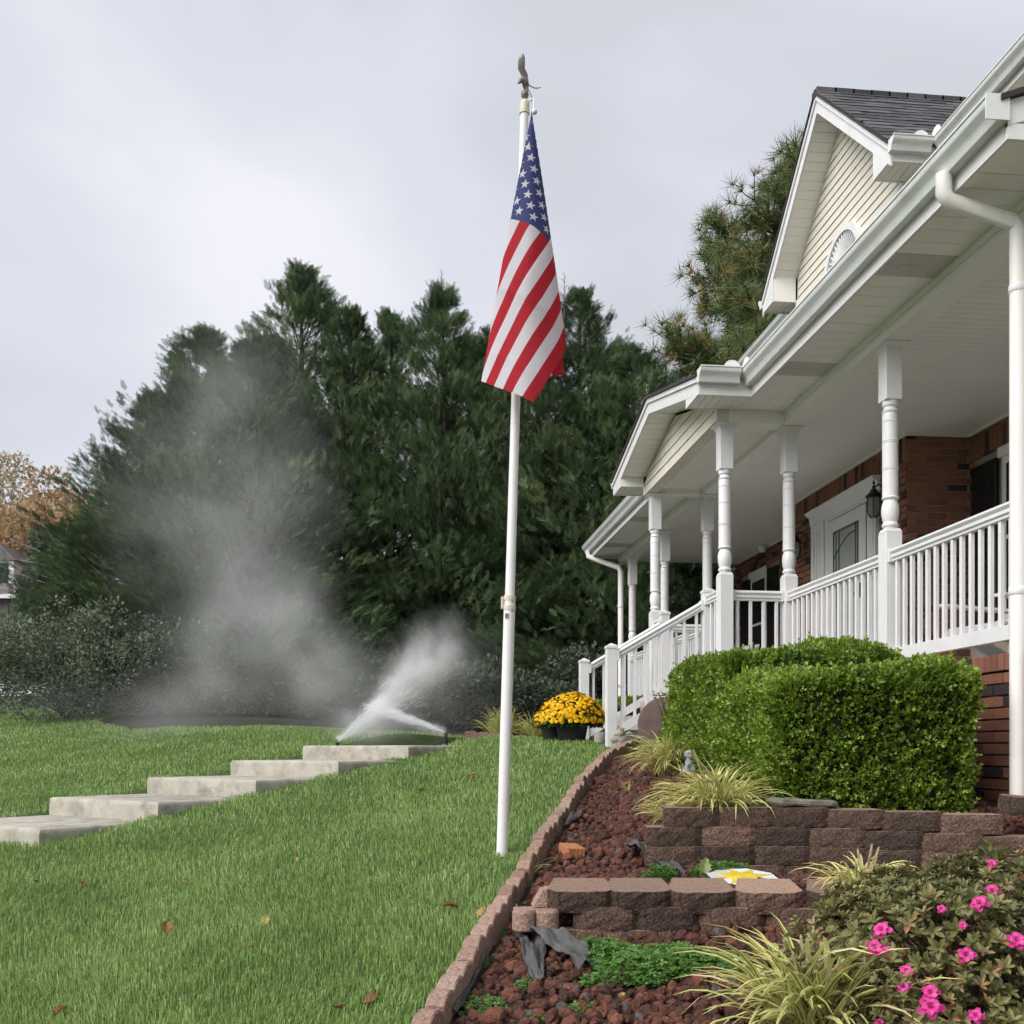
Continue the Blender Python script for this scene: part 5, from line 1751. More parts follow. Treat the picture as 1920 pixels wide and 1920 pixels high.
sl_ = np.concatenate([[0], np.cumsum(np.linalg.norm(np.diff(CV, axis=0), axis=1))])
# the fold on the left must fall at 18 degrees of the cloth, the right one at 41
iL, iR = 3 * 14, 7 * 14
phi = np.interp(sl_, [0, sl_[iL], sl_[iR], sl_[-1]], [0, 18, 41, 41 + (sl_[-1] - sl_[iR])])
phi = phi / max(1, 1) 
FLn, FHt = 1.50, .89
def flag_pt(S, T, lift=0.0):
    r_ = math.hypot(S, T)
    f = math.degrees(math.atan2(T, S)) if r_ > 1e-6 else 25
    f = min(f, phi[-1])
    al = math.radians(np.interp(f, phi, CV[:, 0]) * (1.13 - .09 * r_ / 1.6)); de = math.radians(np.interp(f, phi, CV[:, 1]))
    # soft creases across the cloth
    cr = .006 * math.sin(S * 9.0 + 1.0 * T) + .004 * math.sin(S * 23 - T * 17) * S + .007 * math.exp(-((S - .98) / .02) ** 2) + .005 * math.exp(-((S - 1.30 - .06 * T) / .02) ** 2) - .004 * math.exp(-((T - .47) / .015) ** 2)
    d = Vector((math.tan(al), math.tan(de), -1)).normalized()
    p = d * r_
    p = Vector((p.x * CA + p.y * SA, -p.x * SA + p.y * CA, p.z))
    n_ = Vector((-SA, -CA, 0))
    return p + n_ * (lift + cr * min(1, r_))
NS, NT = 80, 78
vs = [flag_pt(FLn * i / NS, FHt * j / NT) for j in range(NT + 1) for i in range(NS + 1)]
fs, mi = [], []
for j in range(NT):
    for i in range(NS):
        a = j * (NS + 1) + i
        fs.append((a, a + 1, a + NS + 2, a + NS + 1))
        st = j * 13 // NT
        mi.append(2 if (st < 7 and i < NS * .4) else (0 if st % 2 == 0 else 1))
mb = MB().add(vs, fs); mb.m = mi
flag = mb.build('flag', [M['flag_red'], M['flag_white'], M['flag_blue']], None, sm=60, world_coords=False)
flag.location = FA
flag['label'] = 'stars and stripes flag hanging limp from the pole top'; flag['category'] = 'flag'
cantH, cantL = FHt * 7 / 13, FLn * .4
for row in range(9):
    for col in range(6 if row % 2 == 0 else 5):
        cs = cantL * ((col * 2 + 1) if row % 2 == 0 else (col * 2 + 2)) / 12
        ct = cantH * (row + 1) / 10
        R_, r2 = .029, .0115
        pts = []
        for k in range(10):
            t = math.pi * k / 5
            rr = R_ if k % 2 == 0 else r2
            pts.append((cs - rr * math.sin(t) * 1.0, ct - rr * math.cos(t)))
        for lift in (.0022,):
            v2 = [flag_pt(cs, ct, lift)] + [flag_pt(a, b_, lift) for a, b_ in pts]
            f2 = [(0, 1 + k, 1 + (k + 1) % 10) for k in range(10)]
        # printed on both sides of the cloth
        v3 = [flag_pt(cs, ct, -.0022)] + [flag_pt(a, b_, -.0022) for a, b_ in pts]
        mbs = MB().add(v2, f2).add(v3, [t_[::-1] for t_ in f2])
        mbs.build('star', M['flag_white'], flag, world_coords=False)

# ------------------------------------------------------------------ porch chairs
def porch_chair():
    t = thing('porch_chair', 'x', 'chair', (0, 0, 0), 'white slatted chairs on the porch')
    def bb(name, p, q, w, h): MB().beam(p, q, w, h).build(name, M['white'], t, world_coords=False)
    for i in range(5):
        y = -.22 + i * .11
        bb('back_slat', (.22, y * .85, .30), (.50, y * 1.15, 1.02 - abs(y) * .35), .095, .02)
    for i in range(5):
        x = -.28 + i * .105
        bb('seat_slat', (x, -.27, .38 - i * .018), (x, .27, .38 - i * .018), .09, .02)
    for s in (-1, 1):
        bb('arm', (-.38, s * .32, .58), (.38, s * .30, .56), .11, .022)
        bb('leg', (-.30, s * .28, 0), (-.30, s * .28, .57), .035, .09)
        bb('rear_leg', (.55, s * .25, 0.02), (-.25, s * .25, .36), .03, .10)
        bb('arm_support', (.34, s * .29, .2), (.36, s * .29, .55), .03, .07)
    bb('back_rail', (.33, -.30, .55), (.33, .30, .55), .03, .06)
    bb('back_rail', (.44, -.30, .85), (.44, .30, .85), .03, .05)
    bb('front_apron', (-.32, -.29, .33), (-.32, .29, .33), .025, .09)
    return t
pc = porch_chair()
pc.location = (4.72, 7.55, FL); pc.rotation_euler = (0, 0, math.radians(12))
pc['label'] = 'white slatted chair behind the nearest porch railing'
for loc, rz, lab in (((4.75, 14.6, FL), 25, 'white slatted chair beside the column right of the portico'), ((4.75, 13.4, FL), -10, 'white slatted chair nearest the door on the far porch'), ((4.72, 6.35, FL), 0, 'white slatted chair at the near end of the porch')):
    c = copy_tree(pc); c.location = loc; c.rotation_euler = (0, 0, math.radians(rz)); c['label'] = lab

# ------------------------------------------------------------------ fallen leaves
def leaf_mesh(seed):
    r_ = random.Random(seed)
    n = 11
    out = []
    for k in range(n):
        t = k / (n - 1)
        w = math.sin(math.pi * t) ** .8 * (.42 if k % 2 else .28) * r_.uniform(.8, 1.15)
        out.append((t, w))
    vs, fs = [], []
    for t, w in out:
        c = .22 * math.sin(t * 3 + seed)
        vs += [((t - .5), -w, c + .16 + r_.uniform(-.05, .05)), ((t - .5), 0, c * .6), ((t - .5), w, c + .16 + r_.uniform(-.05, .08))]
    for i in range(n - 1):
        for k in range(2):
            a = i * 3 + k
            fs.append((a, a + 1, a + 4, a + 3))
    me = MB().add(vs, fs).mesh('fallen_leaf'); me.materials.append(M['dead_leaf'])
    return me
LM = [leaf_mesh(s) for s in range(4)]
LEAVES = [(158, 1670, .10, 'curled brown leaf on the lawn nearest the lowest step', 0), (312, 1757, .11, 'large tan oak leaf low on the left lawn', .4),
          (497, 1740, .09, 'greenish leaf upright in the lawn left of the oak leaf gap', .9), (548, 1690, .06, 'small pale leaf in the middle of the lawn', .5),
          (345, 1668, .06, 'small yellow leaf above the oak leaf', .95), (554, 1622, .06, 'yellow leaf in the upper middle lawn', .95),
          (739, 1667, .05, 'tiny yellow leaf left of the pole base', .95), (790, 1487, .09, 'two-toned brown leaf on the slope below the path', .3),
          (886, 1462, .09, 'orange leaf left of the pole shaft', .5), (66, 1665, .08, 'dull brown leaf at the left picture edge', .1),
          (633, 1905, .08, 'dark curled leaf at the bottom of the lawn', 0), (692, 1888, .12, 'reddish brown leaf at the bottom near the edging', .05),
          (845, 1715, .10, 'brown leaf on a straw twig by the edging', .1), (903, 1727, .09, 'yellow leaf caught against the edging', .8),
          (520, 1404, .10, 'yellow leaf beside the top concrete step', .95), (935, 1580, .09, 'orange leaf at the foot of the flag pole', .6),
          (115, 1915, .09, 'brown leaf in the bottom left corner of the lawn', .15), (470, 1790, .05, 'dark crumpled leaf fragment mid lawn', .0),
          (1165, 1884, .06, 'pale yellow leaf on the front lava rock', .95), (1410, 1890, .10, 'orange leaf under the big liriope clump', .4),
          (1040, 1625, .09, 'rusty leaf beside the orange brick', .3), (1175, 1480, .10, 'orange leaf on the upper lava rock', .4)]
for i, (u, v, sz, lab, hue) in enumerate(LEAVES):
    q = hit(u, v)
    o = link('fallen_leaf', LM[i % 4].copy(), None)
    at = o.data.attributes.new('rnd', 'FLOAT', 'FACE'); at.data.foreach_set('value', [hue * .95] * len(o.data.polygons))
    o.location = q + Vector((0, 0, .030 if not bool(in_bed(q.x, q.y)) else .03)); o.scale = (sz * .72,) * 3
    o.rotation_euler = (random.uniform(-.5, .5), random.uniform(-.5, .5), random.uniform(0, 6))
    tag(o, lab, 'leaf', 'fallen leaves')
# ------------------------------------------------------------------ boxwood hedges
def leaf_quad(l=1.0, w=.5, bend=.15):
    """small pointed leaf along +X, folded a little on its midrib"""
    v = np.array([(0, 0, 0), (.45 * l, -w / 2, bend * .4), (.45 * l, 0, 0), (.45 * l, w / 2, bend * .4), (l, 0, -bend * .3)])
    f = np.array([(0, 1, 2), (0, 2, 3), (1, 4, 2), (2, 4, 3)])
    return v, f
def leaf_flat(l=1.0, w=.5, bend=.15):
    v = np.array([(0, 0, 0), (.5 * l, -w / 2, bend * .5), (l, 0, -bend * .2), (.5 * l, w / 2, bend * .5)])
    return v, np.array([(0, 1, 2), (0, 2, 3)])
def sprig(nl, spread=.9, l=1.0, w=.55, along=1.6):
    vs, fs = [], []
    lv, lf = leaf_flat(l, w)
    r_ = np.random.default_rng(4)
    for k in range(nl):
        t = k / max(1, nl - 1)
        az = k * 2.4
        pit = spread * (1 - .75 * t)
        d = np.array([[math.cos(pit), math.sin(pit) * math.cos(az), math.sin(pit) * math.sin(az)]])
        R = frame(d, np.array([az]))[0]
        base_ = np.array([along * t - along, 0, 0])
        vs.append(lv @ R.T + base_); fs.append(lf + len(lv) * k)
    return np.concatenate(vs), np.concatenate(fs)
SPR_BOX = sprig(8, 1.0, 1.0, .62, 1.9)

def wob3(p, s, ph=0.0):
    return (np.sin(p[:, 0] * s + ph) * np.sin(p[:, 1] * s * 1.13 + 1.7 + ph) + np.sin(p[:, 2] * s * .9 + p[:, 0] * s * .6 + 2.1 + ph)) * .5

def boxwood(name, label, x0, x1, y0, y1, z0f, z1, n, faces='-x-y+z+x', ls=.0205, group='clipped boxwood hedges', rd=.15, rough=.06, topslope=0.0):
    cx, cy = (x0 + x1) / 2, (y0 + y1) / 2
    zb = float(bed_z(cx, cy)) if z0f is None else z0f
    t = thing(name, label, 'hedge', (cx, cy, zb), group)
    hx, hy, hz = (x1 - x0) / 2, (y1 - y0) / 2, (z1 - zb) / 2
    cz = (z1 + zb) / 2
    ar = {'-x': hy * hz, '+x': hy * hz, '-y': hx * hz, '+y': hx * hz * .4, '+z': hx * hy}
    keys = [k for k in ar if k in faces]
    pr = np.array([ar[k] for k in keys]); pr /= pr.sum()
    ch = rng.choice(len(keys), n, p=pr)
    P = rng.uniform(-1, 1, (n, 3))
    for i, k in enumerate(keys):
        a = {'x': 0, 'y': 1, 'z': 2}[k[1]]
        P[ch == i, a] = -1 if k[0] == '-' else 1
    H = np.array([hx, hy, hz])
    # rounded corners: clamp into the inner box, then push out by the radius
    Q = P * H
    inner = np.clip(Q, -(H - rd), H - rd)
    dlt = Q - inner
    ln = np.linalg.norm(dlt, axis=1, keepdims=True)
    Nn = dlt / (ln + 1e-9)
    S = inner + Nn * rd
    C = np.array([cx, cy, cz])
    wv = wob3(S + C, 5.0) * rough + wob3(S + C, 13.0, 1.0) * rough * .5
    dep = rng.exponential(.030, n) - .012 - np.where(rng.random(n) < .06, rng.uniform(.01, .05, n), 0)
    S = S + Nn * (wv - dep)[:, None]
    S[:, 2] += topslope * (S[:, 1]) * (S[:, 2] + hz) / (2 * hz)
    T = S + C
    D = Nn + rng.normal(0, .42, (n, 3)) + np.array([0, 0, .35])
    R = frame(D, rng.uniform(0, 6.28, n))
    sc = ls * rng.uniform(.7, 1.25, n)
    V, F = scatter(SPR_BOX[0], SPR_BOX[1], R, T, sc)
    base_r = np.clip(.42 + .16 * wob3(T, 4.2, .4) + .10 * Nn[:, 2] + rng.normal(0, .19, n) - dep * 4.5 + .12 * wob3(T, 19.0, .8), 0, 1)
    base_r = base_r - .25 * (wob3(T, 8.0, 3.0) > .62)
    base_r = np.where(rng.random(n) < .05, np.clip(base_r + .35, 0, 1), base_r)
    rr = np.repeat(base_r, len(SPR_BOX[1])) + rng.normal(0, .06, n * len(SPR_BOX[1]))
    o = link('foliage', mesh_np('foliage', V - C * [1, 1, 0] - np.array([0, 0, zb]), F, np.clip(rr, 0, 1)), t, M['box'])
    o['kind'] = 'stuff'
    # solid dark core; the shade behind the leaves is put into its colour
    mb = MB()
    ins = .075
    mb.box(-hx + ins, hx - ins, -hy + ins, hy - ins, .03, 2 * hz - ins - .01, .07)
    mb.build('shade_core', M['box_core'], t, world_coords=False)
    for k in range(5):
        px, py = random.uniform(-hx * .6, hx * .6), random.uniform(-hy * .6, hy * .6)
        MB().tube([(px, py, -.08), (px * .9, py * .9, .15)], [.014, .009], 6).build('stem', M['twig'], t, world_coords=False)
    return t
boxwood('boxwood_hedge', 'clipped boxwood hedge nearest the camera above the upper wall', 2.02, 3.26, 5.38, 6.40, -.42, .47, 13500, ls=.0222)
boxwood('boxwood_hedge', 'longer boxwood hedge behind the nearest one, reaching the porch stairs', 2.02, 3.25, 6.25, 7.85, -.22, .66, 12000, ls=.0232)
boxwood('boxwood_hedge', 'small boxwood bush on the far side of the porch stairs', 2.05, 3.3, 12.35, 13.3, .05, .62, 3600, ls=.024)

# ------------------------------------------------------------------ variegated liriope
def liriope(label, pos, nb, length, lean_dir=None, width=.011, seed=0, spread=1.0, group='variegated liriope clumps', name='liriope', yel=.5, spikes=0):
    r_ = np.random.default_rng(seed)
    t = thing(name, label, 'grass clump', tuple(pos), group)
    seg = 7
    V, F, Rn = [], [], []
    off = 0
    for i in range(nb):
        az = r_.uniform(0, 2 * np.pi)
        Ln = length * r_.uniform(.55, 1.15)
        el0 = r_.uniform(.75, 1.45) / max(.6, spread)
        droop = r_.uniform(1.1, 2.3) * spread
        d = np.array([math.cos(az), math.sin(az)])
        if lean_dir is not None:
            d = d * .75 + np.array(lean_dir) * .75; d /= np.linalg.norm(d)
        o2 = r_.normal(0, length * .10, 2)
        p = np.array([o2[0], o2[1], -.01])
        el = el0
        w = width * r_.uniform(.75, 1.2)
        tw = r_.uniform(-.5, .5)
        pts = []
        for k in range(seg + 1):
            tt = k / seg
            side = np.array([-d[1], d[0], 0]) * math.cos(tw) + np.array([0, 0, 1]) * math.sin(tw)
            ww = w * (1 if tt < .6 else max(.06, 1 - ((tt - .6) / .4) ** 1.6)) * (.55 + .45 * min(1, tt * 4))
            pts.append((p.copy(), side, ww))
            stp = Ln / seg
            p = p + np.array([d[0] * math.cos(el), d[1] * math.cos(el), math.sin(el)]) * stp
            el -= droop / seg * (.4 + 1.2 * tt)
            if p[2] < .006 and k > 2: el = max(el, -.03); p[2] = max(p[2], .004)
        kind = r_.random()
        for q, s_, ww in pts:
            for c in (-.5, -.17, .17, .5):
                V.append(q + s_ * ww * c + np.array([0, 0, (abs(c) - .2) * ww * .5]))
        for k in range(seg):
            for c in range(3):
                a = off + k * 4 + c
                F.append((a, a + 1, a + 5, a + 4))
                if kind < yel: v_ = .82 if c != 1 else (.62 if kind < yel * .6 else .30)
                elif kind < .93: v_ = .66 if c != 1 else .10
                else: v_ = .98
                Rn.append(np.clip(v_ + r_.normal(0, .05), 0, 1))
        off += (seg + 1) * 4
    o = link('blades', mesh_np('blades', np.array(V), np.array(F), Rn), t, M['liriope'])
    o['kind'] = 'stuff'
    for k in range(spikes):
        az, h = r_.uniform(0, 6.28), length * r_.uniform(.6, .9)
        e1 = (math.cos(az) * h * .35, math.sin(az) * h * .35, h)
        mb = MB().tube([(0, 0, 0), (e1[0] * .4, e1[1] * .4, h * .6), e1], [.003, .003, .002], 5)
        for m_ in range(16):
            tt = .55 + .45 * m_ / 16
            blob(mb, (e1[0] * tt, e1[1] * tt, h * tt), .006, 5, 4)
        mb.build('seed_spike', M['seed'], t, world_coords=False)
    return t
M['seed'] = solid('seed_spike', (.36, .30, .18), .8, .2, 40)
q = hit(1535, 1870)
liriope('large variegated liriope clump spilling over lava rock beside the azalea', cw((1525 - 960) / 1920 * 3.36, 3.36, float(bed_z(*cw((1525 - 960) / 1920 * 3.36, 3.36).xy)) + .0), 250, .50, (-.50, -.15), .0200, 3, 1.0, yel=.60, spikes=3)
q = cw((1620 - 960) / 1920 * 4.55, 4.55)
liriope('yellow liriope clump on the lower wall behind the azalea', (q.x, q.y, -.655), 210, .30, (-.1, -.3), .0125, 5, 1.2, yel=.82, spikes=4)
q = cw((1345 - 960) / 1920 * 5.62, 5.62)
liriope('yellow liriope clump behind the upper wall left of the hedge', (q.x, q.y, float(bed_z(q.x, q.y))), 480, .42, (-.35, -.1), .0115, 7, 1.1, yel=.72, spikes=1)
q = cw((1263 - 960) / 1920 * 7.4, 7.4)
liriope('liriope clump beside the stair base left of the rear hedge', (q.x, q.y, float(bed_z(q.x, q.y))), 360, .46, (-.2, -.1), .012, 9, 1.1, yel=.66)
q = hit(1243, 1548)
liriope('small liriope tuft at the left end of the upper wall', tuple(q + Vector((.06, .02, 0))), 120, .26, (-.6, -.1), .0085, 11, 1.1, yel=.7)
q = W(940, 1374, 12.9)
liriope('pale liriope clump left of the yellow flowers', (q.x, q.y, float(ground_z(q.x, q.y))), 170, .50, None, .014, 13, .9, yel=.45)
q = W(1000, 1376, 12.8)
liriope('pale liriope clump close behind the yellow flowers', (q.x, q.y, float(ground_z(q.x, q.y))), 170, .44, None, .014, 15, .95, yel=.45)
q = hit(1150, 1498)
liriope('sparse green grass weeds growing through the upper lava rock', tuple(q + Vector((.1, 0, 0))), 45, .16, None, .004, 17, .8, group='weeds in the lava rock', name='grass_weed', yel=.0)
q = hit(1045, 1620)
liriope('thin grass weed leaning over the edging', tuple(hit(985, 1650)), 14, .26, (.5, -.2), .005, 19, .9, group='weeds in the lava rock', name='grass_weed', yel=.1)

# ------------------------------------------------------------------ azalea in flower
AZc = cw((1822 - 960) / 1920 * 3.48, 3.48)
az_z = float(bed_z(AZc.x, AZc.y))
az = thing('azalea_bush', 'azalea bush with pink flowers in the lower right corner', 'bush', (AZc.x, AZc.y, az_z))
def rosette(nl=7, l=1.0, w=.40):
    vs, fs = [], []
    lv = np.array([(0, 0, 0), (.30 * l, -w * .42, .05), (.30 * l, 0, 0), (.30 * l, w * .42, .05), (.68 * l, -w * .46, .03), (.68 * l, 0, -.03), (.68 * l, w * .46, .03), (l, 0, -.10)])
    lf = np.array([(0, 1, 2), (0, 2, 3), (1, 4, 5), (1, 5, 2), (2, 5, 6), (2, 6, 3), (4, 7, 5), (5, 7, 6)])
    for k in range(nl):
        a_ = k * 2.4; pit = 1.15 - .75 * (k / nl)
        d = np.array([[math.cos(pit), math.sin(pit) * math.cos(a_), math.sin(pit) * math.sin(a_)]])
        R = frame(d, np.array([0.0]), up=(1, .01, 0))[0]
        vs.append((lv * (1 - .35 * k / nl)) @ R.T); fs.append(lf + len(lv) * k)
    return np.concatenate(vs), np.concatenate(fs)
ROS = rosette()
def az_surface(d):
    """lumpy dome radius in a direction"""
    return np.array([.60, .50, .50]) * (1 + .10 * wob3(d, 4.0)[:, None] + .06 * wob3(d, 9.0, 2)[:, None])
n = 2300
d = rand_unit(n); d[:, 2] = np.abs(d[:, 2]) * 1.0 - .08
d /= np.linalg.norm(d, axis=1, keepdims=True)
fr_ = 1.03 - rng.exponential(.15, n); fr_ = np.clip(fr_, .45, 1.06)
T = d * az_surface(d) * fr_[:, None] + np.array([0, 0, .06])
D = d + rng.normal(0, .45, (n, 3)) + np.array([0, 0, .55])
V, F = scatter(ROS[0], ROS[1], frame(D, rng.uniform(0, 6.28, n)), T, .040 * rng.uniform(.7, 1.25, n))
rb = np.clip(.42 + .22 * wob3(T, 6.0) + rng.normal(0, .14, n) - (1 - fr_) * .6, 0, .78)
rb = np.where(rng.random(n) < .05, rng.uniform(.70, .86, n), rb)
rr = np.repeat(rb, len(ROS[1])) + np.repeat(np.where(rng.random(n * 7) < .07, rng.uniform(.3, .6, n * 7), rng.normal(0, .08, n * 7)), len(ROS[1]) // 7)
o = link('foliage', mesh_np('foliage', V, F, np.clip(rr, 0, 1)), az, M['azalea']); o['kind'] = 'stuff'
tw = MB()
for k in range(70):
    dd = rand_unit(1)[0]; dd[2] = abs(dd[2])
    e1 = Vector(dd * az_surface(dd[None])[0] * .97)
    tw.tube([(e1.x * .12, e1.y * .12, -.03), (e1.x * .5, e1.y * .5, e1.z * .55), tuple(e1)], [.007, .004, .002], 5)
tw.build('stems', M['twig'], az, world_coords=False)['kind'] = 'stuff'
# flowers where the photograph shows them
def flower_mesh(seed):
    r_ = random.Random(seed)
    mb = MB(); rn = []
    for layer in range(2):
        for k in range(5):
            a_ = 2 * math.pi * (k + .5 * layer) / 5 + r_.uniform(-.15, .15)
            L_ = (1.0 - .28 * layer) * r_.uniform(.88, 1.1); wd = .62
            c, s = math.cos(a_), math.sin(a_)
            up = .18 + .35 * layer
            vs = []
            for rr_, ww, zz in ((.08, .06, .0), (.42, .42 * wd, up * .9), (.75, .50 * wd, up * 1.0 + r_.uniform(-.06, .06)), (1.0, .26 * wd, up * .75 + r_.uniform(-.1, .1))):
                x, y = rr_ * L_, ww
                for sg in (-1, 0, 1):
                    vs.append((c * x - s * y * sg, s * x + c * y * sg, zz + (.05 if sg else -.02)))
            fs = [(i * 3 + j, i * 3 + j + 1, i * 3 + j + 4, i * 3 + j + 3) for i in range(3) for j in range(2)]
            mb.add(vs, fs)
            rn += [min(1, max(0, r_.gauss(.45 + .25 * layer, .15)))] * len(fs)
    for k in range(6):
        a_ = k
        mb.tube([(0, 0, .05), (math.cos(a_) * .12, math.sin(a_) * .12, .55)], .015, 4); rn += [1] * 6
    me = mb.mesh('flower', rnd=rn[:len(mb.f)] if len(rn) >= len(mb.f) else rn + [1] * (len(mb.f) - len(rn)))
    me.materials.append(M['azalea_flower'])
    return me
FM = [flower_mesh(s_) for s_ in range(3)]
FLW = [(1861, 1672, .9), (1838, 1695, 1.05), (1655, 1745, 1.15), (1640, 1777, 1.0), (1660, 1785, .7), (1811, 1792, 1.1), (1905, 1765, 1.1), (1700, 1822, .9), (1694, 1850, .8), (1745, 1862, 1.0), (1746, 1888, 1.35),
       (1765, 1705, .6), (1860, 1620, .6), (1830, 1905, .9), (1650, 1918, .7), (1806, 1735, .5)]
def az_hit(u, v):
    dr = W(u, v, 1.0)
    t = 2.0
    while t < 5:
        p = dr * t - Vector((AZc.x, AZc.y, az_z + .06))
        q_ = np.array(p[:])
        rr_ = np.linalg.norm(q_); dd = q_ / (rr_ + 1e-9)
        if np.linalg.norm(q_ / az_surface(dd[None])[0]) < 1.03:
            return p + Vector((0, 0, .06)), Vector(dd)
        t += .01
    return None, None
for i, (u, v, s_) in enumerate(FLW):
    p, nd = az_hit(u, v)
    if p is None: continue
    o = bpy.data.objects.new('flower', FM[i % 3]); COL.objects.link(o); o.parent = az
    o.location = p
    tow = (-(p + Vector((AZc.x, AZc.y, az_z)))).normalized()
    axis_ = (nd * .4 + tow * .8 + Vector((random.uniform(-.3, .3), random.uniform(-.3, .3), .3))).normalized()
    o.rotation_euler = axis_.to_track_quat('Z', 'Y').to_euler()
    o.scale = (.027 * s_,) * 3

# ------------------------------------------------------------------ clover and ground ivy patches
def clover_leaf():
    vs, fs = [], []
    for k in range(3):
        a_ = 2 * math.pi * k / 3
        c, s = math.cos(a_), math.sin(a_)
        pts = [(.0, 0, 0), (.5, -.38, .12), (.95, -.30, .10), (.82, 0, .02), (.95, .30, .10), (.5, .38, .12)]
        vs += [(c * x - s * y, s * x + c * y, z) for x, y, z in pts]
        b_ = k * 6
        fs += [(b_, b_ + 1, b_ + 3), (b_ + 1, b_ + 2, b_ + 3), (b_, b_ + 3, b_ + 5), (b_ + 3, b_ + 4, b_ + 5)]
    return np.array(vs, float), np.array(fs)
CLV = clover_leaf()
def clover(label, poly_fn, n, size, hgt, zfn=bed_z, group='clover patches', name='clover_patch'):
    pts = np.array([poly_fn() for _ in range(n)])
    x, y, edge = pts[:, 0], pts[:, 1], pts[:, 2]
    c = np.array([x.mean(), y.mean()]); z0 = float(zfn(*c))
    h = hgt * rng.uniform(.4, 1.1, n) * (1 - .55 * edge)
    T = np.stack([x - c[0], y - c[1], zfn(x, y) - z0 + h], 1)
    D = rng.normal(0, .3, (n, 3)) + np.array([0, -.15, 1.0])
    R0 = frame(D, rng.uniform(0, 6.28, n), up=(1, .1, 0))
    R = np.stack([R0[:, :, 1], R0[:, :, 2], R0[:, :, 0]], 2)
    V, F = scatter(CLV[0], CLV[1], R, T, size * rng.uniform(.6, 1.25, n))
    t = thing(name, label, 'clover', (c[0], c[1], z0), group)
    o = link('leaves', mesh_np('leaves', V, F, np.repeat(np.clip(rng.beta(2.4, 2.2, n), 0, 1), len(CLV[1]))), t, M['clover']); o['kind'] = 'stuff'
    m_ = min(n, 400)
    S0 = T[:m_].copy(); S1 = T[:m_].copy(); S0[:, 2] -= h[:m_] + .01
    w = .0012
    P = np.stack([S0 + [-w, 0, 0], S0 + [w, 0, 0], S1 + [w, 0, 0], S1 + [-w, 0, 0]], 1).reshape(-1, 3)
    F2 = np.arange(m_)[:, None] * 4 + np.array([[0, 1, 2, 3]])
    s_ = link('stalks', mesh_np('stalks', P, F2, np.full(m_, .3)), t, M['clover']); s_['kind'] = 'stuff'
    return t
def ell(cx, cy, rx, ry, ang=0.0):
    ca_, sa_ = math.cos(ang), math.sin(ang)
    def f():
        r_, t_ = math.sqrt(random.random()), random.uniform(0, 6.283)
        k_ = 1 + .18 * math.sin(3 * t_ + cx * 9) + .12 * math.sin(7 * t_ + cy * 5)
        a_, b_ = rx * r_ * k_ * math.cos(t_), ry * r_ * k_ * math.sin(t_)
        return (cx + a_ * ca_ - b_ * sa_, cy + a_ * sa_ + b_ * ca_, r_ ** 3)
    return f
h2 = lambda u, v: hit(u, v, bed_z)
a_, b_ = h2(1130, 1832), h2(1370, 1850)
clover('wide bright green clover patch along the foot of the lower wall', ell((a_.x + b_.x) / 2, (a_.y + b_.y) / 2 + .08, (b_.x - a_.x) / 2 + .07, .17, -.05), 2300, .0155, .085)
a_ = h2(1135, 1810)
clover('clover patch beside the crumpled fabric under the scalloped paver', ell(a_.x, a_.y + .03, .11, .18, .1), 700, .0155, .08)
a_ = h2(908, 1892)
clover('clover patch at the bottom beside the nearest edging', ell(a_.x, a_.y, .085, .085), 240, .013, .03)
a_ = h2(980, 1855)
clover('small clover patch in the front lava rock left of the fabric', ell(a_.x, a_.y, .06, .055), 130, .012, .025)
a_ = h2(1086, 1898)
clover('little clover tuft in the front lava rock', ell(a_.x, a_.y, .055, .045), 110, .012, .03)
a_ = h2(1003, 1916)
clover('clover sprigs at the bottom picture edge', ell(a_.x, a_.y, .05, .035), 60, .012, .025)
tz = lambda x, y: np.full_like(np.asarray(x, float), -.635)
a_ = W(1350, 1640, 5.08)
clover('green ground cover below the upper wall beside the sun plaque', ell(a_.x, a_.y, .16, .06), 700, .011, .075, tz)
a_ = W(1240, 1648, 4.95)
clover('small ground cover tuft right of the torn fabric', ell(a_.x, a_.y, .09, .06), 260, .011, .075, tz)
a_ = W(1180, 1635, 5.0)
clover('small ground cover tuft left of the torn fabric', ell(a_.x, a_.y, .06, .05), 150, .010, .035, bed_z)
a_ = h2(1150, 1520)
clover('lime green weed mat in the upper lava rock', ell(a_.x, a_.y, .085, .07), 220, .009, .015)
a_ = h2(1108, 1506)
clover('thin weed patch near the far edging', ell(a_.x, a_.y, .07, .08), 130, .009, .02)
a_ = h2(1093, 1572)
clover('tiny weed patch beside the middle edging', ell(a_.x, a_.y, .04, .04), 70, .009, .02)
# pale lobed leaf standing in the ground cover
lw = W(1318, 1634, 5.0)
lf_ = link('weed_leaf', LM[1].copy(), None)
lf_.data.materials.clear(); lf_.data.materials.append(ramp_mat('pale_weed', [(0, (.30, .34, .13)), (1, (.34, .38, .16))], .6, transl=.3))
lf_.location = (lw.x, lw.y, -.575); lf_.scale = (.11, .09, .11); lf_.rotation_euler = (1.2, -1.1, .4)
tag(lf_, 'pale lobed leaf standing upright in the ground cover', 'leaf')

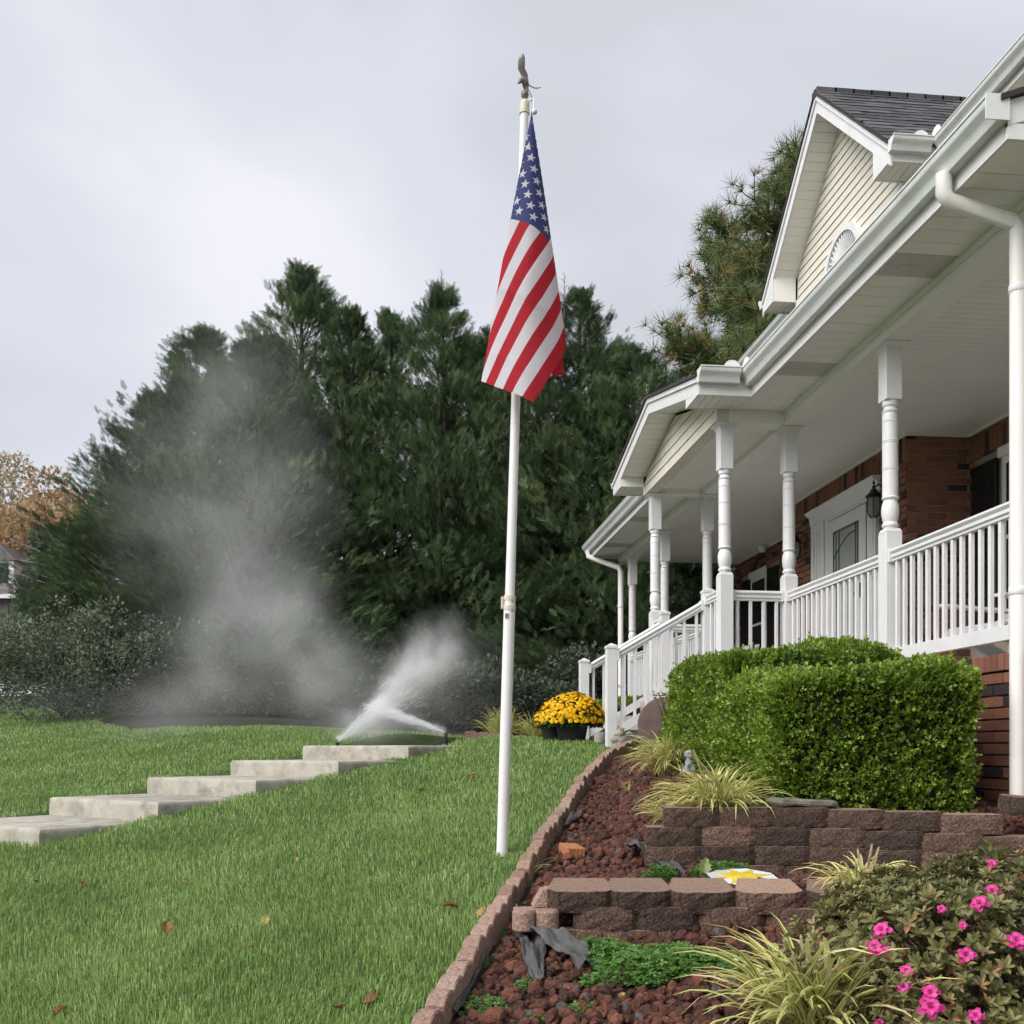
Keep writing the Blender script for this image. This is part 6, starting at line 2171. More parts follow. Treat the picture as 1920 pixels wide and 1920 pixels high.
# ------------------------------------------------------------------ potted chrysanthemums
def bloom():
    vs, fs = [(0, 0, .35)], []
    n_ = 9
    for k in range(n_):
        t_ = 2 * math.pi * k / n_
        vs.append((math.cos(t_), math.sin(t_), .0 + .12 * (k % 2)))
    for k in range(n_):
        fs.append((0, 1 + k, 1 + (k + 1) % n_))
    return np.array(vs), np.array(fs)
BLM = bloom()
def mum(label, pos, rx, ry, rz, nf, potr, poth, seed):
    t = thing('chrysanthemum', label, 'potted flowers', tuple(pos), 'potted yellow chrysanthemums')
    pot_ = MB().lathe([(potr * .78, 0), (potr, poth * .94), (potr * 1.05, poth * .94), (potr * 1.05, poth), (potr * .9, poth), (potr * .88, poth * .9), (0, poth * .88)], n=22)
    pot_.build('pot', M['pot'], t, sm=35, world_coords=False)
    zc = poth + .05
    n_ = nf * 4
    d_ = rand_unit(n_); d_[:, 2] = np.abs(d_[:, 2]) * 1.15 - .22
    d_ /= np.linalg.norm(d_, axis=1, keepdims=True)
    E_ = np.array([rx, ry, rz])
    T_ = d_ * E_ * np.clip(1 - rng.exponential(.10, n_), .4, 1)[:, None] * .93 + np.array([0, 0, zc])
    V_, F_ = scatter(*leaf_quad(1, .5, .1), frame(d_ + rng.normal(0, .6, (n_, 3)), rng.uniform(0, 6.28, n_)), T_, .045 * rng.uniform(.7, 1.3, n_))
    o_ = link('foliage', mesh_np('foliage', V_, F_, np.repeat(rng.random(n_), 4)), t, M['mum_leaf']); o_['kind'] = 'stuff'
    d_ = rand_unit(nf); d_[:, 2] = np.abs(d_[:, 2]) * 1.1 - .10
    d_ /= np.linalg.norm(d_, axis=1, keepdims=True)
    lump = 1 + .05 * wob3(d_, 7.0)
    T_ = d_ * E_ * (lump * rng.uniform(.96, 1.03, nf))[:, None] + np.array([0, 0, zc])
    D_ = d_ + rng.normal(0, .25, (nf, 3)) + np.array([0, 0, .25])
    R0_ = frame(D_, rng.uniform(0, 6.28, nf), up=(1, .1, 0))
    R_ = np.stack([R0_[:, :, 1], R0_[:, :, 2], R0_[:, :, 0]], 2)
    V_, F_ = scatter(BLM[0], BLM[1], R_, T_, .023 * rng.uniform(.75, 1.25, nf))
    o_ = link('blossoms', mesh_np('blossoms', V_, F_, np.repeat(rng.random(nf), 9)), t, M['mum']); o_['kind'] = 'stuff'
    return t
q = W(1072, 1396, 10.7); gz_ = float(ground_z(q.x, q.y))
mum('large pot of yellow chrysanthemums beside the stair newel', (q.x, q.y, q.z), .335, .31, .28, 1000, .17, .20, 1)
q = W(1037, 1393, 10.95)
mum('smaller pot of yellow chrysanthemums left of the large one', (q.x, q.y, q.z), .21, .2, .16, 480, .13, .16, 2)

# thin bare-stemmed plant by the stairs
q = W(1245, 1392, 9.2)
rp_ = thing('rose_stem', 'thin leafy rose stems rising beside the round brown stone', 'plant', (q.x, q.y, float(bed_z(q.x, q.y))))
mb = MB()
tips = []
for k in range(5):
    a0 = Vector((0, 0, 0)); tip = Vector((random.uniform(-.16, .04), random.uniform(-.05, .05), random.uniform(.42, .6)))
    mid = tip * .55 + Vector((.05, 0, 0))
    mb.tube([a0, mid, tip], [.005, .004, .002], 5)
    tips += [mid.lerp(tip, s_) for s_ in (.3, .55, .75, .9, 1.0)]
mb.build('stems', M['twig'], rp_, world_coords=False)
TT = np.array([t_[:] for t_ in tips for _ in range(3)]); nn = len(TT)
V, F = scatter(*leaf_quad(1, .55, .1), frame(rng.normal(0, 1, (nn, 3)), rng.uniform(0, 6, nn)), TT, .035 * rng.uniform(.6, 1.2, nn))
link('leaves', mesh_np('leaves', V, F, np.repeat(rng.uniform(0, 1, nn), 4)), rp_, M['azalea'])['kind'] = 'stuff'
# ------------------------------------------------------------------ evergreens
def frond():
    vs, fs = [], []
    def tri_(a, b_, c):
        k = len(vs); vs.extend([a, b_, c]); fs.append((k, k + 1, k + 2))
    tri_((0, -.02, 0), (0, .02, 0), (1.0, 0, .05))
    for i in range(5):
        x = .06 + .17 * i; L_ = .44 * (1 - .125 * i)
        for s_ in (-1, 1):
            z_ = .09 * ((i % 3) - 1)
            tri_((x, 0, 0), (x + .075, 0, 0), (x + L_ * .90, s_ * L_ * .62, z_ - .03))
            tri_((x + L_ * .38, s_ * L_ * .24, z_ * .4), (x + L_ * .54, s_ * L_ * .35, z_ * .5), (x + L_ * 1.12, s_ * L_ * .18, z_ + .06))
    return np.array(vs, float), np.array(fs)
FRD = frond()
def cypress_mesh(seed, H=9.6, Rb=2.3, nl=190, lo=.02, gap=.10, nf=70, colu=.62):
    global rng
    keep = rng
    rng = np.random.default_rng(seed)
    r_ = rng
    T, D, S, C = [], [], [], []
    wood = MB()
    wood.tube([(0, 0, -.3), (.05, .03, H * .3), (-.04, .02, H * .65), (0, 0, H * .97)], [.17, .13, .07, .012], 8)
    for i in range(nl):
        f = lo + (1 - lo) * ((i + r_.random()) / nl) ** .92
        if r_.random() < gap: continue
        h = f * H
        az_ = i * 2.39996 + r_.normal(0, .4)
        R_ = Rb * min(1.0, ((1 - f) * 1.52) ** .90) * r_.uniform(.60, 1.18) + .09
        el = .35 + .55 * f + r_.normal(0, .14)
        d = np.array([math.cos(az_) * math.cos(el), math.sin(az_) * math.cos(el), math.sin(el)])
        p0 = np.array([0, 0, h - R_ * .45])
        p0[2] = max(p0[2], .2)
        L_ = R_ / max(.35, math.cos(el)) * .92
        L_ = min(L_, R_ * 1.5)
        tip = p0 + d * L_
        wood.tube([tuple(p0), tuple(p0 + d * L_ * .5 + np.array([0, 0, -.05])), tuple(tip)], [.035 * (1.2 - f), .018 * (1.2 - f) + .004, .004], 4, cap=False)
        m_ = int(nf * (.68 + .52 * R_ / Rb))
        tt = r_.beta(2.6, 1.3, m_) * .80 + .28
        cen = p0[None] + d[None] * (L_ * tt)[:, None]
        spr = (.08 + .20 * R_ * .5) * (1.15 - tt * .6)
        cen = cen + r_.normal(0, 1, (m_, 3)) * spr[:, None] * np.array([1, 1, .8])
        dd = d[None] * 1.0 + r_.normal(0, .34, (m_, 3)) + np.array([0, 0, .38])
        T.append(cen); D.append(dd); S.append(r_.uniform(.19, .35, m_) * (.72 + .28 * (1 - f)))
        C.append(np.clip(.40 + .22 * r_.normal() * .6 + r_.normal(0, .16, m_) + .12 * (tt - .7), 0, 1))
    for k in range(26):        # leader
        hh = H * (.93 + .085 * k / 26)
        T.append(np.array([[r_.normal(0, .05), r_.normal(0, .05), hh - .15]])); D.append(np.array([[r_.normal(0, .3), r_.normal(0, .3), 1.0]])); S.append(np.array([.34 - .006 * k])); C.append(np.array([.5]))
    T, D, S, C = np.concatenate(T), np.concatenate(D), np.concatenate(S), np.concatenate(C)
    V, F = scatter(FRD[0], FRD[1], frame(D, r_.uniform(0, 6.28, len(T))), T, S)
    rr = np.repeat(C, len(FRD[1]))
    rng = keep
    crown = mesh_np('crown', V, F, rr); crown.materials.append(M['cypress'])
    tm = wood.mesh('trunk', 60); tm.materials.append(M['bark_dark'])
    return crown, tm
CYP = [cypress_mesh(21, gap=.10), cypress_mesh(22, Rb=2.2, gap=.15), cypress_mesh(23, Rb=2.5, gap=.12)]
CYP.append(CYP[1])
TREES = [  # u at the foot, v of the tip, distance, variant, width, label
    (205, 905, 20.8, 2, .66, 'short dark cypress at the left end of the evergreen row'),
    (300, 735, 20.0, 2, .98, 'wide cypress second from the left of the evergreen row'),
    (390, 622, 20.6, 0, 1.20, 'cypress with drooping tip behind the drifting mist'),
    (475, 640, 19.6, 2, 1.10, 'bushy cypress in the thickest mist'),
    (566, 503, 21.4, 0, 1.12, 'tallest pointed cypress left of the flag pole'),
    (655, 580, 20.8, 1, .95, 'narrow cypress right of the tallest one'),
    (735, 585, 21.6, 2, .85, 'full cypress midway between the tallest one and the flag'),
    (830, 540, 20.6, 3, 1.0, 'thin-topped cypress with gaps left of the flag'),
    (925, 620, 21.8, 1, 1.0, 'cypress directly behind the flag pole'),
    (1010, 600, 20.4, 3, .95, 'sparse cypress just right of the flag pole'),
    (1088, 545, 21.2, 0, 1.0, 'tall cypress right of the flag with a thin tip'),
    (1185, 655, 20.2, 2, 1.15, 'dark cypress next to the portico roof'),
    (1300, 780, 21.5, 1, 1.0, 'cypress seen beneath the porch roof'),
    (1400, 860, 22.5, 0, 1.0, 'cypress at the right end showing between the porch columns')]
for i, (u, v, yc, var, wd, lab) in enumerate(TREES):
    q = cw((u - 960) / 1920 * yc, yc)
    gz = float(ground_z(q.x, q.y))
    H = (1405 - v) / 1920 * yc - gz
    t = thing('cypress_tree', lab, 'tree', (q.x, q.y, gz), 'evergreens behind the lawn')
    for me, nm in zip(CYP[var], ('crown', 'trunk')):
        o = bpy.data.objects.new(nm, me); COL.objects.link(o); o.parent = t
    t.scale = (wd * (.98 + .013 * H), wd * (.98 + .013 * H), H / 9.75)
    t.rotation_euler = (0, 0, i * 1.37)
# a second row filling the gaps
for i, (u, v, var, lab) in enumerate(((340, 760, 0, 'cypress of the back row behind the mist'), (520, 640, 2, 'cypress of the back row left of the tallest one'),
                                      (880, 640, 0, 'cypress of the back row just left of the flag'), (1140, 660, 1, 'cypress of the back row behind the portico peak'))):
    yc = 24.0
    q = cw((u - 960) / 1920 * yc, yc); gz = float(ground_z(q.x, q.y)); H = (1405 - v) / 1920 * yc - gz
    t = thing('cypress_tree', lab, 'tree', (q.x, q.y, gz), 'evergreens behind the lawn')
    for me, nm in zip(CYP[var], ('crown', 'trunk')):
        o = bpy.data.objects.new(nm, me); COL.objects.link(o); o.parent = t
    t.scale = (1.15, 1.15, H / 9.75); t.rotation_euler = (0, 0, i * 2.1 + .5)
# bare leading twigs on two of them
for u, v, yc, lab in ((828, 500, 20.6, 'bare dead leader twig above the thin-topped cypress'), (1058, 505, 21.0, 'bare dead twig standing above the cypress behind the flag')):
    q = W(u, v, yc)
    t = thing('bare_twig', lab, 'branch', (q.x, q.y, q.z - 1.0), 'bare leaders')
    mb = MB().tube([(0, 0, -.6), (0, 0, .95)], [.02, .004], 5)
    for k in range(34):
        h = -.3 + 1.2 * k / 34; a_ = k * 2.4; L_ = .36 * (1 - k / 40)
        mb.tube([(0, 0, h), (math.cos(a_) * L_, math.sin(a_) * L_, h + L_ * .7)], [.006, .002], 3, cap=False)
    mb.build('twigs', M['pale_twig'] if 'pale_twig' in M else M['twig'], t, world_coords=False)

# ------------------------------------------------------------------ leafy clouds for shrubs and far trees
def leafy(name, label, cat, loc, H, R, n, leaf, mat, seed, group=None, trunk=.1, clumps=40, lo=.25, squash=1.0, bark='bark_dark', upw=.3, core=0.0):
    r_ = np.random.default_rng(seed)
    t = thing(name, label, cat, tuple(loc), group)
    wood = MB()
    if trunk > 0:
        wood.tube([(0, 0, -.4), (.05 * H * .1, 0, H * .35), (-.02 * H, .01 * H, H * .7)], [trunk, trunk * .75, trunk * .3], 7)
    cen, rad = [], []
    for k in range(clumps):
        d = r_.normal(size=3); d /= np.linalg.norm(d)
        f = r_.uniform(.35, 1.0) ** .6
        c = np.array([d[0] * R * f, d[1] * R * f, H * lo + (H * (1 - lo)) * (.5 + .5 * d[2] * f * squash)])
        cen.append(c); rad.append(R * r_.uniform(.22, .42))
        if trunk > 0:
            b_ = np.array([0, 0, H * (lo * .6 + .35 * r_.random())])
            wood.tube([tuple(b_), tuple((b_ + c) / 2 + np.array([0, 0, .04 * H])), tuple(c)], [trunk * .35, trunk * .2, trunk * .06], 4, cap=False)
    cen, rad = np.array(cen), np.array(rad)
    ch = r_.integers(0, clumps, n)
    d = r_.normal(size=(n, 3)); d /= np.linalg.norm(d, axis=1, keepdims=True)
    T = cen[ch] + d * (rad[ch] * r_.uniform(.3, 1.0, n) ** .5)[:, None] * np.array([1, 1, .75])
    T[:, 2] = np.maximum(T[:, 2], .05)
    V, F = scatter(*leaf_flat(1, .6, .15), frame(d + r_.normal(0, .6, (n, 3)) + np.array([0, 0, upw]), r_.uniform(0, 6.28, n)), T, leaf * r_.uniform(.6, 1.3, n))
    cl = r_.uniform(-.18, .18, clumps)
    rr = np.clip(.45 + cl[ch] + r_.normal(0, .18, n) + .15 * d[:, 2], 0, 1)
    o = link('crown', mesh_np('crown', V, F, np.repeat(rr, 2)), t, mat); o['kind'] = 'stuff'
    if trunk > 0:
        wood.build('trunk', M[bark], t, sm=60, world_coords=False)
    return t
def gloc(u, yc, dz=0.0):
    q = cw((u - 960) / 1920 * yc, yc); q.z = float(ground_z(q.x, q.y)) + dz
    return q
# shrubs under and beside the trees
leafy('shrub', 'broad grey-green shrub at the left edge of the lawn', 'shrub', gloc(120, 18.0), 1.9, 1.5, 16000, .06, M['shrub'], 31, 'shrubs under the evergreens', .04, 60, .0)
leafy('shrub', 'arching grey-green shrub below the misty cypress', 'shrub', gloc(250, 17.6), 1.8, 1.4, 14000, .058, M['shrub'], 32, 'shrubs under the evergreens', .04, 54, .0)
leafy('shrub', 'dark shrub half hidden by the mist', 'shrub', gloc(375, 17.8), 1.25, 1.1, 6500, .08, M['far_green'], 33, 'shrubs under the evergreens', .04, 36, .05)
leafy('shrub', 'dark low shrub behind the left sprinkler', 'shrub', gloc(510, 17.6), 1.1, 1.15, 6500, .08, M['far_green'], 34, 'shrubs under the evergreens', .04, 36, .03)
leafy('shrub', 'dark low shrub between the two sprinklers', 'shrub', gloc(650, 17.9), 1.15, 1.15, 6500, .08, M['far_green'], 35, 'shrubs under the evergreens', .04, 36, .03)
leafy('shrub', 'dark low shrub behind the right sprinkler', 'shrub', gloc(780, 17.6), 1.05, 1.1, 6500, .08, M['far_green'], 36, 'shrubs under the evergreens', .04, 36, .03)
leafy('shrub', 'dark brownish shrub left of the flag pole', 'shrub', gloc(890, 17.2), 1.2, 1.0, 6500, .08, M['far_green'], 37, 'shrubs under the evergreens', .04, 36, .03)
leafy('shrub', 'dark shrub right of the flag pole', 'shrub', gloc(1015, 17.3), 1.35, 1.0, 6500, .08, M['far_green'], 38, 'shrubs under the evergreens', .04, 36, .03)
leafy('shrub', 'dark shrub behind the stair newel posts', 'shrub', gloc(1110, 17.6), 1.5, 1.0, 6000, .08, M['far_green'], 39, 'shrubs under the evergreens', .04, 36, .03)
leafy('shrub', 'yellow-green sapling in front of the left cypress', 'shrub', gloc(160, 19.5), 2.5, .8, 4200, .12, M['sapling'] if 'sapling' in M else M['shrub'], 40, 'shrubs under the evergreens', .05, 30, .25)
leafy('shrub', 'dark shrub in front of the far road', 'shrub', gloc(10, 46.0), 2.9, 3.0, 6000, .18, M['far_green'], 41, 'shrubs under the evergreens', .05, 34, .15)
# autumn trees beyond the road
leafy('autumn_tree', 'orange-brown autumn tree behind the left end of the evergreens', 'tree', gloc(88, 62), 13.4, 3.9, 11000, .30, M['autumn'], 51, 'autumn trees beyond the road', .22, 60, .30, bark='bark')
leafy('autumn_tree', 'pale half-bare tree at the left picture edge', 'tree', gloc(5, 66), 16.0, 3.6, 5200, .28, M['pale_tree'], 52, 'autumn trees beyond the road', .2, 60, .30, bark='bark')
leafy('autumn_tree', 'rusty autumn tree low behind the brick neighbour house', 'tree', gloc(25, 70), 11.5, 3.6, 9000, .28, M['autumn'], 53, 'autumn trees beyond the road', .22, 60, .2, bark='bark')
leafy('autumn_tree', 'small orange crown peeking left of the evergreens', 'tree', gloc(165, 58), 11.5, 2.0, 5000, .26, M['autumn'], 54, 'autumn trees beyond the road', .2, 40, .35, bark='bark')
leafy('dark_tree', 'dark green tree left of the evergreen row', 'tree', gloc(104, 36), 6.0, 1.15, 6000, .18, M['far_green'], 55, None, .16, 50, .06)

# ------------------------------------------------------------------ pine behind the house
def needle_tuft(nn=24):
    vs, fs = [], []
    r_ = np.random.default_rng(2)
    for k in range(nn):
        a_ = k * 2.4; pit = 1.5 * math.sqrt((k + .5) / nn)
        d = np.array([math.cos(pit), math.sin(pit) * math.cos(a_), math.sin(pit) * math.sin(a_)])
        s_ = np.cross(d, r_.normal(size=3)); s_ /= np.linalg.norm(s_)
        L_ = r_.uniform(.8, 1.1); w = .022
        b0 = np.array([-.25 * r_.random(), 0, 0])
        k0 = len(vs)
        vs += [b0 - s_ * w, b0 + s_ * w, b0 + d * L_]
        fs.append((k0, k0 + 1, k0 + 2))
    return np.array(vs), np.array(fs)
TUFT = needle_tuft()
q = gloc(1585, 20.5)
pine = thing('pine_tree', 'tall pine with long needles rising behind the upper gable', 'tree', tuple(q))
wood = MB()
PH = 10.9
wood.tube([(0, 0, -.4), (.1, 0, PH * .4), (-.05, .1, PH * .75), (0, 0, PH)], [.24, .2, .12, .03], 10)
T, D, S, C = [], [], [], []
pr_ = np.random.default_rng(77)
for i in range(88):
    f = (i + .5) / 88
    h = 4.3 + (PH - 4.3) * f
    az_ = i * 2.4 + pr_.normal(0, .25)
    L_ = (4.3 * (1 - f) ** .70 + .6) * pr_.uniform(.75, 1.12)
    el = .05 + .55 * f + pr_.normal(0, .08)
    d = np.array([math.cos(az_) * math.cos(el), math.sin(az_) * math.cos(el), math.sin(el)])
    p0 = np.array([0, 0, h]); p1 = p0 + d * L_ * .55 + np.array([0, 0, -.12 * L_]); p2 = p0 + d * L_ + np.array([0, 0, .12 * L_])
    wood.tube([tuple(p0), tuple(p1), tuple(p2)], [.055 * (1.25 - f), .032 * (1.2 - f), .01], 6, cap=False)
    nb = int(24 + 38 * (1 - f))
    for k in range(nb):
        t_ = pr_.uniform(.35, 1.0)
        b0 = (p0 * (1 - t_) ** 2 + 2 * p1 * t_ * (1 - t_) + p2 * t_ ** 2)
        sd_ = d * .6 + pr_.normal(0, .55, 3) + np.array([0, 0, .35])
        sd_ /= np.linalg.norm(sd_)
        l2 = pr_.uniform(.35, .95) * (1.1 - .4 * t_)
        e1 = b0 + sd_ * l2
        wood.tube([tuple(b0), tuple((b0 + e1) / 2 + np.array([0, 0, -.04])), tuple(e1)], [.016, .012, .007], 4, cap=False)
        for m_ in range(3):
            T.append(e1 - sd_ * l2 * .22 * m_ + pr_.normal(0, .05, 3)); D.append(sd_ + pr_.normal(0, .2, 3) + np.array([0, 0, .25])); S.append(pr_.uniform(.28, .42) * (1 - .1 * m_))
            C.append(np.clip(pr_.normal(.42, .16) + (.0 if m_ < 2 else .12), 0, .78) if pr_.random() > .10 + .12 * (m_ == 2) else pr_.uniform(.84, 1))
T, D, S, C = map(np.array, (T, D, S, C))
V, F = scatter(TUFT[0], TUFT[1], frame(D, pr_.uniform(0, 6.28, len(T))), T, S)
link('crown', mesh_np('crown', V, F, np.repeat(C, len(TUFT[1]))), pine, M['pine'])['kind'] = 'stuff'
wood.build('trunk', M['bark'], pine, sm=60, world_coords=False)

# ------------------------------------------------------------------ far houses, wires
def far_house(label, loc, wd, dp, hz, roofh, wallm, roofm, rz, dormer=True, name='neighbour_house'):
    t = thing(name, label, 'house', tuple(loc))
    t.rotation_euler = (0, 0, rz)
    MB().box(-wd / 2, wd / 2, 0, dp, -4, hz).build('wall', wallm, t, world_coords=False)
    mb = MB().prism([(-.4, hz - .05), (dp + .4, hz - .05), (dp / 2, hz + roofh)], lambda p, q_, a: (a, p, q_), -wd / 2 - .3, wd / 2 + .3)
    roof = mb.build('roof', roofm, t, world_coords=False)
    MB().box(-wd / 2 - .3, wd / 2 + .3, -.55, -.38, hz - .2, hz + .02).build('gutter', M['white_trim'], roof, world_coords=False)
    xs = [wd / 2 - 1.3, wd / 2 - 3.9, wd / 2 - 6.5]
    for x in xs:
        w_ = MB().box(x - .55, x + .55, -.06, .02, hz - 2.2, hz - .5).build('window', M['white_trim'], t, world_coords=False)
        MB().box(x - .43, x + .43, -.075, -.062, hz - 2.08, hz - .62).build('pane', M['glass_dark'], w_, world_coords=False)
        for s_ in (-1, 1):
            MB().box(x + s_ * .8 - .22, x + s_ * .8 + .22, -.05, .02, hz - 2.2, hz - .5).build('shutter', M['far_wall'], t, world_coords=False)
    if dormer:
        for x in (wd / 2 - 1.0, wd / 2 - 5.0):
            dm = MB().box(x - .7, x + .7, .6, 3.0, hz + .2, hz + 2.1).build('dormer', M['white_trim'], roof, world_coords=False)
            MB().prism([(-.95, hz + 2.05), (.95, hz + 2.05), (0, hz + 2.95)], lambda p, q_, a: (x + p, a, q_), .45, 3.2).build('dormer_roof', roofm, roof, world_coords=False)
            MB().box(x - .42, x + .42, .57, .598, hz + .5, hz + 1.9).build('dormer_pane', M['glass_dark'], roof, world_coords=False)
    return t
q = W(-172, 1172, 56)
far_house('brown neighbour house with a white dormer at the left edge', (q.x, q.y, q.z), 11.5, 8, 1.6, 3.7, M['far_wall'], M['far_roof'], -.1)
q = W(905, 1260, 44)
far_house('white neighbour house glimpsed through the evergreens', (q.x, q.y, q.z), 7.5, 6, 2.6, 2.4, M['white_trim'], M['far_roof'], .1, dormer=False)
for k, (ua, va, ub, vb) in enumerate(((-40, 1034, 330, 1128), (-40, 1046, 330, 1140), (20, 1010, 330, 1096), (40, 1050, 330, 1062))):
    a_, b_ = W(ua, va, 33), W(ub, vb, 40)
    pts = [a_.lerp(b_, t_) + Vector((0, 0, -.35 * math.sin(math.pi * t_))) for t_ in np.linspace(0, 1, 14)]
    wr = MB().tube(pts, .016, 5).build('power_line', M['wire'], None)
    tag(wr, ('upper of the two low parallel power lines at the left', 'lower of the two low parallel power lines at the left', 'highest power line crossing in front of the dark tree', 'shallow power line running level at the left')[k], 'wire', 'power lines at the left')
# ------------------------------------------------------------------ sprinkler spray and drifting mist
def mist_volume(name, label, blobs, noise_scale, noise_lo, noise_hi, pad=2.2, aniso=0.0, stretch=(1, 1, 1), rate=1.0):
    """closed box filled with a volume whose density is a sum of soft puffs, broken by noise.
    blobs: (centre, radii xyz, density)"""
    lo = np.min([np.array(c) - np.array(r) * pad for c, r, d in blobs], 0)
    hi = np.max([np.array(c) + np.array(r) * pad for c, r, d in blobs], 0)
    cen = (lo + hi) / 2
    mb = MB().box(*(lo[0] - cen[0], hi[0] - cen[0]), *(lo[1] - cen[1], hi[1] - cen[1]), *(lo[2] - cen[2], hi[2] - cen[2]))
    m = bpy.data.materials.new(name); m.use_nodes = True
    nt = m.node_tree; N, L = nt.nodes, nt.links
    m.cycles.volume_step_rate = rate
    N.clear()
    out = N.new('ShaderNodeOutputMaterial')
    pv = N.new('ShaderNodeVolumePrincipled')
    pv.inputs['Color'].default_value = (.985, .99, 1, 1)
    pv.inputs['Anisotropy'].default_value = aniso
    L.new(pv.outputs[0], out.inputs['Volume'])
    tc = N.new('ShaderNodeTexCoord')
    # domain warp so that the puffs have ragged edges
    wn_ = N.new('ShaderNodeTexNoise'); wn_.inputs['Scale'].default_value = noise_scale * .6; wn_.inputs['Detail'].default_value = 2
    L.new(tc.outputs['Object'], wn_.inputs['Vector'])
    sub = N.new('ShaderNodeVectorMath'); sub.operation = 'SUBTRACT'; sub.inputs[1].default_value = (.5, .5, .5)
    L.new(wn_.outputs['Color'], sub.inputs[0])
    scl = N.new('ShaderNodeVectorMath'); scl.operation = 'SCALE'; scl.inputs['Scale'].default_value = .9 / max(noise_scale, .5)
    L.new(sub.outputs[0], scl.inputs[0])
    add = N.new('ShaderNodeVectorMath'); add.operation = 'ADD'
    L.new(tc.outputs['Object'], add.inputs[0]); L.new(scl.outputs[0], add.inputs[1])
    tot = None
    for c, r, d in blobs:
        s1 = N.new('ShaderNodeVectorMath'); s1.operation = 'SUBTRACT'; s1.inputs[1].default_value = tuple(np.array(c) - cen)
        L.new(add.outputs[0], s1.inputs[0])
        s2 = N.new('ShaderNodeVectorMath'); s2.operation = 'DIVIDE'; s2.inputs[1].default_value = tuple(r)
        L.new(s1.outputs[0], s2.inputs[0])
        dt = N.new('ShaderNodeVectorMath'); dt.operation = 'DOT_PRODUCT'
        L.new(s2.outputs[0], dt.inputs[0]); L.new(s2.outputs[0], dt.inputs[1])
        ng = N.new('ShaderNodeMath'); ng.operation = 'MULTIPLY'; ng.inputs[1].default_value = -1.0
        L.new(dt.outputs['Value'], ng.inputs[0])
        ex = N.new('ShaderNodeMath'); ex.operation = 'EXPONENT'
        L.new(ng.outputs[0], ex.inputs[0])
        ml = N.new('ShaderNodeMath'); ml.operation = 'MULTIPLY'; ml.inputs[1].default_value = d
        L.new(ex.outputs[0], ml.inputs[0])
        if tot is None: tot = ml.outputs[0]
        else:
            ad = N.new('ShaderNodeMath'); ad.operation = 'ADD'
            L.new(tot, ad.inputs[0]); L.new(ml.outputs[0], ad.inputs[1]); tot = ad.outputs[0]
    n1 = N.new('ShaderNodeTexNoise'); n1.inputs['Scale'].default_value = noise_scale; n1.inputs['Detail'].default_value = 3.5
    mp = N.new('ShaderNodeMapping'); mp.inputs['Scale'].default_value = stretch
    L.new(tc.outputs['Object'], mp.inputs['Vector']); L.new(mp.outputs[0], n1.inputs['Vector'])
    mr = N.new('ShaderNodeMapRange'); mr.inputs['From Min'].default_value = noise_lo; mr.inputs['From Max'].default_value = noise_hi
    L.new(n1.outputs['Fac'], mr.inputs['Value'])
    fin = N.new('ShaderNodeMath'); fin.operation = 'MULTIPLY'
    L.new(tot, fin.inputs[0]); L.new(mr.outputs[0], fin.inputs[1])
    # nothing where it is too thin to see, so that the box has no visible walls
    cut = N.new('ShaderNodeMath'); cut.operation = 'SUBTRACT'; cut.use_clamp = False; cut.inputs[1].default_value = .006
    L.new(fin.outputs[0], cut.inputs[0])
    mxx = N.new('ShaderNodeMath'); mxx.operation = 'MAXIMUM'; mxx.inputs[1].default_value = 0
    L.new(cut.outputs[0], mxx.inputs[0])
    L.new(mxx.outputs[0], pv.inputs['Density'])
    o = mb.build(name, m, None, world_coords=False)
    o.location = cen
    return tag(o, label, 'mist', kind='stuff')

def WB(u, v, yc, ru, rv, ry, d):
    """puff by direction, distance and angular size; ry in metres"""
    c = W(u, v, yc)
    return (tuple(c), (ru / 1920 * yc, ry, rv / 1920 * yc), d)
# big cloud drifting off to the left in front of the trees
mist_volume('drifting_mist', 'grey sprinkler mist drifting up in front of the evergreens',
            [WB(605, 1262, 13.0, 62, 62, .6, 0.807), WB(530, 1165, 13.2, 72, 85, .8, 0.680), WB(465, 1050, 13.4, 85, 110, .9, 0.357), WB(400, 1215, 13.4, 80, 100, .9, 0.289), WB(505, 1290, 13.2, 170, 62, .9, 0.306),
             WB(400, 880, 13.7, 120, 140, 1.0, 0.230), WB(430, 720, 13.9, 105, 100, 1.0, 0.170), WB(300, 980, 13.8, 90, 130, 1.0, 0.136), WB(300, 1325, 13.4, 190, 45, 1.0, 0.170), WB(800, 1285, 13.0, 130, 75, .7, 0.306), WB(560, 900, 13.8, 80, 130, 1.0, 0.119)],
            1.15, .30, .72)
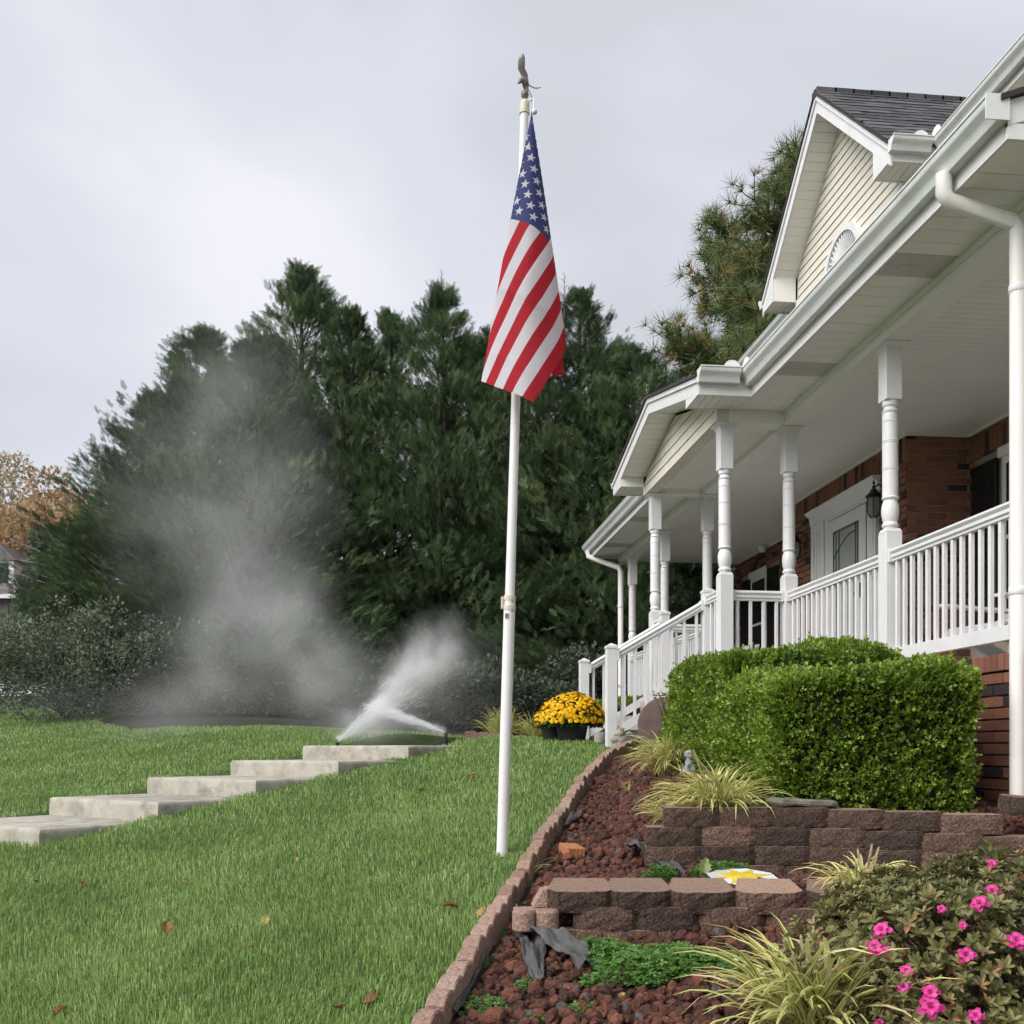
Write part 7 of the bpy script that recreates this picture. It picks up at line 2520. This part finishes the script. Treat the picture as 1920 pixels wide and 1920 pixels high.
# the two jets
a_, b_ = SPR
def jet(p, q, n, r0, r1, d0, d1):
    out = []
    for i in range(n):
        t = (i + .5) / n
        c = p.lerp(q, t)
        rr = r0 + (r1 - r0) * t
        Ls = (q - p).length / n * .85
        out.append((tuple(c), (max(rr, Ls * .6), max(rr, .03), max(rr, Ls * .45)), d0 + (d1 - d0) * t))
    return out
q1 = W(835, 1205, 12.2); q2 = W(690, 1322, 11.4)
mist_volume('sprinkler_spray', 'white fan of water spraying right from the left sprinkler', jet(a_, W(720, 1322, 11.6), 11, .012, .085, 26.0, 9.0) + jet(W(715, 1325, 11.6), q1, 6, .10, .28, 5.5, 1.0) + [WB(700, 1355, 11.6, 60, 30, .25, 2.4)], 3.2, .22, .62, rate=.3)
mist_volume('sprinkler_spray', 'thin jet of water spraying left from the right sprinkler', jet(b_, q2, 11, .011, .07, 20.0, 4.5), 3.5, .22, .62, rate=.3)

# water streaks thrown by the two nozzles: fine bright threads along the arcs
M['water'] = ramp_mat('water_streaks', [(0, (.82, .84, .86)), (1, (.92, .93, .94))], .3, transl=.5, spec=.5)
def streaks(p, aim, n, sp_h, sp_v, reach, seed):
    r_ = np.random.default_rng(seed)
    d0 = np.array((aim - p)[:]); L0 = np.linalg.norm(d0); d0 /= L0
    side = np.cross(d0, [0, 0, 1.0]); side /= np.linalg.norm(side)
    up = np.cross(side, d0)
    V, F = [], []
    for i in range(n):
        d = d0 + side * r_.normal(0, sp_h) + up * r_.normal(0, sp_v)
        d /= np.linalg.norm(d)
        t = reach * L0 * r_.beta(1.1, 1.7)
        ln = r_.uniform(.03, .12) * (.5 + t)
        w = r_.uniform(.0012, .0030)
        a = np.array(p[:]) + d * t + np.array([0, 0, -.10 * t * t])
        b = np.array(p[:]) + d * (t + ln) + np.array([0, 0, -.10 * (t + ln) ** 2])
        k = len(V)
        V += [a + up * w, a - up * w, b - up * w * .6, b + up * w * .6]
        F.append((k, k + 1, k + 2, k + 3))
    return np.array(V), np.array(F)
v1, f1_ = streaks(a_, W(735, 1296, 11.7), 1500, .10, .07, 1.35, 1)
v2, f2_ = streaks(b_, W(700, 1318, 11.4), 800, .08, .05, 1.1, 2)
ws = link('water_streaks', mesh_np('water_streaks', np.concatenate([v1, v2]), np.concatenate([f1_, f2_ + len(v1)]), rng.random(len(f1_) + len(f2_))), None, M['water'])
tag(ws, 'fine bright threads of water in both sprinkler jets', 'water', kind='stuff')
